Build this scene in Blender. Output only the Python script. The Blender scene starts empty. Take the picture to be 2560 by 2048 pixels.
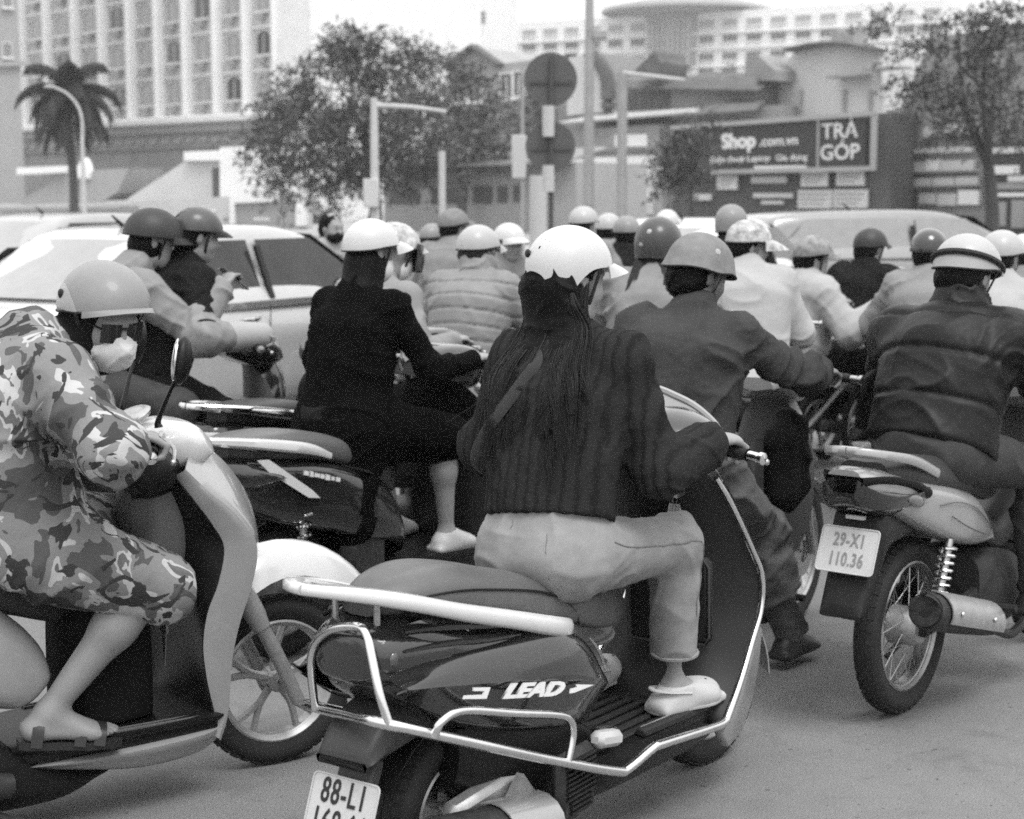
import bpy, bmesh, math, random
import numpy as np
from mathutils import Vector, Matrix
random.seed(7); np.random.seed(7)
SC = bpy.context.scene
COL = SC.collection
# ------------------------------------------------------------------ camera, sky, sun, exposure
FPX, CAMH, HORIZ = 4267.0, 1.66, 490.0            # focal length in photo pixels (2560 wide), eye height, horizon row
PITCH = math.atan((1024 - HORIZ) / FPX)
cd = bpy.data.cameras.new('camera'); cam = bpy.data.objects.new('camera', cd); COL.objects.link(cam)
cd.sensor_fit = 'HORIZONTAL'; cd.sensor_width = 30.0; cd.lens = 30.0 * FPX / 2560
cam.location = (0, 0, CAMH); cam.rotation_euler = (math.pi / 2 - PITCH, 0, 0)
cd.clip_start = 0.1; cd.clip_end = 3000
cd.dof.use_dof = True; cd.dof.focus_distance = 4.35; cd.dof.aperture_fstop = 4.0
SC.camera = cam
W = bpy.data.worlds.new('World'); SC.world = W; W.use_nodes = True
SUN_EL, SUN_ROT = math.radians(62), math.radians(150)
nt = W.node_tree; bg = nt.nodes['Background']
sky = nt.nodes.new('ShaderNodeTexSky'); sky.sky_type = 'NISHITA'; sky.sun_disc = False
sky.sun_elevation = SUN_EL; sky.sun_rotation = SUN_ROT; sky.air_density = 1.6; sky.dust_density = 6.0; sky.ozone_density = 1.0
bw = nt.nodes.new('ShaderNodeRGBToBW'); nt.links.new(sky.outputs[0], bw.inputs[0])
mx = nt.nodes.new('ShaderNodeMix'); mx.data_type = 'FLOAT'; mx.inputs[0].default_value = 0.85   # overcast: the cloud layer evens the sky out, brighter overhead
tcw = nt.nodes.new('ShaderNodeTexCoord'); sx_ = nt.nodes.new('ShaderNodeSeparateXYZ'); nt.links.new(tcw.outputs['Generated'], sx_.inputs[0])
mr = nt.nodes.new('ShaderNodeMapRange'); nt.links.new(sx_.outputs['Z'], mr.inputs[0]); mr.inputs[1].default_value = 0; mr.inputs[2].default_value = 1; mr.inputs[3].default_value = 7.0; mr.inputs[4].default_value = 14.5
nt.links.new(bw.outputs[0], mx.inputs[2]); nt.links.new(mr.outputs[0], mx.inputs[3])
nt.links.new(mx.outputs[0], bg.inputs[0]); bg.inputs[1].default_value = 0.1
sd = bpy.data.lights.new('sun', 'SUN'); so = bpy.data.objects.new('sun', sd); COL.objects.link(so)
sd.energy = 1.1; sd.angle = math.radians(24); sd.color = (1, 1, 1)
so.rotation_euler = (math.pi / 2 - SUN_EL, 0, math.pi - SUN_ROT); so.location = (0, 0, 30)
SC.view_settings.view_transform = 'Standard'; SC.view_settings.look = 'None'
SC.view_settings.gamma = 1.0; SC.view_settings.use_curve_mapping = False
SC.view_settings.exposure = 0.78
SC.render.engine = 'CYCLES'
SC.cycles.max_bounces = 5; SC.cycles.diffuse_bounces = 2; SC.cycles.glossy_bounces = 3; SC.cycles.transmission_bounces = 4
SC.cycles.transparent_max_bounces = 6; SC.cycles.use_adaptive_sampling = True; SC.cycles.adaptive_threshold = 0.02
SC.cycles.sample_clamp_indirect = 2.0; SC.cycles.caustics_reflective = False; SC.cycles.caustics_refractive = False
SC.cycles.use_denoising = False
SC.cycles.pixel_filter_type = 'BLACKMAN_HARRIS'; SC.cycles.filter_width = 1.7
# ------------------------------------------------------------------ pixels of the photograph <-> places
_C = np.array([0, 0, CAMH]); _R = np.array([1., 0, 0])
_F = np.array([0, math.cos(PITCH), -math.sin(PITCH)]); _U = np.array([0, math.sin(PITCH), math.cos(PITCH)])
def ray(u, v): return _F + _R * (u - 1280) / FPX - _U * (v - 1024) / FPX
def at(u, v, y): r = ray(u, v); return _C + r * (y / r[1])
def gnd(u, v, z=0.0): r = ray(u, v); return _C + r * ((z - CAMH) / r[2])
class Fr:
    """A thing's own frame: x forward, y left, z up; th = heading in degrees from +Y towards +X."""
    def __init__(s, x, y, th, lean=0.0):
        a = math.radians(th); s.o = np.array([x, y, 0.]); s.f = np.array([math.sin(a), math.cos(a), 0])
        l = np.array([-math.cos(a), math.sin(a), 0]); b = math.radians(lean); u = np.array([0, 0, 1.])
        s.l = l * math.cos(b) + u * math.sin(b); s.u = u * math.cos(b) - l * math.sin(b)
    def w(s, p): return s.o + s.f * p[0] + s.l * p[1] + s.u * p[2]
    def loc(s, q): q = np.asarray(q) - s.o; return np.array([q @ s.f, q @ s.l, q @ s.u])
    def un(s, u, v, y=0.0):
        r = ray(u, v); t = ((s.o + s.l * y - _C) @ s.l) / (r @ s.l); return s.loc(_C + r * t)
    def unx(s, u, v, x=0.0):
        r = ray(u, v); t = ((s.o + s.f * x - _C) @ s.f) / (r @ s.f); return s.loc(_C + r * t)
    def mat(s):
        return Matrix(((s.f[0], s.l[0], s.u[0], s.o[0]), (s.f[1], s.l[1], s.u[1], s.o[1]), (s.f[2], s.l[2], s.u[2], s.o[2]), (0, 0, 0, 1)))
def from_front(u, v, wb, th, lean=0.0):
    g = gnd(u, v); a = math.radians(th); return Fr(g[0] - wb * math.sin(a), g[1] - wb * math.cos(a), th, lean)
# ------------------------------------------------------------------ objects
def tag(o, label=None, cat=None, group=None, kind=None):
    for k, v in (('label', label), ('category', cat), ('group', group), ('kind', kind)):
        if v: o[k] = v
    return o
def empty(name, fr, label, cat, group=None):
    o = bpy.data.objects.new(name, None); COL.objects.link(o); o.empty_display_size = .1
    o.matrix_world = fr.mat() if isinstance(fr, Fr) else Matrix.Translation(fr)
    return tag(o, label, cat, group)
def link(name, me, mat, parent=None, label=None):
    o = bpy.data.objects.new(name, me); COL.objects.link(o)
    if parent is not None: o.parent = parent
    if mat is not None and not me.materials: me.materials.append(mat)
    if label: o['label'] = label
    return o
def mesh(V, Fa, smooth=True):
    me = bpy.data.meshes.new('m'); V = np.asarray(V, float)
    if isinstance(Fa, np.ndarray):
        me.vertices.add(len(V)); me.vertices.foreach_set('co', V.ravel())
        n, k = Fa.shape; me.loops.add(n * k); me.loops.foreach_set('vertex_index', Fa.ravel().astype(np.int32))
        me.polygons.add(n); me.polygons.foreach_set('loop_start', np.arange(n, dtype=np.int32) * k); me.update(calc_edges=True)
    else:
        me.from_pydata([tuple(v) for v in V], [], [tuple(f) for f in Fa]); me.update()
    if smooth: me.polygons.foreach_set('use_smooth', np.ones(len(me.polygons), bool))
    return me
def fixn(me):
    b = bmesh.new(); b.from_mesh(me); bmesh.ops.recalc_face_normals(b, faces=b.faces); b.to_mesh(me); b.free(); return me
def sharp(me, deg=38):
    try: me.set_sharp_from_angle(angle=math.radians(deg))
    except Exception: pass
    return me
def copy_tree(o, parent=None):
    c = o.copy(); COL.objects.link(c)
    if parent is not None: c.parent = parent
    for ch in list(o.children): copy_tree(ch, c)
    return c
def cr(P, n, closed=False):
    """Catmull-Rom through P: n points per span (P may hold any number of columns)."""
    P = np.asarray(P, float); m = len(P)
    if closed: Q = np.vstack([P[-1:], P, P[:2]]); spans = m
    else: Q = np.vstack([2 * P[:1] - P[1:2], P, 2 * P[-1:] - P[-2:-1]]); spans = m - 1
    t = np.linspace(0, 1, n, endpoint=False)[:, None]; out = []
    for i in range(spans):
        a, b, c, d = Q[i], Q[i + 1], Q[i + 2], Q[i + 3]
        out.append(.5 * ((2 * b) + (c - a) * t + (2 * a - 5 * b + 4 * c - d) * t * t + (3 * b - a - 3 * c + d) * t ** 3))
    out = np.vstack(out)
    return out if closed else np.vstack([out, P[-1:]])
class MB:
    """Collects shapes into one mesh."""
    def __init__(s): s.V = []; s.F = []; s.n = 0
    def add(s, V, Fa):
        V = np.asarray(V, float); s.V.append(V); s.F += [tuple(int(i) + s.n for i in f) for f in Fa]; s.n += len(V); return s
    def box(s, c, h, R=None, bev=0.0):
        c = np.asarray(c, float); h = np.asarray(h, float)
        if bev > 0:
            b = min(bev, h.min() * .9); V = []; 
            for sx in (-1, 1):
                for sy in (-1, 1):
                    for sz in (-1, 1):
                        sg = np.array([sx, sy, sz])
                        for k in range(3):
                            e = h - b; e[k] = h[k]; V.append(sg * e)
            V = np.array(V); ix = lambda x, y, z, k: (((x > 0) * 2 + (y > 0)) * 2 + (z > 0)) * 3 + k
            Fa = []
            for a in (-1, 1):
                Fa += [[ix(a, y, z, 0) for y, z in ((-1, -1), (1, -1), (1, 1), (-1, 1))], [ix(x, a, z, 1) for x, z in ((-1, -1), (-1, 1), (1, 1), (1, -1))], [ix(x, y, a, 2) for x, y in ((-1, -1), (1, -1), (1, 1), (-1, 1))]]
                for b2 in (-1, 1):
                    Fa += [[ix(a, b2, -1, 0), ix(a, b2, 1, 0), ix(a, b2, 1, 1), ix(a, b2, -1, 1)], [ix(a, -1, b2, 0), ix(a, 1, b2, 0), ix(a, 1, b2, 2), ix(a, -1, b2, 2)], [ix(-1, a, b2, 1), ix(1, a, b2, 1), ix(1, a, b2, 2), ix(-1, a, b2, 2)]]
                    for c2 in (-1, 1): Fa.append([ix(a, b2, c2, k) for k in range(3)])
        else:
            V = np.array([[x, y, z] for x in (-1, 1) for y in (-1, 1) for z in (-1, 1)], float) * h
            Fa = [(0, 1, 3, 2), (4, 6, 7, 5), (0, 4, 5, 1), (2, 3, 7, 6), (0, 2, 6, 4), (1, 5, 7, 3)]
        if R is not None: V = V @ np.asarray(R).T
        return s.add(V + c, Fa)
    def tube(s, P, r, n=8, span=6, closed=False, smooth=True, flat=1.0, up=None, caps=True):
        """Sweep a round (or flattened: flat) section along P; r a number or one per control point."""
        P = np.asarray(P, float); r = np.broadcast_to(np.asarray(r, float), (len(P),))
        Q = np.column_stack([P, r])
        if smooth and len(P) > 2: Q = cr(Q, span, closed)
        P, r = Q[:, :3], Q[:, 3]; m = len(P)
        T = np.roll(P, -1, 0) - np.roll(P, 1, 0)
        if not closed: T[0] = P[1] - P[0]; T[-1] = P[-1] - P[-2]
        T /= np.linalg.norm(T, axis=1)[:, None] + 1e-12
        u = np.array([0, 0, 1.]) if up is None else np.asarray(up, float)
        if up is None and abs(T[0] @ u) > .9: u = np.array([0, 1., 0])
        N = np.zeros_like(P); a = u
        for i in range(m):
            a = (u if up is not None else a); b = a - T[i] * (a @ T[i]); nb = np.linalg.norm(b)
            a = b / nb if nb > 1e-6 else N[i - 1]; N[i] = a
        B = np.cross(T, N); th = np.arange(n) * 2 * math.pi / n
        V = P[:, None] + r[:, None, None] * (np.cos(th)[None, :, None] * N[:, None] * flat + np.sin(th)[None, :, None] * B[:, None])
        Fa = []
        for i in range(m if closed else m - 1):
            j = (i + 1) % m
            for k in range(n): Fa.append((i * n + k, i * n + (k + 1) % n, j * n + (k + 1) % n, j * n + k))
        if not closed and caps: Fa += [tuple(range(n))[::-1], tuple((m - 1) * n + k for k in range(n))]
        return s.add(V.reshape(-1, 3), Fa)
    def bar(s, P, w, h, span=6):
        """Sweep a chamfered rectangle (half sizes w across, h up) along P."""
        Q = cr(np.column_stack([np.array(P, float), w, h]), span); X, w, h = Q[:, :3], Q[:, 3], Q[:, 4]; T = np.gradient(X, axis=0); T /= np.linalg.norm(T, axis=1)[:, None]
        B = np.cross(T, (0, 0, 1.)); B /= np.linalg.norm(B, axis=1)[:, None]; U = np.cross(B, T); rings = []
        for i in range(len(X)): rings.append([X[i] + B[i] * a * w[i] + U[i] * b * h[i] for a, b in ((1, .45), (.7, 1), (-.7, 1), (-1, .45), (-1, -.6), (-.75, -1), (.75, -1), (1, -.6))])
        return s.loft(np.array(rings))
    def lathe(s, prof, c, axis='y', n=32, a0=0, a1=2 * math.pi, R=None):
        """prof: (radius, offset along the axis). axis y: a wheel standing along x."""
        prof = np.asarray(prof, float); full = abs(a1 - a0 - 2 * math.pi) < 1e-6
        th = np.linspace(a0, a1, n, endpoint=not full); m = len(prof); V = []
        for t in th:
            for r, o in prof: V.append((r * math.cos(t), o, r * math.sin(t)) if axis == 'y' else ((r * math.cos(t), r * math.sin(t), o) if axis == 'z' else (o, r * math.cos(t), r * math.sin(t))))
        Fa = []
        for i in range(len(th) if full else len(th) - 1):
            j = (i + 1) % len(th)
            for k in range(m - 1): Fa.append((i * m + k, i * m + k + 1, j * m + k + 1, j * m + k))
        V = np.array(V)
        if R is not None: V = V @ np.asarray(R).T
        return s.add(V + np.asarray(c, float), Fa)
    def prism(s, O, d, bev=0.0):
        """Outline O (points in space, one plane) pushed along vector d, optional chamfer."""
        O = np.asarray(O, float); d = np.asarray(d, float); m = len(O); c = O.mean(0)
        L = np.linalg.norm(d); dn = d / L
        if bev > 0:
            def ins(P): v = c - P; return P + v / (np.linalg.norm(v, axis=1)[:, None] + 1e-9) * bev
            rings = [ins(O), O + dn * bev, O + d - dn * bev, ins(O) + d]
        else: rings = [O, O + d]
        V = np.vstack(rings); Fa = [tuple(range(m))[::-1], tuple((len(rings) - 1) * m + k for k in range(m))]
        for i in range(len(rings) - 1):
            for k in range(m): Fa.append((i * m + k, i * m + (k + 1) % m, (i + 1) * m + (k + 1) % m, (i + 1) * m + k))
        return s.add(V, Fa)
    def ball(s, c, r, n=12, m=8, R=None):
        r = np.broadcast_to(np.asarray(r, float), (3,)); V = []; Fa = []
        for i in range(m + 1):
            e = -math.pi / 2 + math.pi * i / m
            for k in range(n): t = 2 * math.pi * k / n; V.append((math.cos(e) * math.cos(t), math.cos(e) * math.sin(t), math.sin(e)))
        for i in range(m):
            for k in range(n): Fa.append((i * n + k, i * n + (k + 1) % n, (i + 1) * n + (k + 1) % n, (i + 1) * n + k))
        V = np.array(V) * r
        if R is not None: V = V @ np.asarray(R).T
        return s.add(V + np.asarray(c, float), Fa)
    def loft(s, rings, closed=True, caps=True):
        m = len(rings); n = len(rings[0]); V = np.vstack(rings); Fa = []
        for i in range(m - 1):
            for k in range(n if closed else n - 1): Fa.append((i * n + k, i * n + (k + 1) % n, (i + 1) * n + (k + 1) % n, (i + 1) * n + k))
        if caps and closed: Fa += [tuple(range(n))[::-1], tuple((m - 1) * n + k for k in range(n))]
        return s.add(V, Fa)
    def hull(s, st, nx=6, npf=5, caps=True, y0=0.0):
        """st: list of (x, [(y,z) half profile from top centre to bottom centre]); mirrored, splined both ways."""
        A = []
        for x, pf in st:
            q = cr(np.array(pf, float), npf); A.append(np.column_stack([np.full(len(q), x) if np.isscalar(x) else np.interp(np.linspace(0, 1, len(q)), np.linspace(0, 1, len(x)), x), q]))
        A = np.array(A); m, k, _ = A.shape; A = cr(A.reshape(m, -1), nx).reshape(-1, k, 3)
        rings = []
        for r in A:
            mir = r[::-1][1:-1].copy() if abs(r[0, 1]) < 1e-6 and abs(r[-1, 1]) < 1e-6 else r[::-1].copy()
            mir[:, 1] *= -1; q = np.vstack([r, mir]); q[:, 1] += y0; rings.append(q)
        return s.loft(rings, True, caps)
    def sheet(s, G, t=0.0):
        """Grid of points (m,n,3); t gives it thickness along its normals."""
        G = np.asarray(G, float); m, n, _ = G.shape
        Fa = [(i * n + k, i * n + k + 1, (i + 1) * n + k + 1, (i + 1) * n + k) for i in range(m - 1) for k in range(n - 1)]
        if t == 0: return s.add(G.reshape(-1, 3), Fa)
        du = np.gradient(G, axis=0); dv = np.gradient(G, axis=1); N = np.cross(du, dv); N /= np.linalg.norm(N, axis=2)[..., None] + 1e-12
        V = np.vstack([G.reshape(-1, 3), (G - N * t).reshape(-1, 3)]); o = m * n
        Fa += [tuple(i + o for i in f[::-1]) for f in Fa]
        ed = [(i, 0) for i in range(m)] + [(m - 1, k) for k in range(1, n)] + [(i, n - 1) for i in range(m - 2, -1, -1)] + [(0, k) for k in range(n - 2, 0, -1)]
        ed = [i * n + k for i, k in ed]
        for a in range(len(ed)): b = (a + 1) % len(ed); Fa.append((ed[b], ed[a], ed[a] + o, ed[b] + o))
        return s.add(V, Fa)
    def build(s, name, mat, parent=None, smooth=True, ang=38, label=None, fix=True):
        me = mesh(np.vstack(s.V), s.F, smooth)
        if fix: fixn(me)
        if smooth: sharp(me, ang)
        return link(name, me, mat, parent, label)
def rot(axis, deg):
    return np.array(Matrix.Rotation(math.radians(deg), 3, axis))
# ------------------------------------------------------------------ noise in numpy
def _h(i, j, k, s=0):
    n = (i * 374761393 + j * 668265263 + k * 1274126177 + s * 974711) & 0x7fffffff
    n = ((n ^ (n >> 13)) * 1274126177) & 0x7fffffff
    return ((n ^ (n >> 16)) & 0xffff) / 65535.0
def vn(P, seed=0):
    P = np.asarray(P, float); I = np.floor(P).astype(np.int64); f = P - I; f = f * f * (3 - 2 * f); r = 0
    for a in (0, 1):
        for b in (0, 1):
            for c in (0, 1):
                w = (f[:, 0] if a else 1 - f[:, 0]) * (f[:, 1] if b else 1 - f[:, 1]) * (f[:, 2] if c else 1 - f[:, 2])
                r = r + w * _h(I[:, 0] + a, I[:, 1] + b, I[:, 2] + c, seed)
    return r * 2 - 1
def fbm(P, seed=0, o=3):
    return sum(vn(P * 2 ** i, seed + i) * .55 ** i for i in range(o))
def ridge(P, seed=0): return 1 - 2 * np.abs(vn(P, seed))
# ------------------------------------------------------------------ smooth solids from distance fields (bodies, clothes)
def nrm(v): v = np.asarray(v, float); return v / (np.linalg.norm(v) + 1e-12)
def cone(a, b, ra, rb=None, k=.03, op=1): return ('c', np.asarray(a, float), np.asarray(b, float), ra, ra if rb is None else rb, k, op)
def ecap(a, b, lat, wa, da, wb, db, k=.04, op=1): return ('e', np.asarray(a, float), np.asarray(b, float), nrm(lat), wa, da, wb, db, k, op)
def ell(c, r, R=None, k=.03, op=1): return ('q', np.asarray(c, float), np.asarray(r, float), np.eye(3) if R is None else np.asarray(R, float), k, op)
def rbox(c, h, rad=.01, R=None, k=.02, op=1): return ('b', np.asarray(c, float), np.asarray(h, float), rad, np.eye(3) if R is None else np.asarray(R, float), k, op)
def half(c, n, k=.004, op=-2): return ('h', np.asarray(c, float), nrm(n), k, op)      # keeps what lies behind the plane
def _d(p, P):
    t = p[0]
    if t in 'ce':
        a, b = p[1], p[2]; ab = b - a; s = np.clip(((P - a) @ ab) / (ab @ ab + 1e-12), 0, 1); w = P - a - s[:, None] * ab
        if t == 'c': return np.linalg.norm(w, axis=1) - (p[3] + s * (p[4] - p[3]))
        lat = p[3]; x = w @ lat; y = np.sqrt(np.maximum((w * w).sum(1) - x * x, 0)); ra = p[4] + s * (p[6] - p[4]); rb = p[5] + s * (p[7] - p[5])
        k0 = np.sqrt((x / ra) ** 2 + (y / rb) ** 2); k1 = np.sqrt((x / ra ** 2) ** 2 + (y / rb ** 2) ** 2)
        return np.where(k0 < .2, (k0 - 1) * np.minimum(ra, rb), k0 * (k0 - 1) / (k1 + 1e-9))
    if t == 'q':
        q = (P - p[1]) @ p[3]; k0 = np.linalg.norm(q / p[2], axis=1); k1 = np.linalg.norm(q / p[2] ** 2, axis=1)
        return np.where(k0 < .2, (k0 - 1) * p[2].min(), k0 * (k0 - 1) / (k1 + 1e-9))
    if t == 'b':
        q = np.abs((P - p[1]) @ p[4]) - (p[2] - p[3]); return np.linalg.norm(np.maximum(q, 0), axis=1) + np.minimum(q.max(1), 0) - p[3]
    return (P - p[1]) @ p[2]
def _bb(p):
    t = p[0]
    if t == 'c': r = max(p[3], p[4]); q = np.array([p[1], p[2]])
    elif t == 'e': r = max(p[4:8]); q = np.array([p[1], p[2]])
    else: r = np.linalg.norm(p[2]) if t == 'b' else p[2].max(); q = np.array([p[1]])
    return q.min(0) - r, q.max(0) + r
def field(prims, P, blk=None, nb=1, hd=0):
    v = np.full(len(P), 1e3)
    for p in prims:
        k, op = p[-2], p[-1]
        if blk is not None and op != -2:
            m = _d(p, blk) < hd + .07 + k
            if not m.any(): continue
            m = np.repeat(m, nb); d = _d(p, P[m])
        else: m = slice(None); d = _d(p, P)
        o = v[m]
        if op == 1: h = np.maximum(k - np.abs(o - d), 0) / k; v[m] = np.minimum(o, d) - h * h * k * .25
        else:
            if op == -1: d = -d
            h = np.maximum(k - np.abs(o - d), 0) / k; v[m] = np.maximum(o, d) + h * h * k * .25
    return v
def solid(prims, vox, disp=None, smooth=1):
    """Surface-nets mesh of smooth-blended primitives; disp(V, N) -> offset along the normal."""
    bb = [_bb(p) for p in prims if p[-1] == 1]; lo = np.min([b[0] for b in bb], 0) - 3 * vox; hi = np.max([b[1] for b in bb], 0) + 3 * vox
    B = 8; nbk = np.ceil((hi - lo) / (vox * B)).astype(int); N = nbk * B + 1
    bi = np.stack(np.meshgrid(*[np.arange(n) for n in nbk], indexing='ij'), -1).reshape(-1, 3)
    bc = lo + (bi * B + B / 2) * vox; hd = vox * B * .87
    D = field(prims, bc); act = np.abs(D) < hd * 1.25 + .03
    val = np.repeat(np.repeat(np.repeat(np.where(D < 0, -1., 1.).reshape(nbk), B, 0), B, 1), B, 2)
    val = np.pad(val, ((0, 1),) * 3, constant_values=1.).astype(np.float32)
    ab = bi[act]; l = np.arange(B + 1); off = np.stack(np.meshgrid(l, l, l, indexing='ij'), -1).reshape(-1, 3)
    G = (ab[:, None] * B + off[None]).reshape(-1, 3); P = lo + G * vox
    fv = field(prims, P, bc[act], len(off), hd); val[G[:, 0], G[:, 1], G[:, 2]] = fv
    ins = val < 0
    c = [ins[a:N[0] - 1 + a, b:N[1] - 1 + b, d:N[2] - 1 + d] for a in (0, 1) for b in (0, 1) for d in (0, 1)]
    s = sum(x.astype(np.int8) for x in c); cell = np.argwhere((s > 0) & (s < 8))
    idx = np.full(s.shape, -1, np.int32); idx[cell[:, 0], cell[:, 1], cell[:, 2]] = np.arange(len(cell))
    acc = np.zeros((len(cell), 3)); cnt = np.zeros(len(cell)); cs = [np.array(x) for x in [(a, b, d) for a in (0, 1) for b in (0, 1) for d in (0, 1)]]
    cv = [val[cell[:, 0] + x[0], cell[:, 1] + x[1], cell[:, 2] + x[2]] for x in cs]
    for i in range(8):
        for j in range(i + 1, 8):
            if np.abs(cs[i] - cs[j]).sum() != 1: continue
            m = (cv[i] < 0) != (cv[j] < 0); t = cv[i][m] / (cv[i][m] - cv[j][m]); acc[m] += cs[i] + t[:, None] * (cs[j] - cs[i]); cnt[m] += 1
    V = lo + (cell + acc / cnt[:, None]) * vox; Q = []
    for ax in range(3):
        o1, o2 = [(1, 2), (2, 0), (0, 1)][ax]
        sl0 = [slice(None)] * 3; sl1 = [slice(None)] * 3; sl0[ax] = slice(0, -1); sl1[ax] = slice(1, None)
        a, b = ins[tuple(sl0)], ins[tuple(sl1)]; e = np.argwhere(a != b)
        ok = (e[:, o1] > 0) & (e[:, o2] > 0) & (e[:, o1] < N[o1] - 1) & (e[:, o2] < N[o2] - 1); e = e[ok]
        fl = a[e[:, 0], e[:, 1], e[:, 2]]; q = []
        for d1, d2 in ((-1, -1), (0, -1), (0, 0), (-1, 0)):
            f = e.copy(); f[:, o1] += d1; f[:, o2] += d2; q.append(idx[f[:, 0], f[:, 1], f[:, 2]])
        q = np.stack(q, 1); q[~fl] = q[~fl][:, ::-1]; Q.append(q)
    Q = np.vstack(Q); Q = Q[(Q >= 0).all(1)]
    for _ in range(smooth):
        for lam in (.5, -.52):
            sm = np.zeros_like(V); ct = np.zeros(len(V))
            for k in range(4):
                a, b = Q[:, k], Q[:, (k + 1) % 4]; 
                for x in range(3): sm[:, x] += np.bincount(a, V[b, x], len(V)) + np.bincount(b, V[a, x], len(V))
                ct += np.bincount(a, minlength=len(V)) + np.bincount(b, minlength=len(V))
            V = V + lam * (sm / np.maximum(ct, 1)[:, None] - V)
    if disp is not None:
        n = np.cross(V[Q[:, 2]] - V[Q[:, 0]], V[Q[:, 3]] - V[Q[:, 1]]); Nn = np.zeros_like(V)
        for k in range(4):
            for x in range(3): Nn[:, x] += np.bincount(Q[:, k], n[:, x], len(V))
        Nn /= np.linalg.norm(Nn, axis=1)[:, None] + 1e-12; V = V + Nn * disp(V, Nn)[:, None]
    return mesh(V, Q)
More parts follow.
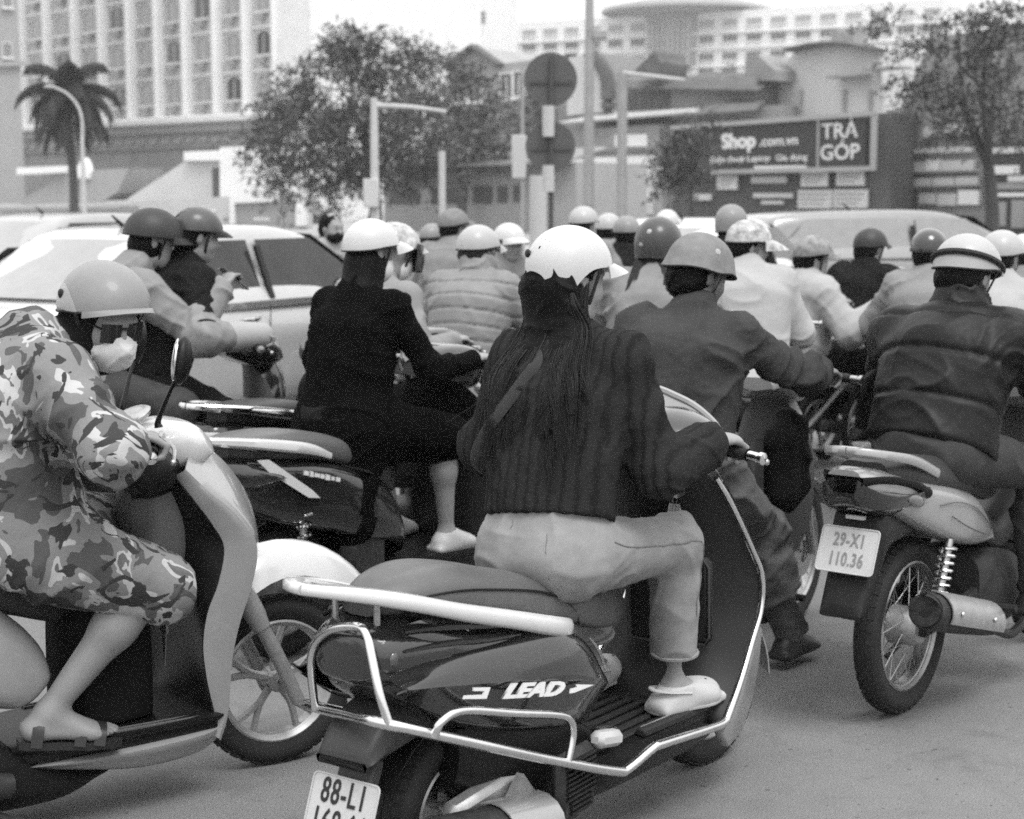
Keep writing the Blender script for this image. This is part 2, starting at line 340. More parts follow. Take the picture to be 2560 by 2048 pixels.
# ------------------------------------------------------------------ materials (the photograph is black and white: every colour is a grey)
_M = {}
def M(name, v, rough=.5, metal=0.0, var=.12, vs=9.0, bump=0.0, bs=60.0, coat=0.0, kind=None, spec=.5, alpha=1.0, trans=0.0, ior=1.45):
    if name in _M: return _M[name]
    m = bpy.data.materials.new(name); _M[name] = m; m.use_nodes = True; t = m.node_tree; N, L = t.nodes, t.links
    b = N['Principled BSDF']; b.inputs['Roughness'].default_value = rough; b.inputs['Metallic'].default_value = metal
    b.inputs['Coat Weight'].default_value = coat; b.inputs['Coat Roughness'].default_value = .06; b.inputs['Specular IOR Level'].default_value = spec
    b.inputs['Transmission Weight'].default_value = trans; b.inputs['IOR'].default_value = ior; b.inputs['Alpha'].default_value = alpha
    g = lambda x: (x, x, x, 1)
    b.inputs['Base Color'].default_value = g(v)
    tc = N.new('ShaderNodeTexCoord').outputs['Object']
    def noise(s, d=4, r=.6, dist=0):
        n = N.new('ShaderNodeTexNoise'); n.inputs['Scale'].default_value = s; n.inputs['Detail'].default_value = d; n.inputs['Roughness'].default_value = r
        n.inputs['Distortion'].default_value = dist; L.new(tc, n.inputs['Vector']); return n.outputs[0]
    def ramp(x, st, cons=False):
        r = N.new('ShaderNodeValToRGB'); r.color_ramp.interpolation = 'CONSTANT' if cons else 'LINEAR'
        el = r.color_ramp.elements
        while len(el) < len(st): el.new(.5)
        for e, (p, c) in zip(el, st): e.position = p; e.color = g(c)
        L.new(x, r.inputs[0]); return r.outputs[0]
    def bumpn(h, s, dist=.002):
        n = N.new('ShaderNodeBump'); n.inputs['Strength'].default_value = s; n.inputs['Distance'].default_value = dist; L.new(h, n.inputs['Height']); L.new(n.outputs[0], b.inputs['Normal'])
    if kind == 'camo':
        a = ramp(noise(5.5, 2.5, .5, 1.6), [(0, .08), (.43, .08), (.431, .19), (.54, .19), (.541, .40), (.605, .40), (.606, .12)], True)
        d = ramp(noise(8.0, 2.5, .55, 2.2), [(0, 0), (.57, 0), (.575, 1)], True)
        mxn = N.new('ShaderNodeMix'); mxn.data_type = 'RGBA'; L.new(d, mxn.inputs[0]); L.new(a, mxn.inputs[6]); mxn.inputs[7].default_value = g(.04)
        L.new(mxn.outputs[2], b.inputs['Base Color']); bumpn(noise(220), .25)
    elif kind == 'leather':
        v3 = N.new('ShaderNodeTexVoronoi'); v3.inputs['Scale'].default_value = 420; L.new(tc, v3.inputs['Vector'])
        L.new(ramp(noise(7), [(.3, v * .8), (.7, v * 1.2)]), b.inputs['Base Color']); bumpn(v3.outputs[0], .12, .001)
    elif kind == 'knit':
        w = N.new('ShaderNodeTexWave'); w.inputs['Scale'].default_value = 11; w.inputs['Distortion'].default_value = 2.2; w.inputs['Detail'].default_value = 3; w.inputs['Detail Scale'].default_value = 3; w.bands_direction = 'Y'; L.new(tc, w.inputs['Vector'])
        mt = N.new('ShaderNodeMath'); mt.operation = 'ADD'; L.new(w.outputs[1], mt.inputs[0]); L.new(noise(190, 3), mt.inputs[1])
        L.new(ramp(mt.outputs[0], [(.3, v * .6), (1.4, v * 1.35)]), b.inputs['Base Color']); bumpn(mt.outputs[0], .7, .004)
    elif kind == 'lens':
        v3 = N.new('ShaderNodeTexVoronoi'); v3.inputs['Scale'].default_value = 130; L.new(tc, v3.inputs['Vector']); bumpn(v3.outputs[0], .22, .002)
    elif kind == 'road':
        big = ramp(noise(.55, 6, .65), [(.3, v * .86), (.7, v * 1.13)]); fine = ramp(noise(210, 4, .8), [(.32, .5), (.68, 1.5)]); mid = ramp(noise(5, 6, .75, .6), [(.27, .72), (.45, .97), (.74, 1.1)])
        m1 = N.new('ShaderNodeMix'); m1.data_type = 'RGBA'; m1.blend_type = 'MULTIPLY'; m1.inputs[0].default_value = 1; L.new(big, m1.inputs[6]); L.new(fine, m1.inputs[7])
        m2 = N.new('ShaderNodeMix'); m2.data_type = 'RGBA'; m2.blend_type = 'MULTIPLY'; m2.inputs[0].default_value = 1; L.new(m1.outputs[2], m2.inputs[6]); L.new(mid, m2.inputs[7])
        sp = ramp(noise(34, 2, .5), [(0, .45), (.27, .5), (.31, 1)]); m3 = N.new('ShaderNodeMix'); m3.data_type = 'RGBA'; m3.blend_type = 'MULTIPLY'; m3.inputs[0].default_value = 1; L.new(m2.outputs[2], m3.inputs[6]); L.new(sp, m3.inputs[7])
        L.new(m3.outputs[2], b.inputs['Base Color']); bumpn(noise(170, 4, .7), .6, .006)
    elif kind == 'rooftile':
        w = N.new('ShaderNodeTexWave'); w.inputs['Scale'].default_value = 1.6; w.inputs['Distortion'].default_value = .4; L.new(tc, w.inputs['Vector'])
        L.new(ramp(noise(1.5, 6), [(.25, v * .6), (.75, v * 1.4)]), b.inputs['Base Color']); bumpn(w.outputs[1], .6, .05)
    else:
        if var: L.new(ramp(noise(vs, 5, .62), [(.28, v * (1 - var)), (.72, v * (1 + var))]), b.inputs['Base Color'])
        if bump: bumpn(noise(bs, 4), bump)
        if kind == 'fabric':
            pass
    return m
skin = M('skin', .25, .5, var=.07, vs=14, bump=.06, bs=300)
skin_tan = M('skin_tan', .16, .5, var=.07, vs=14)
black_plastic = M('black_plastic', .008, .42, var=.25, bump=.05, bs=400, spec=.3)
dark_plastic = M('dark_plastic', .014, .5, var=.2, bump=.05, bs=300, spec=.3)
rubber = M('rubber', .014, .75, var=.3, vs=20, bump=.2, bs=120)
gloss_black = M('gloss_black', .014, .16, coat=.9, var=.2, vs=4)
gloss_dark = M('gloss_dark_paint', .014, .2, coat=.9, var=.12, vs=4)
gloss_white = M('gloss_white_paint', .55, .22, coat=.6, var=.04)
gloss_grey = M('pearl_grey_paint', .27, .25, coat=.8, var=.05)
gloss_silver = M('silver_paint', .33, .3, metal=.25, coat=.6, var=.05)
chrome = M('chrome', .72, .16, metal=1.0, var=.06, vs=30)
steel = M('brushed_steel', .42, .38, metal=1.0, var=.2, vs=30)
alloy = M('cast_alloy', .36, .42, metal=.5, var=.15, vs=30)
dark_metal = M('dark_engine_metal', .04, .65, metal=.4, var=.4, vs=30)
seat_grey = M('seat_vinyl', .085, .46, kind='leather')
seat_black = M('black_seat_vinyl', .03, .5, kind='leather')
lens_dark = M('dark_tail_lens', .02, .06, coat=1.0, kind='lens')
lens_clear = M('clear_lens', .75, .08, coat=1.0, kind='lens')
glass_dark = M('tinted_glass', .03, .08, spec=.35, var=.4, vs=2.5)
white_plate = M('white_plate_enamel', .5, .4, var=.05, vs=30)
ink = M('black_lettering', .012, .5, var=0)
white_ink = M('pale_lettering', .62, .4, var=0)
helmet_white = M('white_helmet_shell', .48, .3, coat=.3, var=.03)
helmet_cream = M('cream_helmet_shell', .36, .4, coat=.15, var=.08)
helmet_black = M('matt_black_helmet_shell', .022, .5, var=.15, bump=.03, bs=500)
helmet_olive = M('faded_green_helmet_shell', .16, .6, var=.22, vs=25)
helmet_grey = M('grey_helmet_shell', .2, .45, coat=.15, var=.1)
helmet_pattern = M('printed_helmet_shell', .34, .35, coat=.4, var=.75, vs=26)
helmet_camo = M('camouflage_helmet_shell', .2, .5, var=.6, vs=22)
lining = M('black_helmet_lining', .01, .9, var=.2)
webbing = M('black_webbing', .015, .8, var=.2)
hair_black = M('black_hair', .004, .55, var=.3, vs=60, spec=.12)
hair_strand = M('black_hair_strands', .006, .45, var=.5, vs=40, spec=.3)
hair_soft = M('brown_black_hair', .012, .5, var=.3, vs=60, spec=.25)
coat_black = M('black_wool_coat', .0035, .95, var=.2, bump=.25, bs=260, kind='fabric', spec=.06)
knit_dark = M('dark_knitted_wool', .019, .95, kind='knit', spec=.08)
denim_pale = M('pale_washed_denim', .235, .85, var=.14, vs=16, bump=.3, bs=420, spec=.2)
denim_mid = M('mid_grey_denim', .105, .85, var=.3, vs=14, bump=.3, bs=420, spec=.2)
denim_dark = M('dark_denim', .05, .85, var=.25, vs=14, bump=.3, bs=420, spec=.2)
camo = M('camouflage_print_cotton', .26, .88, kind='camo', spec=.2)
jacket_grey = M('charcoal_jacket_cotton', .042, .85, var=.16, vs=8, bump=.25, bs=300, spec=.2)
puffer_black = M('black_quilted_nylon', .007, .5, var=.15, bump=.2, bs=70, spec=.3)
puffer_pale = M('pale_quilted_nylon', .2, .6, var=.1, bump=.12, bs=90)
shirt_white = M('white_cotton', .35, .85, var=.05, bump=.15, bs=200, spec=.2)
shirt_pale = M('pale_cotton', .22, .85, var=.08, bump=.15, bs=200, spec=.2)
shirt_grey = M('grey_cotton', .2, .85, var=.12, bump=.15, bs=200, spec=.2)
cloth_dark = M('dark_trouser_cloth', .012, .9, var=.2, bump=.2, bs=260, spec=.08)
mask_white = M('pale_mask_cloth', .68, .85, var=.06, bump=.2, bs=60)
rubber_white = M('pale_foam_clog', .45, .6, var=.06)
sandal_dark = M('dark_sandal_leather', .02, .5, var=.2)
# ------------------------------------------------------------------ people
def ik(a, c, l1, l2, pole):
    a, c = np.asarray(a, float), np.asarray(c, float); d = c - a; D = np.linalg.norm(d); D = min(D, (l1 + l2) * .995); dn = nrm(d)
    x = (l1 * l1 - l2 * l2 + D * D) / (2 * D); h = math.sqrt(max(l1 * l1 - x * x, 0)); p = np.asarray(pole, float); p = nrm(p - dn * (p @ dn))
    return a + dn * x + p * h, a + dn * D
class Body:
    def __init__(s, hip, neck, head=(0, 0, 0), hands=None, feet=None, elbow=None, knee=None, k=1.0, shw=.168, twist=0, hunch=.025, hoff=(0, 0, 0), thigh=.41, shin=.39, hw=.085):
        s.k = k; s.hip = np.array(hip, float); s.neck = np.array(neck, float); up = nrm(s.neck - s.hip)
        l = rot('Z', twist) @ np.array([0, 1., 0]); l = nrm(l - up * (l @ up)); f = np.cross(l, up); s.up, s.l, s.f = up, l, f
        s.mid = s.hip * .55 + s.neck * .45 - f * hunch; s.chest = s.hip * .3 + s.neck * .7 - f * hunch * .9
        s.sh = {q: s.neck - up * .05 * k + l * sg * shw * k + f * .012 for q, sg in (('L', 1), ('R', -1))}
        s.hj = {q: s.hip + np.array([0, sg * hw * k, 0]) for q, sg in (('L', 1), ('R', -1))}
        yaw, pit, rol = head; s.R = rot('Z', yaw) @ rot('Y', pit) @ rot('X', rol)
        s.hs = .88 * k; s.hc = s.neck + (nrm(up * .5 + np.array([0, 0, .5])) * .135 + f * .03) * k + np.array(hoff)
        hands = hands or {}; feet = feet or {}; s.el = {}; s.wr = {}; s.kn = {}; s.an = {}
        for q, sg in (('L', 1), ('R', -1)):
            if q in hands: s.el[q], s.wr[q] = ik(s.sh[q], hands[q], .285 * k, .25 * k, (elbow or {}).get(q, (-.3, sg * .5, -.8)))
            if q in feet: s.kn[q], s.an[q] = ik(s.hj[q], feet[q], thigh * k, shin * k, (knee or {}).get(q, (.8, sg * .25, .5)))
    def H(s, x, y, z): return s.hc + s.R @ (np.array([x, y, z]) * s.hs)
    def torso(s, g=0.0, w=1.0):
        k = s.k
        return [ecap(s.hip, s.mid, s.l, (.15 * w + g) * k, (.105 + g) * k, (.142 * w + g) * k, (.098 + g) * k), ecap(s.mid, s.chest, s.l, (.142 * w + g) * k, (.098 + g) * k, (.162 * w + g) * k, (.105 + g) * k),
                ecap(s.chest, s.neck - s.up * .03, s.l, (.16 * w + g) * k, (.1 + g) * k, (.085 + g) * k, (.062 + g) * k)] + [cone(s.neck - s.up * .055 * k, s.sh[q], (.052 + g) * k, (.054 + g) * k, .05) for q in 'LR']
    def arms(s, g=0.0, upto=1.0, qs='LR'):
        k = s.k; o = []
        for q in qs:
            if q in s.el:
                o.append(cone(s.sh[q], s.el[q], (.05 + g) * k, (.04 + g) * k, .04))
                if upto > 0: o.append(cone(s.el[q], s.el[q] + (s.wr[q] - s.el[q]) * upto, (.041 + g) * k, (.041 + g - .013 * upto) * k, .035))
        return o
    def legs(s, g=0.0, upto=1.0, qs='LR', thigh=1.0):
        k = s.k; o = []
        for q in qs:
            if q in s.kn:
                o.append(cone(s.hj[q], s.hj[q] + (s.kn[q] - s.hj[q]) * thigh, (.082 + g) * k, (.082 + (.056 - .082) * thigh + g) * k, .05))
                if upto > 0 and thigh == 1:
                    d = s.an[q] - s.kn[q]; b = np.cross(np.cross(s.kn[q] - s.hj[q], d), d); b = nrm(b) * .012
                    if upto > .4: o += [cone(s.kn[q], s.kn[q] + d * .35 + b, (.053 + g) * k, (.052 + g) * k, .04), cone(s.kn[q] + d * .35 + b, s.kn[q] + d * upto, (.052 + g) * k, (.052 + g - .02 * upto) * k, .04)]
                    else: o.append(cone(s.kn[q], s.kn[q] + d * upto, (.053 + g) * k, (.05 + g) * k, .04))
        return o
    def head(s, face=True):
        R, h = s.R, s.hs; H = s.H; q = lambda c, r, kk=.02, op=1: ell(H(*c), np.array(r) * h, R, kk * h, op)
        o = [q((-.012, 0, .045), (.1, .08, .096)), q((.04, 0, -.02), (.062, .062, .088), .04), q((.068, 0, -.098), (.026, .03, .022), .035), q((.01, 0, -.075), (.06, .056, .04), .05), cone(s.neck - s.up * .02, H(-.015, 0, -.05), .055 * s.k, .05 * s.k, .035)]
        for sg in (1, -1): o.append(q((-.008, sg * .081, -.008), (.021, .009, .033), .008))
        if face:
            o += [cone(H(.094, 0, .008), H(.116, 0, -.036), .008 * h, .0135 * h, .016), q((.086, 0, .024), (.02, .052, .013), .02)]
            for sg in (1, -1): o += [q((.107, sg * .034, .002), (.016, .018, .012), .012, -1), q((.085, sg * .034, .0), (.014, .016, .012), .006), q((.105, sg * .013, -.04), (.009, .009, .008), .008), q((.062, sg * .045, -.035), (.028, .02, .022), .03)]
            o += [q((.098, 0, -.06), (.011, .024, .006), .006), q((.096, 0, -.071), (.011, .02, .006), .006), q((.112, 0, -.0655), (.012, .026, .0018), .003, -1)]
        return o
    def hand(s, q, bar=None, axis=None, back=None, curl=1.0, gr=.018):
        """Fingers closed round a bar (point, axis pointing outwards) or hanging half curled."""
        k = s.k; w = s.wr[q]; sg = 1 if q == 'L' else -1; o = []
        if bar is not None:
            bar = np.asarray(bar, float); ax = nrm(axis); fw = bar - w; fw = nrm(fw - ax * (fw @ ax)); up = nrm(np.cross(ax, fw)); up = up if up[2] > 0 else -up
            top = bar + up * (gr + .012)
            o += [ecap(w + up * .004, top - fw * .012, ax, .027 * k, .017 * k, .04 * k, .014 * k, .02)]
            for i in range(4):
                c = bar + ax * (.033 - .022 * i) * k; rr = gr + .0075; L = (1, 1.08, 1.03, .85)[i]
                A = [100, 100 - 62 * L, 100 - 125 * L, 100 - 190 * L]
                P = [c + (fw * math.cos(math.radians(a)) + up * math.sin(math.radians(a))) * rr for a in A]; P[0] = P[0] - fw * .012; P[1] = P[1] + (fw + up) * .004
                for j in range(3): o.append(cone(P[j], P[j + 1], (.0095 - .0008 * j) * k, (.0088 - .0008 * j) * k, .003))
            b = w + up * .0 - ax * .02; P = [b + fw * .02, bar - ax * .045 - up * .006 - fw * .01, bar - ax * .03 - up * (gr + .008) + fw * .005]
            o += [cone(P[0], P[1], .014 * k, .011 * k, .012), cone(P[1], P[2], .011 * k, .009 * k, .004)]
        else:
            d = nrm(w - s.el[q]) if axis is None else nrm(axis); n = nrm(back if back is not None else (0, 0, 1)); n = nrm(n - d * (n @ d)); la = np.cross(n, d)
            kn = w + d * .085 * k; o.append(ecap(w, kn, la, .024 * k, .016 * k, .04 * k, .013 * k, .02))
            for i in range(4):
                p = kn + la * (.03 - .02 * i) * k; a = 0.
                for j, ln in enumerate((.036, .026, .02)):
                    a += math.radians(24 * curl); dd = d * math.cos(a) - n * math.sin(a); e = p + dd * ln * k * (.95, 1.08, 1.0, .82)[i]; o.append(cone(p, e, (.0092 - .0008 * j) * k, (.0085 - .0008 * j) * k, .003)); p = e
            t0 = w + la * .025 * k + d * .02; t1 = t0 + (la * .55 + d * .7 - n * .3) * .045 * k; o += [cone(t0, t1, .013 * k, .0105 * k, .012), cone(t1, t1 + (d * .9 - n * .4) * .028 * k, .0105 * k, .0085 * k, .004)]
        return o
    def foot(s, q, d, down=(0, 0, -1), toes=False):
        k = s.k; a = s.an[q]; d = nrm(d); n = -nrm(np.asarray(down, float)); n = nrm(n - d * (n @ d)); la = np.cross(n, d); sl = a - n * .068 * k
        o = [ell(sl - d * .035 * k + n * .028, (.034 * k, .031 * k, .03 * k), np.stack([d, la, n], 1), .03), ecap(a - n * .01, sl + d * .1 * k + n * .022, la, .036 * k, .034 * k, .042 * k, .019 * k, .03), ecap(sl - d * .03 + n * .02, sl + d * .12 * k + n * .014, la, .032 * k, .02 * k, .044 * k, .014 * k, .03)]
        if toes:
            for i in range(5):
                y = (.03 - .0155 * i) * (1 if q == 'R' else -1); L = (.05, .046, .04, .034, .027)[i]; r = (.0125, .009, .0085, .008, .0085)[i]
                p = sl + d * (.125 - abs(i - .7) * .008) * k + la * y * k + n * .014; o += [cone(p, p + d * L * .6 * k + n * .002, r, r, .006), cone(p + d * L * .6 * k + n * .002, p + d * L * k - n * .004, r, r * .9, .003)]
        return o
def folds(amp, s=(9, 9, 20), seed=0, fine=.12, joints=(), jk=1.0):
    """Drapery: two families of long slanting tension folds that take turns, with sharp crests."""
    f0 = (s[0] + s[2]) / 1.75
    def f(V, N):
        w = np.stack([vn(V * 4, seed + 7), vn(V * 4, seed + 8), vn(V * 4, seed + 9)], 1) * .09; Q = V + w; r = 0
        mk = np.clip(vn(V * 3.2, seed + 11) * 1.6 + .5, 0, 1)
        for sg, m_ in ((1, mk), (-1, 1 - mk)):
            p, q = (Q[:, 0] * .8 + sg * Q[:, 2]) / 1.28, (Q[:, 2] - sg * .8 * Q[:, 0]) / 1.28
            a = 1 - np.abs(vn(np.stack([p * f0 * .28, q * f0 * 1.25, Q[:, 1] * f0 * .6], 1), seed + (2 if sg > 0 else 4))); r = r + m_ * (a ** 5 - .25)
        for i, j in enumerate(joints):                  # creases gather round the bending joints
            v = Q - np.asarray(j); d = np.linalg.norm(v, axis=1); a = np.abs(np.sin(d * 52 + 2.6 * vn(V * 7, seed + 20 + i)))
            r = r + jk * np.exp(-(d / .12) ** 2) * ((1 - a) ** 1.6 - .25) * (.35 + .65 * np.clip(vn(V * 8, seed + 30 + i) + .5, 0, 1))
        return amp * (1.9 * r + .45 * vn(V * 6, seed + 1) + fine * vn(V * 70, seed + 5))
    return f
def shoe(name, b, q, d, mat, par, g=.008, vox=.008, sole=True, down=(0, 0, -1), clog=False):
    P = b.foot(q, d, down)
    P = [p[:4] + tuple(x + g for x in p[4:8]) + p[8:] if p[0] == 'e' else p for p in P]
    d = nrm(d); n = -nrm(np.asarray(down, float)); n = nrm(n - d * (n @ d)); la = np.cross(n, d); a = b.an[q]; sl = a - n * .068 * b.k
    P.append(rbox(sl + d * .045 + n * .004, (.125 * b.k, .043 * b.k, .014), .012, np.stack([d, la, n], 1), .012)); P.append(half(sl - n * .012, -n))
    P.append(half(a + n * (.012 if not clog else -.004), n))
    if clog: P += [ell(sl + d * .09 + n * .028, (.07, .05, .036), np.stack([d, la, n], 1), .02), ell(sl - d * .055 + n * .02, (.03, .036, .022), np.stack([d, la, n], 1), .02)]
    if False: P += [ell(sl + d * .115 + n * .03, (.05, .048, .034), np.stack([d, la, n], 1), .02), cone(a - d * .035 - n * .012 + la * .0, a - d * .05 - n * .03, .012, .012, .01)]
    o = link(name, solid(P, vox), mat, par)
    if clog:
        MB().tube([a + la * .04 + d * .02 - n * .025, a + la * .035 - d * .05 - n * .012, a - d * .078 - n * .008, a - la * .035 - d * .05 - n * .012, a - la * .04 + d * .02 - n * .025], .009, 7, 5, flat=.45, up=n).build('heel_strap', mat, o)
        MB().tube([sl + d * x + la * y - n * .002 for x, y in ((-.08, 0), (-.06, .036), (.02, .04), (.09, .052), (.15, .035), (.168, 0), (.15, -.035), (.09, -.052), (.02, -.04), (-.06, -.036))], .0045, 6, 4, True).build('sole_edge', M('clog_sole', .3, .7), o)
        for x, y in ((.10, .02), (.10, -.02), (.125, 0), (.075, .028), (.075, -.028), (.13, .022), (.13, -.022)): MB().ball(sl + d * x + la * y + n * (.064 - 9 * (x - .09) ** 2 - 6 * y * y), (.0045, .0045, .003), 6, 4).build('clog_hole', lining, o)
    return o
# ------------------------------------------------------------------ helmets
def helmet(b, par, mat, kind='half', size=1.0, tilt=0.0, edge=True, strap=True, vents=False, emblem=None, peak=None, peak_mat=None, band=False, off=(0, 0, 0), vis=None, label=None):
    """Shell with a shaped rim; parts: lining, peak, rim trim, straps."""
    H = b.hs * size * .89; R = b.R @ rot('Y', tilt); c = b.hc + b.R @ (np.array([0.0, 0, .035]) * b.hs + np.array(off))
    a, w, h = .132 * H / .88, .112 * H / .88, .118 * H / .88
    if kind == 'army': a, w, h = a * .98, w * .98, h * 1.0
    T = lambda p: c + R @ np.asarray(p, float)
    def rim(ph):                                        # lower edge height (fraction of h) by azimuth, 0 = front
        x = math.cos(ph); s2 = math.sin(ph) ** 2
        if kind == 'jet': return -.75 + .8 * max(x, 0) ** .8 + .05
        if kind == 'army': return -.1 + .12 * max(x, 0) - .32 * max(-x, 0) ** 2 - .12 * s2 * s2 + .10 * math.exp(-((abs(ph) - 1.15) / .35) ** 2)
        if kind == 'ladies': return .06 * max(x, 0) - .62 * math.exp(-((abs(ph) - 2.25) / .42) ** 2) + (.02 if x < -.93 else 0) - .12 * max(-x, 0)
        return .05 + .10 * max(x, 0) - .28 * max(-x, 0) - .10 * s2
    n, m = 56, 14; G = np.zeros((n + 1, m, 3)); Gi = np.zeros((n + 1, m, 3))
    for i in range(n + 1):
        ph = 2 * math.pi * i / n; zr = rim((ph + math.pi) % (2 * math.pi) - math.pi)
        for j in range(m):
            t = j / (m - 1); z = zr + (1 - zr) * math.sin(t * math.pi / 2) ** 1.0 if True else 0
            zz = min(z, 1.0); q = math.sqrt(max(1 - zz * zz, 0)) if zz > 0 else 1.0 + .0 * zz
            if zz < 0: q = 1 - .10 * zz * zz
            fl = 1.0
            if kind == 'army' and t < .25: fl = 1 + .09 * (1 - t / .25) ** 2
            if kind == 'cap' and t < .1: fl = 1.015
            G[i, j] = T((a * q * fl * math.cos(ph), w * q * fl * math.sin(ph), h * zz)); Gi[i, j] = T((a * .93 * q * fl * math.cos(ph), w * .92 * q * fl * math.sin(ph), h * (zz * .95 + .01)))
    m1 = MB(); m1.sheet(G); hm = m1.build('helmet', mat, par, ang=60, label=label)
    m1 = MB(); m1.sheet(Gi); 
    m1.loft([G[:-1, 0], Gi[:-1, 0]], True, False); m1.build('lining', lining, hm)
    if edge: MB().tube(G[:-1, 0], .0035, 6, 1, True, smooth=False).build('rim_trim', dark_plastic if edge is True else edge, hm)
    pm = peak_mat or mat
    if kind in ('cap', 'half', 'ladies', 'peak', 'band'):
        L = {'cap': .075, 'half': .05, 'ladies': .06, 'peak': .1, 'band': .03}[kind] if peak is None else peak; g = []
        for i in range(17):
            ph = math.radians(-62 + 124 * i / 16); e = math.cos(math.radians(90 * (i - 8) / 8.6)); zr = rim(ph)
            row = []
            for j in range(6):
                t = j / 5; r = 1.0 + L / a * t * (e ** .7); row.append(T((a * r * math.cos(ph) * .995, w * (1 + .25 * L / a * t * e) * math.sin(ph) * .995, h * (zr + .03) - (.18 * L + .004) * t - .2 * L * t * t + .012 * (e - .5) * t)))
            g.append(row)
        MB().sheet(np.array(g), .004).build('peak', pm, hm)
    if vents:
        for y in vents:
            p = np.array(y); MB().ball(T(p * (a, w, h)), (.006, .016, .011), 10, 6, R @ rot('Z', math.degrees(math.atan2(p[1], p[0])))).build('vent', dark_plastic, hm)
    if emblem:
        for az, zz, rr in emblem:
            ph = math.radians(az); q = math.sqrt(1 - zz * zz); d = np.array([q * math.cos(ph) * a, q * math.sin(ph) * w, zz * h]); nn = nrm(d / (a * a, w * w, h * h)); e1 = nrm(np.cross((0, 0, 1.), nn)); MB().ball(T(d * 1.004), (rr, rr, .002), 12, 4, R @ np.stack([e1, np.cross(nn, e1), nn], 1)).build('emblem', M('faded_emblem', .35, .5, var=.3, vs=80), hm)
    if band:
        pts = [T((a * 1.012 * math.cos(t), w * 1.012 * math.sin(t), h * (.10 - .17 * math.cos(t - .55)))) for t in np.linspace(0, 2 * math.pi, 40, endpoint=False)]
        MB().tube(pts, .011, 6, 1, True, smooth=False, flat=1.0).build('goggle_strap', webbing, hm)
    if strap:
        for sg in (1, -1):
            for x in ((.25,) if strap == 1 else (.35, -.25)):
                P = [T((a * x, sg * w * .9, h * -.05)), b.H(x * .12, sg * .078, -.045), b.H(.045, sg * .035, -.118), b.H(.055, 0, -.126)]
                MB().tube(P, .0075, 6, 5, flat=.28).build('strap', webbing, hm)
    if vis:                                             # bubble visor in front of the face
        g = []
        for i in range(15):
            ph = math.radians(-70 + 140 * i / 14); g.append([T((a * (1.06 + .16 * math.sin(t * 2.4)) * math.cos(ph), w * (1.04 + .05 * t) * math.sin(ph), h * (.22 - 1.05 * t))) for t in np.linspace(0, 1, 7)])
        MB().sheet(np.array(g), .002).build('visor', vis, hm)
    return hm
def hairmass(b, mat, par, low=-.1, back=.02, vox=.011, more=()):
    H = b.H; h = b.hs
    P = [ell(H(-.02, 0, .04), np.array((.106, .09, .1)) * h, b.R, .02), ell(H(-.055, 0, -.03), np.array((.062, .082, .075)) * h, b.R, .04)]
    if low < -.1: P.append(ecap(H(-.06, 0, -.05), H(-.075 - back, 0, low), b.R[:, 1], .078 * h, .04 * h, .07 * h, .028 * h, .05))
    P += list(more)
    P.append(ell(H(.085, 0, -.02), np.array((.075, .085, .075)) * h, b.R, .02, -1))
    return link('hair', solid(P, vox, folds(.004, (60, 60, 8), 4)), mat, par)
def strands(name, roots, mat, par, r=.0022, seed=1):
    """Hair as many tapered strands; roots: list of control-point lists."""
    mb = MB()
    for P in roots: mb.tube(P, np.linspace(r, r * .35, len(P)), 4, 4, caps=False)
    return mb.build(name, mat, par, fix=False, ang=180)
def stitch(name, o, pts, mat, par, r=.0018, span=5, closed=False, off=.0006):
    """A seam laid on the surface of a garment."""
    from mathutils.bvhtree import BVHTree
    me = o.data; t = BVHTree.FromPolygons([v.co[:] for v in me.vertices], [p.vertices[:] for p in me.polygons]); Q = []
    for p in cr(np.array(pts, float), span, closed):
        q, n, i, d = t.find_nearest(Vector(p)); v = Vector(p) - q; Q.append(np.array(q) + np.array(v.normalized() if v.length > 1e-5 else n) * off)
    return MB().tube(Q, r, 5, 1, closed, smooth=False).build(name, mat, par)
def eyes(b, par):
    m = MB()
    for sg in (1, -1):
        m.ball(b.H(.0945, sg * .034, .001), np.array((.005, .011, .0065)) * b.hs, 10, 6, b.R)
        m.tube([b.H(.1, sg * .018, .024), b.H(.1, sg * .036, .029), b.H(.088, sg * .055, .023)], .003 * b.hs, 5, 4, flat=.5)
    m.build('eyes', ink, par)
def text_mesh(s, size, extr=.001, align='CENTER', shear=0.0, spacing=1.0, bold=0.0):
    cu = bpy.data.curves.new('t', 'FONT'); cu.body = s; cu.size = size; cu.extrude = extr; cu.align_x = align; cu.align_y = 'CENTER'; cu.shear = shear; cu.space_character = spacing; cu.offset = bold; cu.resolution_u = 3
    o = bpy.data.objects.new('t', cu); COL.objects.link(o); dg = bpy.context.evaluated_depsgraph_get(); dg.update()
    me = bpy.data.meshes.new_from_object(o.evaluated_get(dg)); bpy.data.objects.remove(o); bpy.data.curves.remove(cu); return me
def text(name, s, size, mat, par, pos, X, Y, sx=1.0, **kw):
    """Lettering lying in the plane of X (reading direction) and Y (up)."""
    me = text_mesh(s, size, **kw); o = link(name, me, mat, par); X, Y = nrm(X), nrm(Y); Z = np.cross(X, Y)
    o.matrix_local = Matrix(((X[0] * sx, Y[0], Z[0], pos[0]), (X[1] * sx, Y[1], Z[1], pos[1]), (X[2] * sx, Y[2], Z[2], pos[2]), (0, 0, 0, 1))); return o
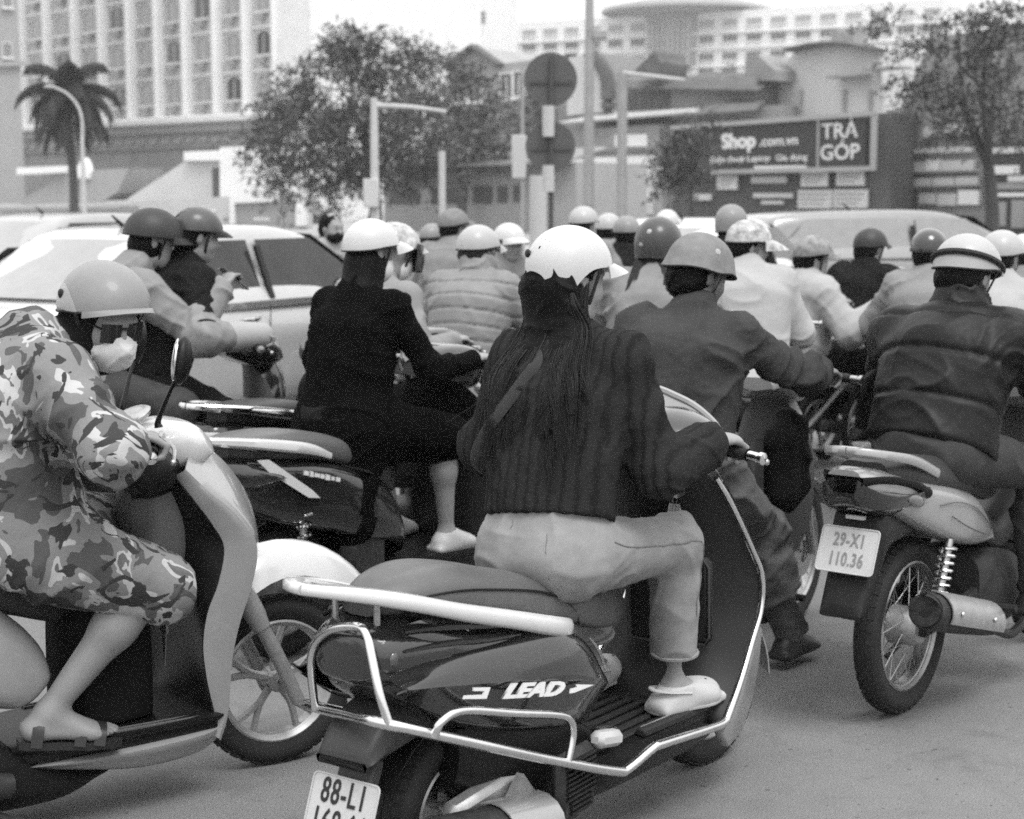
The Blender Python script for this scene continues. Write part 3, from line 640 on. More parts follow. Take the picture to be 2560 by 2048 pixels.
# ------------------------------------------------------------------ pieces shared by the two-wheelers
def wheel(par, x, r, w, rr, style='cast', mat=None, turn=0.0, n=44, disc=True, rimw=None):
    """Wheel standing on the ground at x: tyre with rounded tread, rim, spokes, hub."""
    mat = mat or alloy; R = rot('Z', turn); c = np.array([x, 0, r]); rw = rimw or w * .72
    T = lambda V: np.asarray(V, float) @ R.T + c
    m = MB(); t = r - rr
    m.lathe([(rr, -rw / 2), (rr - .012, -rw / 2 + .006), (rr - .02, -rw * .3), (rr - .02, rw * .3), (rr - .012, rw / 2 - .006), (rr, rw / 2)] , (0, 0, 0), n=n)
    m.lathe([(rr, -rw / 2), (rr - .006, -rw / 2 - .003), (rr - .016, -rw / 2 + .006), (rr - .004, -rw / 2 + .014)], (0, 0, 0), n=n); m.lathe([(rr, rw / 2), (rr - .006, rw / 2 + .003), (rr - .016, rw / 2 - .006), (rr - .004, rw / 2 - .014)], (0, 0, 0), n=n)
    if style == 'cast':
        for k in range(5):
            a = 2 * math.pi * k / 5 + .3
            for s in (-.2, .2):
                p0 = np.array([math.cos(a) * .03, 0, math.sin(a) * .03]); p1 = np.array([math.cos(a + s * .25) * rr * .5, 0, math.sin(a + s * .25) * rr * .5]); p2 = np.array([math.cos(a + s) * (rr - .012), 0, math.sin(a + s) * (rr - .012)])
                m.tube([p0, p1, p2], [.014, .011, .012], 6, 3, flat=1.0)
    elif style == 'wire':
        for k in range(36):
            a = 2 * math.pi * k / 36; b = a + (.55 if k % 4 < 2 else -.55); y = .032 if k % 2 else -.032
            m.tube([(math.cos(b) * .058, y, math.sin(b) * .058), (math.cos(a) * (rr - .015), y * .2, math.sin(a) * (rr - .015))], .0016, 4, smooth=False, caps=False)
    m.V = [T(v) for v in m.V]; wh = m.build('wheel', mat, par)
    tw = w / 2; pr = [(rr - .004, -rw / 2 + .004), (rr + t * .3, -tw * .93), (rr + t * .6, -tw), (rr + t * .82, -tw * .8), (rr + t * .95, -tw * .45), (r, 0), (rr + t * .95, tw * .45), (rr + t * .82, tw * .8), (rr + t * .6, tw), (rr + t * .3, tw * .93), (rr - .004, rw / 2 - .004)]
    m = MB(); m.lathe(cr(pr, 2), (0, 0, 0), n=n)
    for k in range(0, n * 1):                          # tread blocks along both shoulders
        a = 2 * math.pi * k / n
        for s in (-1, 1):
            q = rr + t * .945; p = np.array([q * math.cos(a + s * .03), s * tw * .5, q * math.sin(a + s * .03)]); m.box(p, (.0022, tw * .24, math.pi * r / n * .7), rot('Y', -math.degrees(a)) @ rot('Z', s * 20))
    m.V = [T(v) for v in m.V]; m.build('tyre', rubber, wh, fix=True)
    m = MB(); hr = .055 if style == 'wire' else .034
    m.lathe([(.008, -rw * .62), (hr * .9, -rw * .6), (hr, -rw * .45), (hr * .8, 0), (hr, rw * .45), (hr * .9, rw * .6), (.008, rw * .62)], (0, 0, 0), n=20); m.V = [T(v) for v in m.V]; m.build('hub', alloy if style == 'cast' else steel, wh)
    if disc:
        m = MB(); m.lathe([(.045, -rw * .75), (.098, -rw * .75), (.098, -rw * .75 - .004), (.045, -rw * .75 - .004)], (0, 0, 0), n=28); m.V = [T(v) for v in m.V]; m.build('brake_disc', steel, wh)
    return wh
def grip(par, bar, ax, L=.12, r=.017, end=chrome, lever=True, fw=(1, 0, 0)):
    """Rubber grip with ribs, bar end and brake lever; bar = middle of the grip."""
    bar = np.asarray(bar, float); ax = nrm(ax); m = MB(); pr = []
    for i in range(13): pr += [(r - (.0015 if i % 2 else 0), -L / 2 + L * i / 12)]
    b = np.stack([np.cross(ax, (0, 0, 1.)), np.cross(ax, np.cross(ax, (0, 0, 1.))), ax], 1); b[:, 0] = nrm(b[:, 0]); b[:, 1] = nrm(b[:, 1])
    m.lathe(pr, bar, 'z', 14, R=b); m.lathe([(r + .008, -L / 2 - .004), (r + .008, -L / 2), (r, -L / 2)], bar, 'z', 14, R=b); g = m.build('handle_grip', rubber, par)
    m = MB(); m.lathe([(.002, L / 2), (.013, L / 2 + .001), (.013, L / 2 + .028), (.010, L / 2 + .030), (.010, L / 2 + .034), (.0165, L / 2 + .037), (.0165, L / 2 + .048), (.002, L / 2 + .052)], bar, 'z', 14, R=b); m.build('bar_end', end, g)
    if lever:
        fw = nrm(fw); P = [bar - ax * (L / 2 + .03) + fw * .03, bar - ax * .03 + fw * .055 - np.array([0, 0, .01]), bar + ax * .05 + fw * .058 - np.array([0, 0, .018]), bar + ax * .085 + fw * .056 - np.array([0, 0, .02])]
        m = MB(); m.tube(P, [.008, .006, .0055, .006], 7, 4, flat=.8); m.ball(P[-1], .0095, 10, 6); m.build('brake_lever', steel, g)
    return g
def mirror_pair(par, bases, heads, mat=black_plastic, size=(.03, .062, .05), yaw=0):
    for b, h in zip(bases, heads):
        b, h = np.array(b, float), np.array(h, float); R = rot('Z', yaw) @ rot('Y', 8); m = MB()
        m.tube([b, b + (0, 0, .02), b * .55 + h * .45 + (0.0, 0, .01), h - (0, 0, .02)], [.012, .008, .0055, .0055], 7, 5); m.ball(h, size, 14, 8, R); o = m.build('mirror', mat, par)
        m = MB(); m.ball(h - R[:, 0] * size[0] * .62, (size[0] * .42, size[1] * .9, size[2] * .88), 14, 8, R); m.build('mirror_glass', chrome, o)
def plate(par, c, X, Y, lines, w=.19, h=.14, szs=(.068, .068), mat=white_plate, gap=.062, pen=None):
    X, Y = nrm(X), nrm(Y); Z = np.cross(X, Y); Rm = np.stack([X, Y, Z], 1); c = np.asarray(c, float)
    O = []
    for cx, cy, a0 in ((1, 1, 0), (-1, 1, 90), (-1, -1, 180), (1, -1, 270)):
        for k in range(4): a = math.radians(a0 + 30 * k); O.append(c + X * (cx * (w / 2 - .012) + .012 * math.cos(a)) + Y * (cy * (h / 2 - .012) + .012 * math.sin(a)))
    m = MB(); m.prism(O, -Z * .003); m.tube([o + Z * .001 for o in O], .0022, 6, 1, True, smooth=False); p = m.build('number_plate', mat, par, ang=30)
    for i, (s, sz) in enumerate(zip(lines, szs)): text('plate_lettering', s, sz, pen or ink, p, c + Z * .0015 + Y * (gap / 2 - gap * i), X, Y, sx=.66, extr=.0008, bold=.0008, spacing=1.12)
    return p
def mir(P): P = np.array(P, float); P[:, 1] *= -1; return P
def leg_shield(par, edge, cin, cout, mi, mo, inset=.012):
    """Leg shield as a shell between an edge line (right side, mirrored) and inner/outer centre lines."""
    e = cr(edge, 5); n = len(e); t = np.linspace(0, 1, n); ci = cr(cin, 8); ci = np.stack([np.interp(t, np.linspace(0, 1, len(ci)), ci[:, k]) for k in range(3)], 1); co = cr(cout, 8); co = np.stack([np.interp(t, np.linspace(0, 1, len(co)), co[:, k]) for k in range(3)], 1)
    G = []; Go = []
    for i in range(n):
        a, b = e[i], e[i] * (1, -1, 1); row = []; ro = []
        for s in np.linspace(-1, 1, 19):
            q = a * (1 - s) / 2 + b * (1 + s) / 2; w = (1 - abs(s) ** 2.6); w2 = (1 - abs(s) ** 2.0) ** .75
            row.append(q * (1 - w) + np.array([ci[i, 0], q[1], ci[i, 2]]) * w); ro.append(q * (1 - w2) + np.array([co[i, 0], q[1], co[i, 2]]) * w2)
        G.append(row); Go.append(ro)
    m = MB(); m.sheet(np.array(G), .004); a = m.build('leg_shield', mi, par, ang=60)
    m = MB(); m.sheet(np.array(Go), .004); b = m.build('front_cowl', mo, par, ang=60)
    return a, b
# ------------------------------------------------------------------ ground
m = MB(); g0 = 900
V = [(-g0, -60, 0), (g0, -60, 0), (g0, 1500, 0), (-g0, 1500, 0)]
tag(link('road', mesh(V, [(0, 1, 2, 3)], False), M('worn_asphalt', .2, .8, kind='road', spec=.3)), kind='structure')
# ------------------------------------------------------------------ the dark scooter in the foreground and its rider
FA = from_front(1755, 1905, 1.273, 36)
def scooter_lead():
    U = lambda L: np.array([FA.un(u, v, y) for u, v, y in L])
    S = empty('motor_scooter', FA, 'dark glossy scooter with chrome guard rails and LEAD lettering, nearest the camera', 'scooter', 'scooters and motorbikes in the traffic')
    # body
    st = []
    for x, zt, zb, w in ((-.285, .715, .61, .07), (-.25, .745, .575, .105), (-.18, .755, .535, .14), (-.08, .725, .48, .168), (.1, .69, .42, .18), (.3, .635, .375, .175), (.42, .585, .36, .155), (.50, .5, .37, .12)):
        st.append((x, [(0, zt), (w * .55, zt), (w * .9, zt - .03), (w, (zt * .6 + zb * .4)), (w * .97, zb + .03), (w * .6, zb), (0, zb)]))
    bd = MB().hull(st, 6, 5).build('body', gloss_dark, S, ang=50)
    for sg in (-1, 1):                                 # proud side panels with a crease
        G = []
        for x, zt, zb, w in ((-.29, .635, .605, .158), (-.2, .66, .55, .176), (-.08, .665, .50, .188), (.09, .655, .45, .198), (.24, .645, .41, .2), (.34, .615, .385, .195), (.42, .565, .385, .182), (.475, .5, .41, .168)):
            zc = zt * .55 + zb * .45
            G.append([(x, sg * (w - .045), zt + .004), (x, sg * (w - .014), zt - .012), (x, sg * (w + .004), zt * .75 + zb * .25), (x, sg * (w + .014), zc), (x, sg * (w + .002), zb * .65 + zt * .35), (x, sg * (w - .02), zb)])
        G = np.array(G, float); m_, k_, _ = G.shape; G = cr(G.reshape(m_, -1), 6).reshape(-1, k_, 3); Q = []
        for r in G: Q.append(np.vstack([cr(r[:4], 4), cr(r[3:], 4)[1:]]))
        MB().sheet(np.array(Q), .004 * sg).build('side_panel', gloss_dark, S, ang=24)
        m = MB(); m.tube([(-.25, sg * .128, .69), (-.14, sg * .16, .69), (-.02, sg * .18, .675), (.1, sg * .183, .662)], [.004, .007, .006, .002], 6, 5); m.tube([(-.24, sg * .12, .73), (-.14, sg * .15, .725), (0, sg * .166, .70), (.12, sg * .165, .675)], [.004, .008, .007, .002], 6, 5); m.build('tail_moulding', gloss_dark, S)
        m = MB(); m.tube([(.36, sg * .203, .60), (.41, sg * .197, .555), (.45, sg * .188, .50)], [.002, .004, .002], 6, 5); m.build('trim_strip', steel, S)
    # model lettering on the right side panel
    c = np.array([.09, -.219, .538]); X = nrm((1, .0, -.21)); Y = nrm((.21, .0, 1)); Y = nrm(Y + np.array([0, .16, 0]))
    text('model_lettering', 'LEAD', .043, white_ink, S, c, X, Y, sx=2.25, extr=.003, shear=.55, bold=.0022, spacing=1.0)
    for O_ in ([(-.262, -.010), (-.178, -.012), (-.163, .012), (-.225, .013), (-.225, .006), (-.186, .005), (-.19, -.003), (-.258, -.003)], [(.158, -.010), (.175, -.009), (.262, .007), (.185, .010), (.188, .003), (.162, 0)]):
        MB().prism([c + X * px + Y * py for px, py in O_], np.array([0, -.004, 0])).build('lettering_wing', white_ink, S, smooth=False)
        for P_ in ([(.44, sg * .192, .50), (.40, sg * .212, .44), (.33, sg * .217, .375)], [(.46, sg * .186, .47), (.52, sg * .17, .40), (.50, sg * .2, .33)], [(-.26, sg * .172, .60), (-.1, sg * .197, .50), (.1, sg * .208, .44), (.3, sg * .206, .39)]): MB().tube(P_, .0022, 4, 5).build('panel_gap', black_plastic, S)
        for x, z in ((-.2, .575), (.37, .43), (.33, .60)): MB().ball((x, sg * .203, z), (.006, .003, .006), 8, 5).build('panel_screw', steel, S)
    # seat in two lifts, with piping
    def seat_st(L): return [(x, [(0, zt), (w * .5, zt + .002), (w * .86, zt - .016), (w, zt * .5 + zb * .5), (w * .94, zb + .006), (w * .5, zb - .004), (0, zb - .004)]) for x, zt, zb, w in L]
    SL = ((-.25, .79, .755, .05), (-.18, .822, .745, .09), (-.06, .83, .73, .122), (.06, .812, .705, .136), (.22, .77, .665, .142), (.38, .715, .62, .138), (.53, .688, .575, .115), (.66, .672, .55, .088), (.74, .63, .545, .062))
    seat = MB().hull(seat_st(SL), 7, 5).build('seat', seat_grey, S, ang=50)
    for sg in (-1, 1):
        MB().tube([(x, sg * w * k, z) for x, z, w, k in ((-.18, .785, .09, 1.0), (-.06, .785, .122, 1.005), (.06, .768, .136, 1.005), (.22, .735, .142, 1.003), (.32, .7, .14, 1.0), (.39, .655, .137, .99), (.42, .615, .134, .97))], .003, 6, 5).build('seat_piping', black_plastic, seat)
    # white grab rail with a slotted carrier at its tail
    m = MB(); arms = []
    for sg in (-1, 1):
        m.bar([(.35, sg * .150, .618), (.31, sg * .158, .632), (.22, sg * .165, .658), (.08, sg * .168, .70), (-.1, sg * .163, .752), (-.24, sg * .145, .797), (-.35, sg * .095, .828), (-.41, sg * .035, .84), (-.42, 0, .841)], [.008, .024, .034, .034, .032, .03, .026, .02, .018], [.012, .022, .023, .021, .019, .017, .014, .011, .011])
    rail = m.build('grab_rail', gloss_white, S, ang=50)
    m = MB()
    for y in (-.075, -.03, .03, .075): m.tube([(-.375 + abs(y) * .5, y, .832), (-.27, y * 1.25, .812), (-.19, y * 1.4, .79)], [.012, .013, .012], 8, 4, flat=.5, up=(0, 0, 1))
    m.sheet(np.array([[(x, y, .806 - (x + .27) * .28) for y in np.linspace(-.14, .14, 5)] for x in (-.27, -.23, -.19)]), .012); m.build('carrier_deck', gloss_white, rail)
    m = MB()
    pass
    for x, y, z in ((-.05, .14, .715), (-.05, -.14, .715), (-.26, .06, .77), (-.26, -.06, .77)): MB().tube([(x, y, z - .03), (x, y, z + .02)], .008, 8, smooth=False).build('rail_bolt', steel, rail)
    m = MB().box((-.03, 0, .725), (.17, .11, .02), rot('Y', 16)); m.build('tail_tray', black_plastic, S)
    # tail lamp, signals, plate
    st = [(x, [(0, zt), (w * .6, zt - .004), (w, zt * .6 + zb * .4), (w * .85, zb + .015), (0, zb)]) for x, zt, zb, w in ((-.312, .705, .635, .045), (-.302, .728, .615, .085), (-.265, .742, .60, .117), (-.2, .742, .60, .141), (-.13, .72, .625, .158), (-.12, .715, .63, .156))]
    tl = MB().hull(st, 5, 5).build('tail_lamp', lens_dark, S, ang=50)
    for sg in (-1, 1):
        m = MB().ball((-.262, sg * .112, .672), (.02, .008, .02), 10, 6); m.build('rear_indicator', M('smoked_indicator_lens', .06, .05, coat=1.0), tl)
    m = MB(); m.hull([(x, [(0, zt), (w * .8, zt - .004), (w, zt - .03), (w, zb + .01), (0, zb)]) for x, zt, zb, w in ((-.05, .58, .46, .06), (-.16, .56, .45, .072), (-.25, .525, .44, .078), (-.30, .48, .43, .074), (-.315, .455, .435, .068))], 4, 3); m.box((-.27, 0, .36), (.02, .05, .08), rot('Y', 22), .008)
    m.build('rear_mudguard', M('dark_grey_plastic', .035, .5, var=.2), S)  # a paler grey than the other dark plastic
    plate(S, (-.318, 0, .328), (0, -1, 0), (.36, 0, 1), ('88-L1', '168.66'), szs=(.078, .078), gap=.066)
    # chrome guard on both sides
    gp = U([(800, 1771, .10), (880, 1790, -.05), (975, 1812, -.19), (1200, 1862, -.25), (1400, 1905, -.26), (1540, 1928, -.262), (1570, 1922, -.262), (1630, 1872, -.262), (1655, 1860, -.262), (1790, 1816, -.25), (1815, 1800, -.245)])
    lp = U([(1085, 1842, -.238), (1105, 1803, -.25), (1160, 1777, -.255), (1290, 1784, -.26), (1400, 1789, -.262), (1428, 1806, -.262), (1432, 1840, -.262), (1420, 1905, -.262)])
    rp = np.array([(-.377, -.19, .572), (-.384, -.17, .636), (-.373, -.14, .709), (-.362, -.12, .744), (-.355, -.09, .76), (-.338, 0, .738), (-.322, .06, .70), (-.308, .09, .658), (-.298, .1, .61), (-.282, .105, .528)])
    up = U([(1815, 1800, -.245), (1850, 1705, -.235), (1878, 1610, -.225), (1903, 1520, -.22), (1905, 1440, -.22), (1880, 1372, -.215), (1830, 1262, -.205), (1790, 1195, -.19)])
    for sg in (1, -1):
        f = (lambda P: P) if sg == 1 else mir; m = MB(); m.tube(gp if sg == 1 else np.vstack([gp[:1], mir(gp[3:])]), .0125, 10, 5); (m.tube(lp, .0095, 9, 6) if sg == 1 else None); (m.tube(rp, .0098, 9, 6) if sg == 1 else None); g = m.build('guard_rail', chrome, S, ang=60)
        m = MB(); m.tube(f(up), [.012, .0095, .009, .008, .008, .008, .008, .008], 9, 6); m.build('shield_guard_rail', chrome, S, ang=60)
    # leg shield, glove box, front cowl
    ed = up + np.array([0, .012, 0]); ed[:, 0] -= .004
    sh, cw = leg_shield(S, np.vstack([[(.9, -.11, .985)], ed[::-1][0:], [(.96, -.215, .225)]]), [(.885, 0, .99), (.93, 0, .86), (.985, 0, .7), (1.0, 0, .5), (.98, 0, .36), (.93, 0, .285)], [(1.06, 0, 1.01), (1.2, 0, .9), (1.33, 0, .74), (1.34, 0, .58), (1.18, 0, .42), (1.06, 0, .26)], dark_plastic, gloss_dark)
    m = MB().box((.985, -.055, .56), (.022, .12, .125), rot('Z', 14) @ rot('Y', -4), .016); gb = m.build('glove_box_door', dark_plastic, sh); m = MB(); R_ = rot('Z', 14) @ rot('Y', -4); m.tube([np.array((.985, -.055, .56)) + R_ @ np.array((-.02, y, z)) for y, z in ((-.1, -.12), (.1, -.12), (.115, -.1), (.115, .1), (.1, .12), (-.1, .12), (-.115, .1), (-.115, -.1))], .004, 6, 1, True, smooth=False); m.build('glove_box_rim', M('dark_grey_plastic', .035, .5), gb)
    m = MB(); m.tube([(.98, -.10, .872), (.93, -.105, .868)], .016, 10, smooth=False); m.build('ignition_lock', steel, sh)
    m = MB(); k0 = np.array([.918, -.105, .868])
    m.box(k0 + (-.005, 0, 0), (.004, .012, .012)); m.tube([k0 + (.012 * math.cos(a), .0, -.02 + .012 * math.sin(a)) for a in np.linspace(0, 6, 9)], .0018, 5, 1)
    for i, (dy, L) in enumerate(((-.015, .06), (0, .075), (.014, .05))): m.box(k0 + (.0, dy, -.03 - L / 2), (.003, .007, L / 2), rot('X', dy * 900))
    m.build('key_bunch', chrome, sh)
    m = MB(); m.tube([(.93, -.03, .79), (.90, -.03, .785)], .006, 8, smooth=False); m.tube([(.90, -.05, .79), (.90, -.01, .79)], .005, 8, smooth=False); m.build('bag_hook', steel, sh)
    lt = U([(1893, 1560, -.2), (1906, 1570, -.2), (1900, 1650, -.2), (1884, 1745, -.2), (1856, 1830, -.2), (1822, 1868, -.2), (1806, 1835, -.2), (1842, 1760, -.2), (1872, 1665, -.2)])
    for sg in (1, -1): MB().prism(lt if sg == 1 else mir(lt), (0, sg * .03, 0), .004).build('lower_trim', gloss_silver, S, ang=60)
    # floor, skirts, belly
    m = MB(); m.hull([(x, [(0, .287), (w * .9, .287), (w, .275), (w, .235), (w * .85, .18), (w * .6, .15), (0, .15)]) for x, w in ((.36, .15), (.48, .195), (.7, .205), (.9, .205), (1.03, .19))], 4, 4); fl = m.build('floorboard', black_plastic, S, ang=40)
    m = MB()
    for k in range(9): m.box((.7, -.16 + .04 * k, .290), (.17, .012, .004), None, .003)
    m.build('floor_mat_rib', rubber, fl)
    for sg in (-1, 1):
        MB().box((.78, sg * .192, .292), (.17, .016, .012), rot('Y', 2), .006).build('sill_rubber', rubber, fl); MB().tube([(.62, sg * .186, .307), (.94, sg * .186, .298)], .004, 6, smooth=False).build('sill_trim', steel, fl)
        m = MB(); m.box((.40, sg * .225, .345), (.052, .022, .02), rot('Y', 10), .012); m.build('pillion_peg', rubber_white, fl); MB().box((.43, sg * .2, .335), (.05, .02, .026), rot('Y', 10), .012).build('peg_bracket', gloss_black, fl)
    m = MB(); m.hull([(x, [(0, zt), (w, zt - .01), (w * .9, zb + .02), (0, zb)]) for x, zt, zb, w in ((-.02, .46, .3, .09), (.15, .44, .2, .13), (.35, .4, .15, .15), (.55, .3, .14, .16), (.9, .28, .14, .15), (1.06, .26, .18, .1))], 4, 4); m.build('belly_panel', black_plastic, S)
    # engine side: radiator grille, swing arm, silencer
    m = MB(); m.box((.27, -.215, .27), (.085, .02, .085), rot('Z', 4), .02); rg = m.build('radiator_cover', dark_metal, S)
    m = MB()
    for k in range(11): m.box((.27, -.238, .335 - .0125 * k), (.066 if k < 8 else .05, .006, .0028), rot('Z', 4))
    m.build('radiator_slat', dark_plastic, rg)
    m = MB(); m.box((.1, -.11, .27), (.18, .03, .04), rot('Y', -6), .015); m.box((.05, .12, .26), (.2, .05, .08), None, .03); m.prism([(.2, -.17, .24), (.13, -.17, .32), (.05, -.17, .24)], (0, .02, 0)); m.build('swing_arm', alloy, S)
    m = MB(); m.tube([(.3, -.19, .19), (.12, -.19, .215), (.0, -.19, .225), (-.28, -.185, .265), (-.31, -.185, .27)], [.025, .045, .062, .062, .05], 16, 5); ex = m.build('silencer', dark_metal, S)
    m = MB(); m.sheet(np.array([[(x, -.19 - .071 * math.sin(a), .222 - x * .14 + .071 * math.cos(a)) for a in np.linspace(-.5, 2.3, 8)] for x in np.linspace(-.02, .17, 5)]), .004); m.build('heat_shield', gloss_silver, ex)
    wheel(S, .04, .217, .1, .137, 'cast', alloy, disc=False)
    m = MB(); m.sheet(np.array([[(.255 * math.cos(a), y, .217 + .255 * math.sin(a) - abs(y) * .1) for y in np.linspace(-.06, .06, 5)] for a in np.linspace(.5, 2.6, 10)]), .004); m.build('wheel_hugger', black_plastic, S)
    # front wheel, fork, fender
    wheel(S, 1.273, .2335, .09, .155, 'cast', alloy, turn=-6)
    m = MB(); m.sheet(np.array([[(1.273 + .262 * math.cos(a), y, .2335 + .262 * math.sin(a) - abs(y) ** 2 * 6) for y in np.linspace(-.08, .08, 7)] for a in np.linspace(.1, 2.75, 16)]), .005); m.build('front_fender', gloss_silver, S)
    m = MB()
    for sg in (-1, 1): m.tube([(1.273, sg * .085, .2335), (1.19, sg * .085, .45), (1.13, sg * .06, .6)], .017, 10, 3)
    m.build('front_fork', steel, S)
    # handlebar cowl, instrument visor, grips
    m = MB(); m.hull([(x, [(0, zt), (w * .5, zt - .004), (w, zt - .05), (w * .9, zb + .02), (w * .4, zb), (0, zb)]) for x, zt, zb, w in ((.83, 1.035, .96, .06), (.88, 1.07, .94, .15), (.96, 1.09, .93, .19), (1.05, 1.08, .93, .16), (1.11, 1.03, .95, .08))], 5, 5); hb = m.build('handlebar_cowl', gloss_dark, S, ang=60)
    rimp = U([(1605, 978, .1), (1640, 972, .06), (1690, 992, 0.0), (1740, 1018, -.06), (1790, 1062, -.12), (1806, 1098, -.15)])
    MB().tube(rimp, [.008, .011, .012, .011, .009, .006], 8, 6).build('visor_rim', gloss_grey, hb)
    b2 = rimp + np.array([-.06, 0.02, -.075]); MB().sheet(np.array([[cr(rimp, 3)[i] * (1 - t) + cr(b2, 3)[i] * t for t in np.linspace(0, 1, 5)] for i in range(len(cr(rimp, 3)))]), .004).build('instrument_hood', gloss_grey, hb)
    m = MB().box((.86, 0, 1.045), (.035, .09, .006), rot('Y', -38), .004); m.build('instrument_glass', lens_clear, hb)
    for sg in (-1, 1):
        a = nrm((-.1, sg, -.12)); b = np.array([.905, sg * .275, 1.0]); MB().tube([(.95, sg * .1, 1.02), b], .012, 8, smooth=False).build('handlebar', steel, hb); grip(S, b, a, .12, end=steel if sg == 1 else chrome)
    return S
SA = scooter_lead()
webbing_grey = M('grey_bag_strap', .022, .8)
def rider_lead():
    P = empty('person', FA, 'long-haired woman in dark knitted cardigan and pale jeans on the nearest scooter', 'person', 'riders and passengers in the traffic')
    b = Body((.40, -.045, .785), (.535, -.018, 1.30), head=(-18, 6, 0), hands={'R': (.82, -.275, 1.03), 'L': (.82, .275, 1.03)}, feet={'R': (.84, -.158, .372), 'L': (.88, .13, .372)}, elbow={'R': (-.15, -.30, -1), 'L': (-.3, .45, -.8)}, knee={'R': (.8, -.1, .5), 'L': (.8, .1, .6)}, hoff=(-.02, .018, .026), shin=.385, shw=.155)
    fd = {q: nrm((1, sg * .2, 0)) for q, sg in (('L', 1), ('R', -1))}
    sk = b.head() + b.torso(-.02) + b.arms(-.012) + b.legs(-.016) + [p for q in 'LR' for p in b.foot(q, fd[q])]
    for q, sg in (('R', -1), ('L', 1)): sk += b.hand(q, (.905, sg * .275, 1.0), (-.1, sg, -.12))
    body = link('body', solid(sk, .0055), skin, P)
    # jeans: hips, thighs, cuffs that stop above the ankle
    tr = [ecap(b.hip + (-.02, .045, -.005), b.hip + (-.02, -.05, -.005), (0, 0, 1), .106, .12, .106, .12, .05), ecap(b.hip + (0.0, 0, .05), b.mid, b.l, .145, .11, .135, .105, .05)] + [c_ for q in 'LR' for c_ in (cone(b.hj[q], b.kn[q], .094, .074, .05), cone(b.kn[q], b.kn[q] + (b.an[q] - b.kn[q]) * .80, .074, .06, .03), rbox(b.kn[q] + (b.an[q] - b.kn[q]) * .97, (.12, .12, .068), .004, np.stack([nrm(np.cross(b.an[q] - b.kn[q], (0, 1, 0))), nrm(np.cross(b.an[q] - b.kn[q], np.cross(b.an[q] - b.kn[q], (0, 1, 0)))), nrm(b.an[q] - b.kn[q])], 1), .004, -1))]
    for q in 'LR': d = nrm(b.an[q] - b.kn[q]); tr.append(half(b.kn[q] + d * .285, d, .003)); 
    tr = [p for p in tr if p[0] != 'h']
    o = link('jeans', solid(tr, .0065, folds(.0055, (9, 7, 11), 3, joints=[b.kn['R'], b.kn['L'], b.hj['R'] + (.05, -.03, .03), b.hj['L'], b.kn['R'] * .4 + b.an['R'] * .6], jk=1.3)), denim_pale, P)
    seam = M('denim_seam', .15, .85); U = lambda L, y: [FA.un(u, v, y) for u, v in L]
    stitch('pocket_seam', o, U([(1388, 1350), (1393, 1395), (1412, 1415), (1452, 1422), (1500, 1397), (1506, 1352)], -.12), seam, o); stitch('back_seam', o, U([(1335, 1335), (1342, 1385), (1352, 1425)], -.02), seam, o)
    stitch('pocket_seam', o, U([(1255, 1345), (1262, 1385), (1285, 1400), (1318, 1385)], .06), seam, o)
    stitch('side_seam', o, [b.hip + (.03, -.2, .05), b.hj['R'] + (.1, -.1, .02), b.hj['R'] * .4 + b.kn['R'] * .6 + (0, -.1, .02), b.kn['R'] + (0.02, -.09, .0), b.kn['R'] * .5 + b.an['R'] * .5 + (0, -.08, 0)], seam, o)
    for q in 'LR':
        mb = MB(); d = nrm(b.an[q] - b.kn[q]); c = b.kn[q] + d * .302; u = nrm(np.cross(d, (0, 1, 0))); v = np.cross(d, u); mb.tube([c + u * .06 * math.cos(a) + v * .06 * math.sin(a) for a in np.linspace(0, 2 * math.pi, 18, endpoint=False)], .006, 6, 1, True, smooth=False); mb.build('jean_cuff', denim_pale, o)
    # cardigan
    ja = b.torso(.02, .96) + [ecap(b.hip + b.up * .05, b.hip + b.up * .34, b.l, .158, .124, .17, .128, .05)] + b.arms(.017, .98) + [cone(b.neck - b.up * .045, b.neck + b.up * .0, .08, .062, .04)]
    for q in 'LR': ja += [cone(b.el[q], b.el[q] + (b.wr[q] - b.el[q]) * .75, .058, .056, .05)]
    ja += [half(b.hip + b.up * .085, -b.up - b.l * .05, .01)]
    fo = folds(.0055, (7, 7, 11), 11, joints=[b.el['R'], b.el['L'], b.sh['R'] - b.up * .08, b.sh['L'] - b.up * .08])
    link('cardigan', solid(ja, .0065, lambda V, N: fo(V, N) + .0012 * np.sin(V[:, 1] * 210 + 2 * vn(V * 14)) * (np.abs(N[:, 1]) < .85)), knit_dark, P)
    for q, sg in (('R', -1), ('L', 1)): shoe('clog', b, q, fd[q], rubber_white, P, .006, .006, clog=True)
    helmet(b, P, helmet_white, 'ladies', 1.0, -4, vents=((-.93, .28, .30),), strap=1, edge=False)
    # hair: cap under the shell, then two long falls of strands down the back
    def fall(sg, y1, y2, L):
        p = [b.H(-.07, sg * .045, -.03), b.neck + b.l * sg * y1 * .7 - b.f * .055 + b.up * .02, b.neck + b.l * sg * y1 - b.f * .112 - b.up * .10, b.neck + b.l * sg * y2 - b.f * .132 - b.up * L]
        return [ecap(p[0], p[1], b.l, .05, .03, .04, .028, .03), ecap(p[1], p[2], b.l, .046, .028, .046, .016, .03), ecap(p[2], p[3], b.l, .046, .016, .014, .005, .02)]
    hm = hairmass(b, hair_black, P, -.13, .0, .007, fall(1, .062, .065, .24) + fall(-1, .052, .095, .24)); rs = random.Random(5); roots = []
    locks = [(sg, y + rs.gauss(0, .006), rs.uniform(.15, .31), rs.uniform(0, .016)) for sg in (1, -1) for y in (.02, .032, .045, .058, .07, .082, .094) for _ in (0, 1)] + [(-1, .11, .22, .0), (-1, .12, .17, .0), (1, .105, .2, .0)]
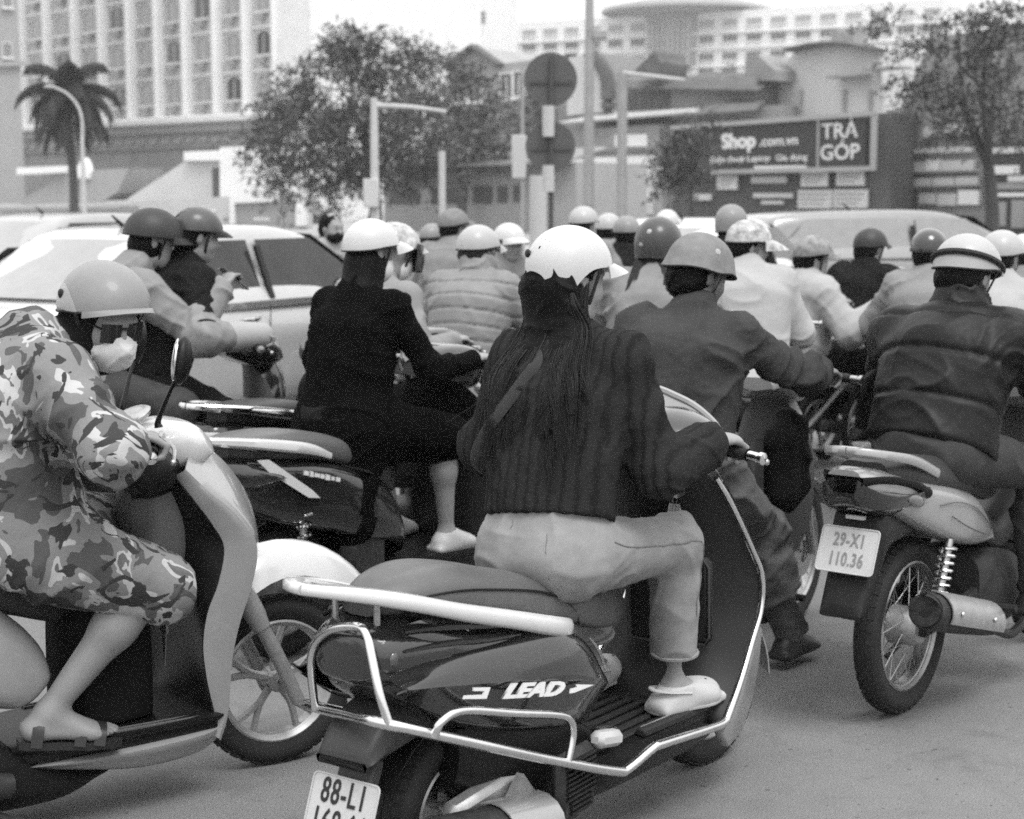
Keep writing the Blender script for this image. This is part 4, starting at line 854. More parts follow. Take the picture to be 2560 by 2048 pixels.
    for sg, y1, L, back in locks:
        if y1 < .04: L *= .75
        for i in range(84):
            a = max(-1, min(1, sg * y1 / .1 + rs.gauss(0, .2))); r0 = b.H(-.06 - .03 * (1 - a * a), a * .085, rs.uniform(-.03, .0)); o = rs.gauss(0, 1); q = rs.gauss(0, 1); l2 = L * rs.uniform(.72, 1.04); k2 = 1.0 if sg > 0 else 1.45
            n = b.neck + b.l * (sg * y1 * .72 + o * .010) - b.f * (.058 + back + q * .004) + b.up * .015; m1 = b.neck + b.l * (sg * y1 + o * .013) - b.f * (.118 + back + q * .003) - b.up * (.04 + l2 * .35); e1 = b.neck + b.l * (sg * y1 * (1 + k2) / 2 + o * .010 + .004 * math.sin(y1 * 300)) - b.f * (.138 + back) - b.up * (.04 + l2 * .75); e2 = b.neck + b.l * (sg * y1 * k2 + o * .006 + .008 * math.sin(y1 * 200)) - b.f * (.145 + back) - b.up * (.04 + l2 * 1.05)
            roots.append([r0, r0 * .5 + n * .5 - b.f * .01, n, m1, e1, e2])
    for i in range(40):                                # flyaways
        sg = rs.choice((1, -1)); r0 = b.H(-.05, sg * .08, -.02); y1 = rs.uniform(.05, .12); roots.append([r0, b.neck + b.l * sg * y1 * .8 - b.f * .07, b.neck + b.l * sg * (y1 + rs.gauss(0, .02)) - b.f * .14 - b.up * .14, b.neck + b.l * sg * (y1 + rs.gauss(0, .04)) - b.f * .16 - b.up * rs.uniform(.2, .32)])
    for i in range(200):                                # locks by the ears
        sg = -1 if rs.random() < .55 else 1; r0 = b.H(rs.uniform(-.05, .01), sg * .086, rs.uniform(-.03, .0)); n = b.neck + b.l * sg * rs.uniform(.055, .075) + b.f * rs.uniform(-.06, -.02) + b.up * .02; e = b.neck + b.l * sg * rs.uniform(.07, .12) - b.f * rs.uniform(.112, .13) - b.up * rs.uniform(.12, .24)
        roots.append([r0, r0 * .5 + n * .5, n, n * .45 + e * .55 - b.f * .03, e])
    strands('long_hair', roots, hair_strand, hm, .0015)
    MB().tube([b.neck + b.l * .10 - b.f * .03 + b.up * -.02, b.neck - b.l * .0 - b.f * .128 - b.up * .07, b.neck - b.l * -.02 - b.f * .15 - b.up * .13, b.neck + b.l * .10 - b.f * .155 - b.up * .24, b.neck + b.l * .17 - b.f * .11 - b.up * .33, b.neck + b.l * .185 - b.f * .0 - b.up * .36], .018, 8, 6, flat=.2, up=-b.f).build('bag_strap', webbing_grey, P)
    return b
BA = rider_lead()
# ------------------------------------------------------------------ the pale scooter at the left edge and its rider
FB = from_front(690, 1902, 1.26, 52)
def scooter_pale():
    S = empty('motor_scooter', FB, 'pale grey scooter with black inner leg shield and silver front wheel at the left edge', 'scooter', 'scooters and motorbikes in the traffic')
    st = 12.0                                            # the bars are turned to the right
    eo = [(.89, -.185, .935), (.95, -.2, .87), (1.02, -.2, .81), (1.08, -.2, .74), (1.095, -.2, .68), (1.075, -.2, .59), (1.035, -.2, .49), (1.01, -.2, .39), (.995, -.2, .25), (.975, -.19, .17)]
    ei = [(.875, -.16, .915), (.92, -.18, .845), (.97, -.183, .775), (1.005, -.183, .705), (.985, -.183, .61), (.95, -.183, .53), (.935, -.183, .44), (.945, -.183, .34), (.965, -.183, .24), (.955, -.18, .19)]
    sh, cw = leg_shield(S, ei, [(.86, 0, .92), (.88, 0, .84), (.91, 0, .72), (.945, 0, .55), (.955, 0, .4), (.95, 0, .22)], [(.94, 0, .9), (.98, 0, .7), (.98, 0, .4), (.97, 0, .22)], black_plastic, black_plastic)
    a, b = cr(ei, 5), cr(eo, 5); co = cr([(1.0, 0, 1.0), (1.12, 0, .9), (1.2, 0, .76), (1.19, 0, .62), (1.12, 0, .5), (1.06, 0, .36), (1.02, 0, .18)], 8); t = np.linspace(0, 1, len(b)); co = np.stack([np.interp(t, np.linspace(0, 1, len(co)), co[:, k]) for k in range(3)], 1)
    G = []
    for i in range(len(a)):
        row = [a[i], a[i] * .35 + b[i] * .65 + (0, -.012, 0), b[i] + (0, -.006, 0)]
        for s in np.linspace(.12, 1, 9): w = s ** .8; row.append(np.array([b[i, 0] * (1 - w) + co[i, 0] * w, b[i, 1] * (1 - s), b[i, 2] * (1 - w) + co[i, 2] * w]))
        row += [r * (1, -1, 1) for r in row[:-1][::-1]]; G.append(row)
    MB().sheet(np.array(G), .004).build('front_cowl', gloss_grey, S, ang=55)
    m = MB(); m.hull([(x, [(0, zt), (w, zt - .02), (w * .9, zb + .02), (0, zb)]) for x, zt, zb, w in ((.80, .93, .72, .05), (.84, .95, .66, .1), (.9, .96, .62, .11), (.95, .9, .64, .1))], 4, 4); up = m.build('inner_cover', M('satin_grey_plastic', .11, .35, var=.1), S)
    m = MB(); m.tube([(.83, -.06, .86), (.80, -.062, .862)], .016, 12, smooth=False); m.box((.815, -.035, .79), (.01, .012, .03)); m.build('ignition_lock', black_plastic, up)
    m = MB(); m.tube([(.905, -.09, .60), (.87, -.09, .6), (.86, -.09, .575)], .006, 7, 4); m.build('bag_hook', steel, sh)
    m = MB(); m.box((.86, -.1, .52), (.004, .02, .045)); m.prism([(.858, -.115, .48), (.858, -.085, .48), (.858, -.095, .42), (.858, -.1, .37), (.858, -.106, .42)], (.003, 0, 0)); m.build('hanging_key_ring', steel, sh)
    # handlebar head
    RT = lambda P: (np.asarray(P, float) - (1.0, 0, 0)) @ rot('Z', -st).T + (1.0, 0, 0)
    m = MB(); m.hull([(x, [(0, zt), (w * .6, zt - .006), (w, zt - .04), (w * .92, zb + .015), (w * .5, zb), (0, zb)]) for x, zt, zb, w in ((.80, 1.005, .955, .07), (.85, 1.03, .935, .13), (.92, 1.05, .92, .15), (1.0, 1.035, .92, .13), (1.05, .99, .94, .08))], 5, 5); m.V = [RT(v) for v in m.V]; hb = m.build('handlebar_cowl', gloss_white, S)
    m = MB(); m.hull([(x, [(0, zt), (w, zt - .02), (w, zb + .01), (0, zb)]) for x, zt, zb, w in ((.775, 1.0, .90, .15), (.81, 1.02, .86, .2), (.88, 1.0, .86, .2), (.93, .97, .88, .15))], 4, 4); m.V = [RT(v) for v in m.V]; m.build('rear_head_cover', black_plastic, hb)
    m = MB(); m.lathe([(.055, 0), (.06, .012), (.05, .02), (.03, .022), (.0, .022)], RT((.85, .03, 1.045)), 'z', 20, R=rot('Y', -25)); m.build('speedometer', steel, hb)
    for sg in (-1, 1):
        b0 = RT((.83, sg * .27, 1.005)); ax = RT((.80, sg * .37, .995)) - RT((.83, sg * .27, 1.005)); MB().tube([RT((.9, sg * .1, 1.02)), b0], .012, 8, smooth=False).build('handlebar', steel, hb); grip(S, b0, ax, .12, fw=RT((1, 0, 0)) - RT((0, 0, 0)))
    mirror_pair(S, [RT((.865, -.2, 1.05)), RT((.865, .2, 1.05))], [RT((.92, -.245, 1.23)), RT((.93, .275, 1.24))], yaw=-30, size=(.026, .05, .066))
    # body, seat, floor
    m = MB(); m.hull([(x, [(0, zt), (w * .7, zt), (w, zt * .55 + zb * .45), (w * .9, zb + .02), (0, zb)]) for x, zt, zb, w in ((-.42, .74, .62, .08), (-.2, .72, .5, .16), (.1, .69, .44, .185), (.32, .65, .37, .19), (.43, .575, .34, .175), (.5, .5, .37, .15), (.525, .44, .4, .12))], 5, 5); m.build('body', gloss_grey, S, ang=50)
    m = MB(); m.hull([(x, [(0, zt), (w * .8, zt - .01), (w, zt * .5 + zb * .5), (w * .8, zb), (0, zb)]) for x, zt, zb, w in ((-.4, .84, .75, .09), (-.15, .83, .71, .13), (.15, .77, .67, .14), (.4, .735, .6, .13), (.55, .7, .55, .1), (.62, .66, .54, .06))], 5, 5); m.build('seat', seat_black, S)
    m = MB(); m.hull([(x, [(0, .25), (w, .25), (w, .225), (w * .9, .2), (0, .2)]) for x, w in ((.4, .14), (.52, .18), (.8, .19), (.99, .19))], 4, 4); fl = m.build('floorboard', black_plastic, S, ang=40)
    for sg in (-1, 1):
        for k in (0, 1): MB().tube([(.56, sg * (.184 - .02 * k), .254), (.8, sg * (.19 - .02 * k), .25), (.985, sg * (.185 - .02 * k), .243)], .0045, 6, 4).build('floor_trim', M('satin_grey_plastic', .11, .35), fl)
    m = MB(); m.hull([(x, [(0, zt), (w, zt - .004), (w * .98, zt * .45 + zb * .55), (w * .75, zb), (0, zb)]) for x, zt, zb, w in ((.44, .20, .185, .15), (.56, .205, .16, .185), (.75, .205, .125, .19), (.92, .21, .13, .188), (1.0, .22, .16, .17))], 4, 4); m.build('lower_fairing', gloss_grey, S, ang=50)
    m = MB(); m.hull([(x, [(0, zt), (w, zt - .02), (w, zb + .02), (0, zb)]) for x, zt, zb, w in ((-.1, .4, .16, .1), (.2, .36, .1, .15), (.5, .2, .07, .15), (.68, .15, .1, .1))], 4, 4); m.build('engine_cover', black_plastic, S)
    m = MB(); m.tube([(.32, -.14, .1), (.42, -.2, .06), (.5, -.21, .03)], .012, 8, 4); m.build('stand', dark_metal, S)
    m = MB(); m.tube([(.38, -.19, .17), (.15, -.19, .2), (-.25, -.185, .26), (-.3, -.18, .27)], [.03, .06, .065, .05], 14, 5); m.build('silencer', dark_metal, S)
    wheel(S, 0, .24, .1, .165, 'cast', alloy, disc=False)
    # front wheel, mudguard, fork
    n0 = set(bpy.data.objects); wheel(S, 1.26, .25, .088, .183, 'cast', alloy, turn=-5, disc=False)
    m = MB(); G = []
    for a in np.linspace(.18, 2.25, 16):
        G.append([(1.27 + (.30 + .085 * (1 - (abs(y) / .09) ** 2.2)) * math.cos(a) * (1.0 if a < 1.6 else .9), y, .25 + (.30 + .09 * (1 - (abs(y) / .09) ** 2.2) + .02 * math.sin(a)) * math.sin(a)) for y in np.linspace(-.09, .09, 11)])
    m.sheet(np.array(G), .005); m.build('front_mudguard', gloss_white, S, ang=60)
    for sg in (-1, 1):
        MB().tube([(1.08, sg * .085, .60), (1.135, sg * .092, .50), (1.165, sg * .094, .44)], [.034, .034, .028], 12, 4).build('fork_boot', gloss_grey, S)
        MB().tube([(1.15, sg * .094, .47), (1.21, sg * .094, .36), (1.285, sg * .09, .2)], [.02, .022, .021], 12, 3).build('fork_leg', alloy, S)
    m = MB(); m.tube([(1.26, -.1, .25), (1.26, .1, .25)], .009, 8, smooth=False); m.build('axle', steel, S)
    return S
SB = scooter_pale()
def rider_camo():
    P = empty('person', FB, 'woman in camouflage print sun dress, pale face mask and grey helmet on the left scooter', 'person', 'riders and passengers in the traffic')
    RT = lambda P: (np.asarray(P, float) - (1.0, 0, 0)) @ rot('Z', -12).T + (1.0, 0, 0)
    hb = {q: RT((.83, sg * .27, 1.005)) for q, sg in (('R', -1), ('L', 1))}
    b = Body((.33, 0, .80), (.545, -.02, 1.265), head=(-84, 18, 0), hands={'R': hb['R'] + (-.085, -.005, .035), 'L': hb['L'] + (-.085, 0, .035)}, feet={'R': (.50, -.16, .335), 'L': (.72, .13, .335)}, elbow={'R': (-.35, -1, -.25), 'L': (-.4, .7, -.5)}, knee={'R': (.9, -.3, .4), 'L': (.8, .2, .5)}, k=1.06, hoff=(.12, -.05, -.055), shw=.18, thigh=.46)
    fd = {'R': nrm((1, -.25, -.10)), 'L': nrm((1, .1, 0))}
    sk = b.head() + b.torso(-.02) + b.arms(-.006) + b.legs(-.002) + [p for q in 'LR' for p in b.foot(q, fd[q], toes=True)]
    for q, sg in (('R', -1), ('L', 1)): sk += b.hand(q, hb[q], RT((0, sg, 0)) - RT((0, 0, 0)))
    link('body', solid(sk, .0055), skin, P)
    dr = b.torso(.04, 1.08) + [cone(b.sh[q], b.el[q], .08, .074, .05) for q in 'LR'] + [cone(b.el[q], b.wr[q] - (b.wr[q] - b.el[q]) * .06, .074, .05, .05) for q in 'LR'] + [ecap(b.hip + b.up * .1 + b.f * .03, b.chest + b.f * .03, b.l, .19, .15, .17, .13, .05)]
    dr += [cone(b.neck - b.up * .05, b.neck + b.up * .03 + b.f * .01, .085, .07, .04), ecap(b.hip - b.up * .02, b.hip + b.up * .15, b.l, .21, .17, .2, .15, .06)]
    for q, sg in (('R', -1), ('L', 1)): dr += [cone(b.hj[q], b.kn[q] + nrm(b.kn[q] - b.hj[q]) * .03, .125, .098, .08)]
    mk = b.kn['R'] * .5 + b.kn['L'] * .5; dr += [ecap(b.hip + (.1, 0, -.01), mk + (0.02, 0, -.03), (0, 1, 0), .2, .1, .17, .085, .08)]
    dr += [ecap((.44, -.04, 1.04), (.54, -.04, .80), (0, 1, 0), .17, .13, .19, .13, .06)]
    dr += [half((.58, 0, .575), (-.50, 0, -.86), .012), half(mk + (.07, 0, 0), (1, 0, -.10), .008)]
    fo = folds(.010, (5, 5, 8), 21, joints=[b.el['R'], b.sh['R'] - b.up * .08, b.hj['R'], b.kn['R']])
    link('sun_dress', solid(dr, .0075, fo), camo, P)
    for q in 'LR':
        d = fd[q]; a = b.an[q]; n = np.array([0, 0, 1.]); n = nrm(n - d * (n @ d)); la = np.cross(n, d); sl = a - n * .078 * b.k; sd = MB()
        sd.loft([[sl + d * x + la * w * s + n * h for s, h in ((1, .008), (1, -.012), (-1, -.012), (-1, .008))] for x, w in ((-.075, .02), (-.05, .035), (.03, .036), (.1, .048), (.16, .042), (.19, .02))])
        so_ = sd.build('sandal', sandal_dark, P); sd = MB()
        for x, hh in ((.075, .05), (.125, .043), (-.035, .062)): sd.tube([sl + d * x + la * .05, sl + d * (x + .005) + la * .036 + n * hh * .8, sl + d * (x + .01) + n * (hh + .002), sl + d * (x + .005) - la * .036 + n * hh * .8, sl + d * x - la * .05], .017, 6, 4, flat=.3)
        sd.build('sandal_strap', sandal_dark, so_)
    # hair and hood of dark cloth round the face, mask, sun glasses
    hs = [ell(b.H(-.02, 0, .02), np.array((.115, .1, .12)) * b.hs, b.R, .03), ell(b.H(-.01, 0, -.07), np.array((.095, .088, .09)) * b.hs, b.R, .04), cone(b.H(-.01, 0, -.08), b.neck, .075, .085, .04), ell(b.H(.09, 0, -.01), np.array((.075, .068, .105)) * b.hs, b.R, .02, -1)]
    link('head_scarf', solid(hs, .008, folds(.004, (20, 20, 20), 8)), cloth_dark, P)
    mk_ = [ell(b.H(.048, 0, -.062), np.array((.08, .072, .075)) * b.hs, b.R, .02), cone(b.H(.1, 0, -.03), b.H(.118, 0, -.045), .014, .016, .03), ell(b.H(-.055, 0, -.06), np.array((.07, .11, .12)) * b.hs, b.R, .01, -1)]
    fm = folds(.003, (10, 10, 46), 31)
    mo = link('face_mask', solid(mk_, .005, fm), mask_white, P)
    for sg in (1, -1): m = MB(); m.tube([b.H(.03, sg * .064, -.04), b.H(.0, sg * .082, -.01), b.H(-.012, sg * .086, .02)], .0025, 5, 4); m.build('mask_loop', mask_white, mo)
    m = MB()
    for sg in (1, -1):
        g = [[b.H(.108 - .35 * max(abs(y) - .03, 0), sg * y, z) for z in np.linspace(-.028, .026, 6)] for y in np.linspace(.01, .066, 6)]; m.sheet(np.array(g), .003)
    gl = m.build('sunglasses', glass_dark, P); m = MB()
    m.tube([b.H(.11, -.012, .012), b.H(.116, 0, .016), b.H(.11, .012, .012)], .003, 6, 4)
    for sg in (1, -1): m.tube([b.H(.094, sg * .067, .012), b.H(.04, sg * .084, .012), b.H(-.02, sg * .086, .004)], .003, 6, 4)
    m.build('glasses_frame', black_plastic, gl)
    h = helmet(b, P, helmet_grey, 'half', 1.1, -8, strap=1, peak=.022, off=(-.008, 0, -.0)); 
    c = b.hc + b.R @ np.array([-.008, 0, .035 * b.hs]); Rm = b.R @ rot('Y', -6); aa, ww, hh = [k_ * b.hs * 1.1 * .89 / .88 for k_ in (.132, .112, .118)]
    for sg in (-1,):
        g = []
        for ph in np.radians(np.linspace(-160, -70, 16)):
            row = []
            for t in np.linspace(0, 1, 6):
                z = -.02 - .1 * math.sin(ph) ** 2 * 0 + (.05 + .48 * math.sin((ph + math.radians(160)) / math.radians(90) * math.pi) ** .7) * t - .12 * max(-math.cos(ph), 0); q = math.sqrt(1 - min(max(z, 0), .98) ** 2)
                row.append(c + Rm @ np.array([aa * 1.012 * q * math.cos(ph), ww * 1.015 * q * math.sin(ph), hh * z * 1.01]))
            g.append(row)
        MB().sheet(np.array(g), .003).build('side_panel', M('pale_grey_helmet_panel', .29, .35, coat=.3), h)
    m = MB(); m.ball(c + Rm @ np.array([-.25 * aa, -.955 * ww, .26 * hh]), (.013, .006, .013), 12, 8, Rm); m.build('visor_button', dark_plastic, h)
    return b
BB = rider_camo()

m = MB(); m.hull([(x, [(0, zt), (w * .8, zt - .01), (w, zt - .05), (w * 1.05, .30), (w * .9, .258), (0, .256)]) for x, zt, w in ((.60, .56, .09), (.63, .63, .125), (.72, .66, .135), (.80, .63, .12), (.83, .55, .08))], 5, 5)
bag = m.build('bag', cloth_dark, None, ang=60); bag.matrix_world = FB.mat(); tag(bag, 'soft black bag standing on the floorboard of the pale scooter', 'bag')
# ------------------------------------------------------------------ underbone motorbikes and further scooters
def spring(par, p0, p1, r=.026, turns=8, wire=.0055):
    p0, p1 = np.array(p0, float), np.array(p1, float); d = p1 - p0; u = nrm(np.cross(d, (0, 1, 0))); v = nrm(np.cross(d, u)); n = turns * 10
    P = [p0 + d * i / n + (u * math.cos(i * .628) + v * math.sin(i * .628)) * r for i in range(n + 1)]
    a = MB().tube([p0 - d * .12, p0, p1, p1 + d * .12], [.012, .013, .016, .014], 10, smooth=False).build('shock_absorber', steel, par); MB().tube(P, wire, 6, smooth=False).build('shock_spring', chrome, a)
def underbone(fr, label, paint=gloss_white, shield=gloss_white, detail=True, plate_lines=None, rider_seat=seat_black, lamp=lens_dark, mirrors=False, pen=None):
    S = empty('motorbike', fr, label, 'motorbike', 'scooters and motorbikes in the traffic')
    wheel(S, 0, .285, .085, .212, 'wire', steel, disc=False); wheel(S, 1.22, .28, .075, .212, 'wire', steel, disc=True)
    m = MB(); m.lathe([(.01, -.075), (.05, -.07), (.062, -.05), (.064, .03), (.05, .04), (.01, .045)], (0, 0, .285), n=24); m.build('brake_drum', alloy, S)
    # tail: side panels, lamp, rail, seat
    m = MB(); m.hull([(x, [(0, zt), (w * .6, zt - .004), (w * .95, zt - .03), (w, zt * .5 + zb * .5), (w * .9, zb + .015), (w * .5, zb), (0, zb + .03)]) for x, zt, zb, w in ((-.42, .845, .78, .06), (-.36, .848, .735, .095), (-.25, .825, .69, .122), (-.08, .785, .62, .14), (.1, .745, .555, .15), (.25, .70, .52, .15), (.36, .61, .505, .142), (.42, .545, .50, .13))], 5, 5); bd = m.build('tail_panel', paint, S, ang=50)
    m = MB(); m.hull([(x, [(0, zt), (w * .8, zt - .012), (w, zb + .055), (w * .7, zb), (0, zb)]) for x, zt, zb, w in ((-.432, .79, .765, .045), (-.412, .80, .735, .086), (-.34, .795, .705, .118), (-.24, .772, .70, .138), (-.165, .745, .71, .1475), (-.14, .73, .715, .148))], 5, 5); m.build('tail_lamp', lamp, S)
    if detail:
        m = MB(); m.hull([(x, [(0, zt), (w * .9, zt - .01), (w * 1.02, zb + .03), (w * .8, zb), (0, zb)]) for x, zt, zb, w in ((-.428, .808, .798, .06), (-.34, .81, .796, .112), (-.23, .785, .772, .138), (-.14, .742, .732, .15))], 4, 4); m.build('lamp_bezel', black_plastic, S)
        for sg in (-1, 1):
            m = MB(); m.ball((-.215, sg * .137, .737), (.05, .0085, .02), 12, 6, rot('Z', sg * 6) @ rot('Y', 16)); m.build('rear_indicator', M('grey_indicator_lens', .13, .15, coat=.8), S)
            P = [(-.06, sg * .146, .70), (.06, sg * .156, .695), (.2, sg * .157, .655), (.33, sg * .152, .575), (.3, sg * .154, .555), (.15, sg * .156, .60), (.02, sg * .152, .655)]; MB().tube(P, .0025, 5, 4, flat=.5).build('panel_decal', M('decal_grey', .09, .4), bd)
    m = MB(); m.hull([(x, [(0, zt), (w * .7, zt), (w, zt * .55 + zb * .45), (w * .9, zb), (0, zb)]) for x, zt, zb, w in ((-.3, .855, .80, .08), (-.15, .86, .775, .115), (.05, .835, .74, .13), (.25, .78, .69, .13), (.42, .765, .65, .115), (.56, .76, .65, .085), (.62, .735, .66, .06))], 5, 5); m.build('seat', rider_seat, S)
    m = MB()
    for sg in (-1, 1): m.bar([(-.05, sg * .125, .80), (-.2, sg * .12, .855), (-.33, sg * .10, .885), (-.40, sg * .045, .90), (-.41, 0, .902)], [.012, .014, .017, .016, .014], [.014, .015, .014, .012, .012])
    m.tube([(-.36, -.09, .885), (-.33, 0, .882), (-.36, .09, .885)], .011, 8, 3); m.build('grab_rail', gloss_silver, S)
    m = MB(); m.hull([(x, [(0, zt), (w, zt - .01), (w, zb), (0, zb)]) for x, zt, zb, w in ((-.12, .66, .61, .07), (-.27, .70, .60, .08), (-.325, .70, .54, .08), (-.35, .62, .47, .07), (-.40, .50, .41, .066), (-.44, .42, .395, .06))], 4, 3); m.build('rear_mudguard', dark_plastic, S)
    m = MB().box((-.345, 0, .69), (.008, .03, .006)); m.build('plate_lamp', lens_clear, S)
    if plate_lines: plate(S, (-.395, 0, .595), (0, -1, 0), (.42, 0, 1), plate_lines, szs=(.058, .058), gap=.06, pen=pen)
    # frame, engine, swing arm, shocks, silencer
    m = MB()
    for sg in (-1, 1): m.bar([(-.03, sg * .085, .285), (.2, sg * .085, .30), (.42, sg * .08, .33)], [.014, .016, .016], [.022, .024, .026], 4)
    m.build('swing_arm', dark_metal, S)
    for sg in (-1, 1): spring(S, (.06, sg * .125, .55), (-.005, sg * .12, .37))
    m = MB(); m.hull([(x, [(0, zt), (w, zt - .03), (w, zb + .03), (0, zb)]) for x, zt, zb, w in ((.38, .46, .26, .09), (.46, .48, .2, .13), (.62, .45, .19, .13), (.72, .42, .24, .11), (.86, .38, .29, .07))], 4, 4)
    for k in range(5): m.box((.78 + .025 * k, 0, .34), (.006, .075, .07))
    m.build('engine', dark_metal, S)
    m = MB(); m.tube([(.8, -.05, .28), (.74, -.12, .19), (.55, -.155, .17), (.4, -.165, .21), (.3, -.17, .25)], .017, 9, 5); m.tube([(.36, -.17, .235), (.28, -.172, .27), (.0, -.175, .345), (-.2, -.178, .395), (-.215, -.178, .40)], [.026, .05, .06, .058, .05], 16, 4); m.lathe([(.022, 0), (.05, 0), (.05, .004)], (-.222, -.178, .402), 'x', 18, R=rot('Y', 16)); ex = m.build('silencer', dark_metal, S)
    m = MB(); m.sheet(np.array([[(x, -.178 - .068 * math.cos(a), .345 - (x) * .265 + .068 * math.sin(a)) for a in np.linspace(-.5, 1.7, 8)] for x in np.linspace(-.16, .26, 6)]), .004); hs = m.build('heat_shield', alloy, ex, ang=50)
    for x in (-.1, .16): MB().ball((x, -.25, .35 - x * .265), (.009, .005, .009), 8, 5).build('shield_bolt', chrome, hs)
    for pg in ([(.3, -.1, .31), (.28, -.18, .32), (.28, -.27, .325)], [(.56, -.1, .25), (.57, -.18, .255), (.57, -.29, .255)], [(.56, .1, .25), (.57, .18, .255), (.57, .29, .255)]): MB().tube(pg, .013, 8, 3).build('foot_peg', rubber, S)
    m = MB(); m.tube([(.5, .13, .2), (.4, .2, .1), (.36, .22, .06)], .012, 7, 3); m.build('stand', dark_metal, S)
    m = MB(); m.box((.12, .1, .31), (.2, .03, .06), rot('Y', -5), .03); m.build('chain_case', black_plastic, S)
    m = MB(); m.hull([(x, [(0, zt), (w, zt - .03), (w, zb + .03), (0, zb)]) for x, zt, zb, w in ((.4, .66, .48, .09), (.6, .56, .42, .08), (.85, .68, .50, .07), (1.0, .86, .70, .07))], 4, 4); m.build('spine_cover', black_plastic, S)
    # leg shields, fork, mudguard, handlebar
    eo = [(.93, -.07, .90), (.98, -.12, .82), (1.0, -.155, .70), (.98, -.165, .55), (.95, -.155, .42), (.90, -.10, .30)]
    leg_shield(S, eo, [(.92, 0, .95), (.93, 0, .8), (.93, 0, .6), (.9, 0, .42)], [(1.04, 0, .98), (1.1, 0, .82), (1.06, 0, .6), (.95, 0, .42)], M('shield_liner_grey', .10, .5), shield)
    m = MB()
    for sg in (-1, 1): m.tube([(1.02, sg * .055, .86), (1.13, sg * .075, .56), (1.22, sg * .078, .28)], [.02, .019, .018], 9, 3)
    m.build('front_fork', steel, S)
    m = MB(); m.sheet(np.array([[(1.22 + .31 * math.cos(a), y, .28 + .31 * math.sin(a) - abs(y) ** 2 * 8) for y in np.linspace(-.06, .06, 6)] for a in np.linspace(.5, 2.75, 12)]), .004); m.build('front_mudguard', paint, S)
    m = MB(); m.hull([(x, [(0, zt), (w * .7, zt - .005), (w, zt - .04), (w * .8, zb + .01), (0, zb)]) for x, zt, zb, w in ((.80, 1.0, .95, .07), (.87, 1.04, .92, .14), (.96, 1.05, .90, .16), (1.04, 1.01, .91, .12), (1.08, .97, .93, .06))], 4, 4); hb = m.build('handlebar_cowl', paint, S)
    for sg in (-1, 1): MB().tube([(.93, sg * .1, .99), (.86, sg * .23, 1.02)], .011, 8, smooth=False).build('handlebar', steel, hb); grip(S, (.84, sg * .29, 1.015), (-.15, sg, -.06), .12, end=steel)
    if mirrors: mirror_pair(S, [(.88, -.2, 1.03), (.88, .2, 1.03)], [(.92, -.29, 1.22), (.92, .29, 1.22)], yaw=10)
    return S
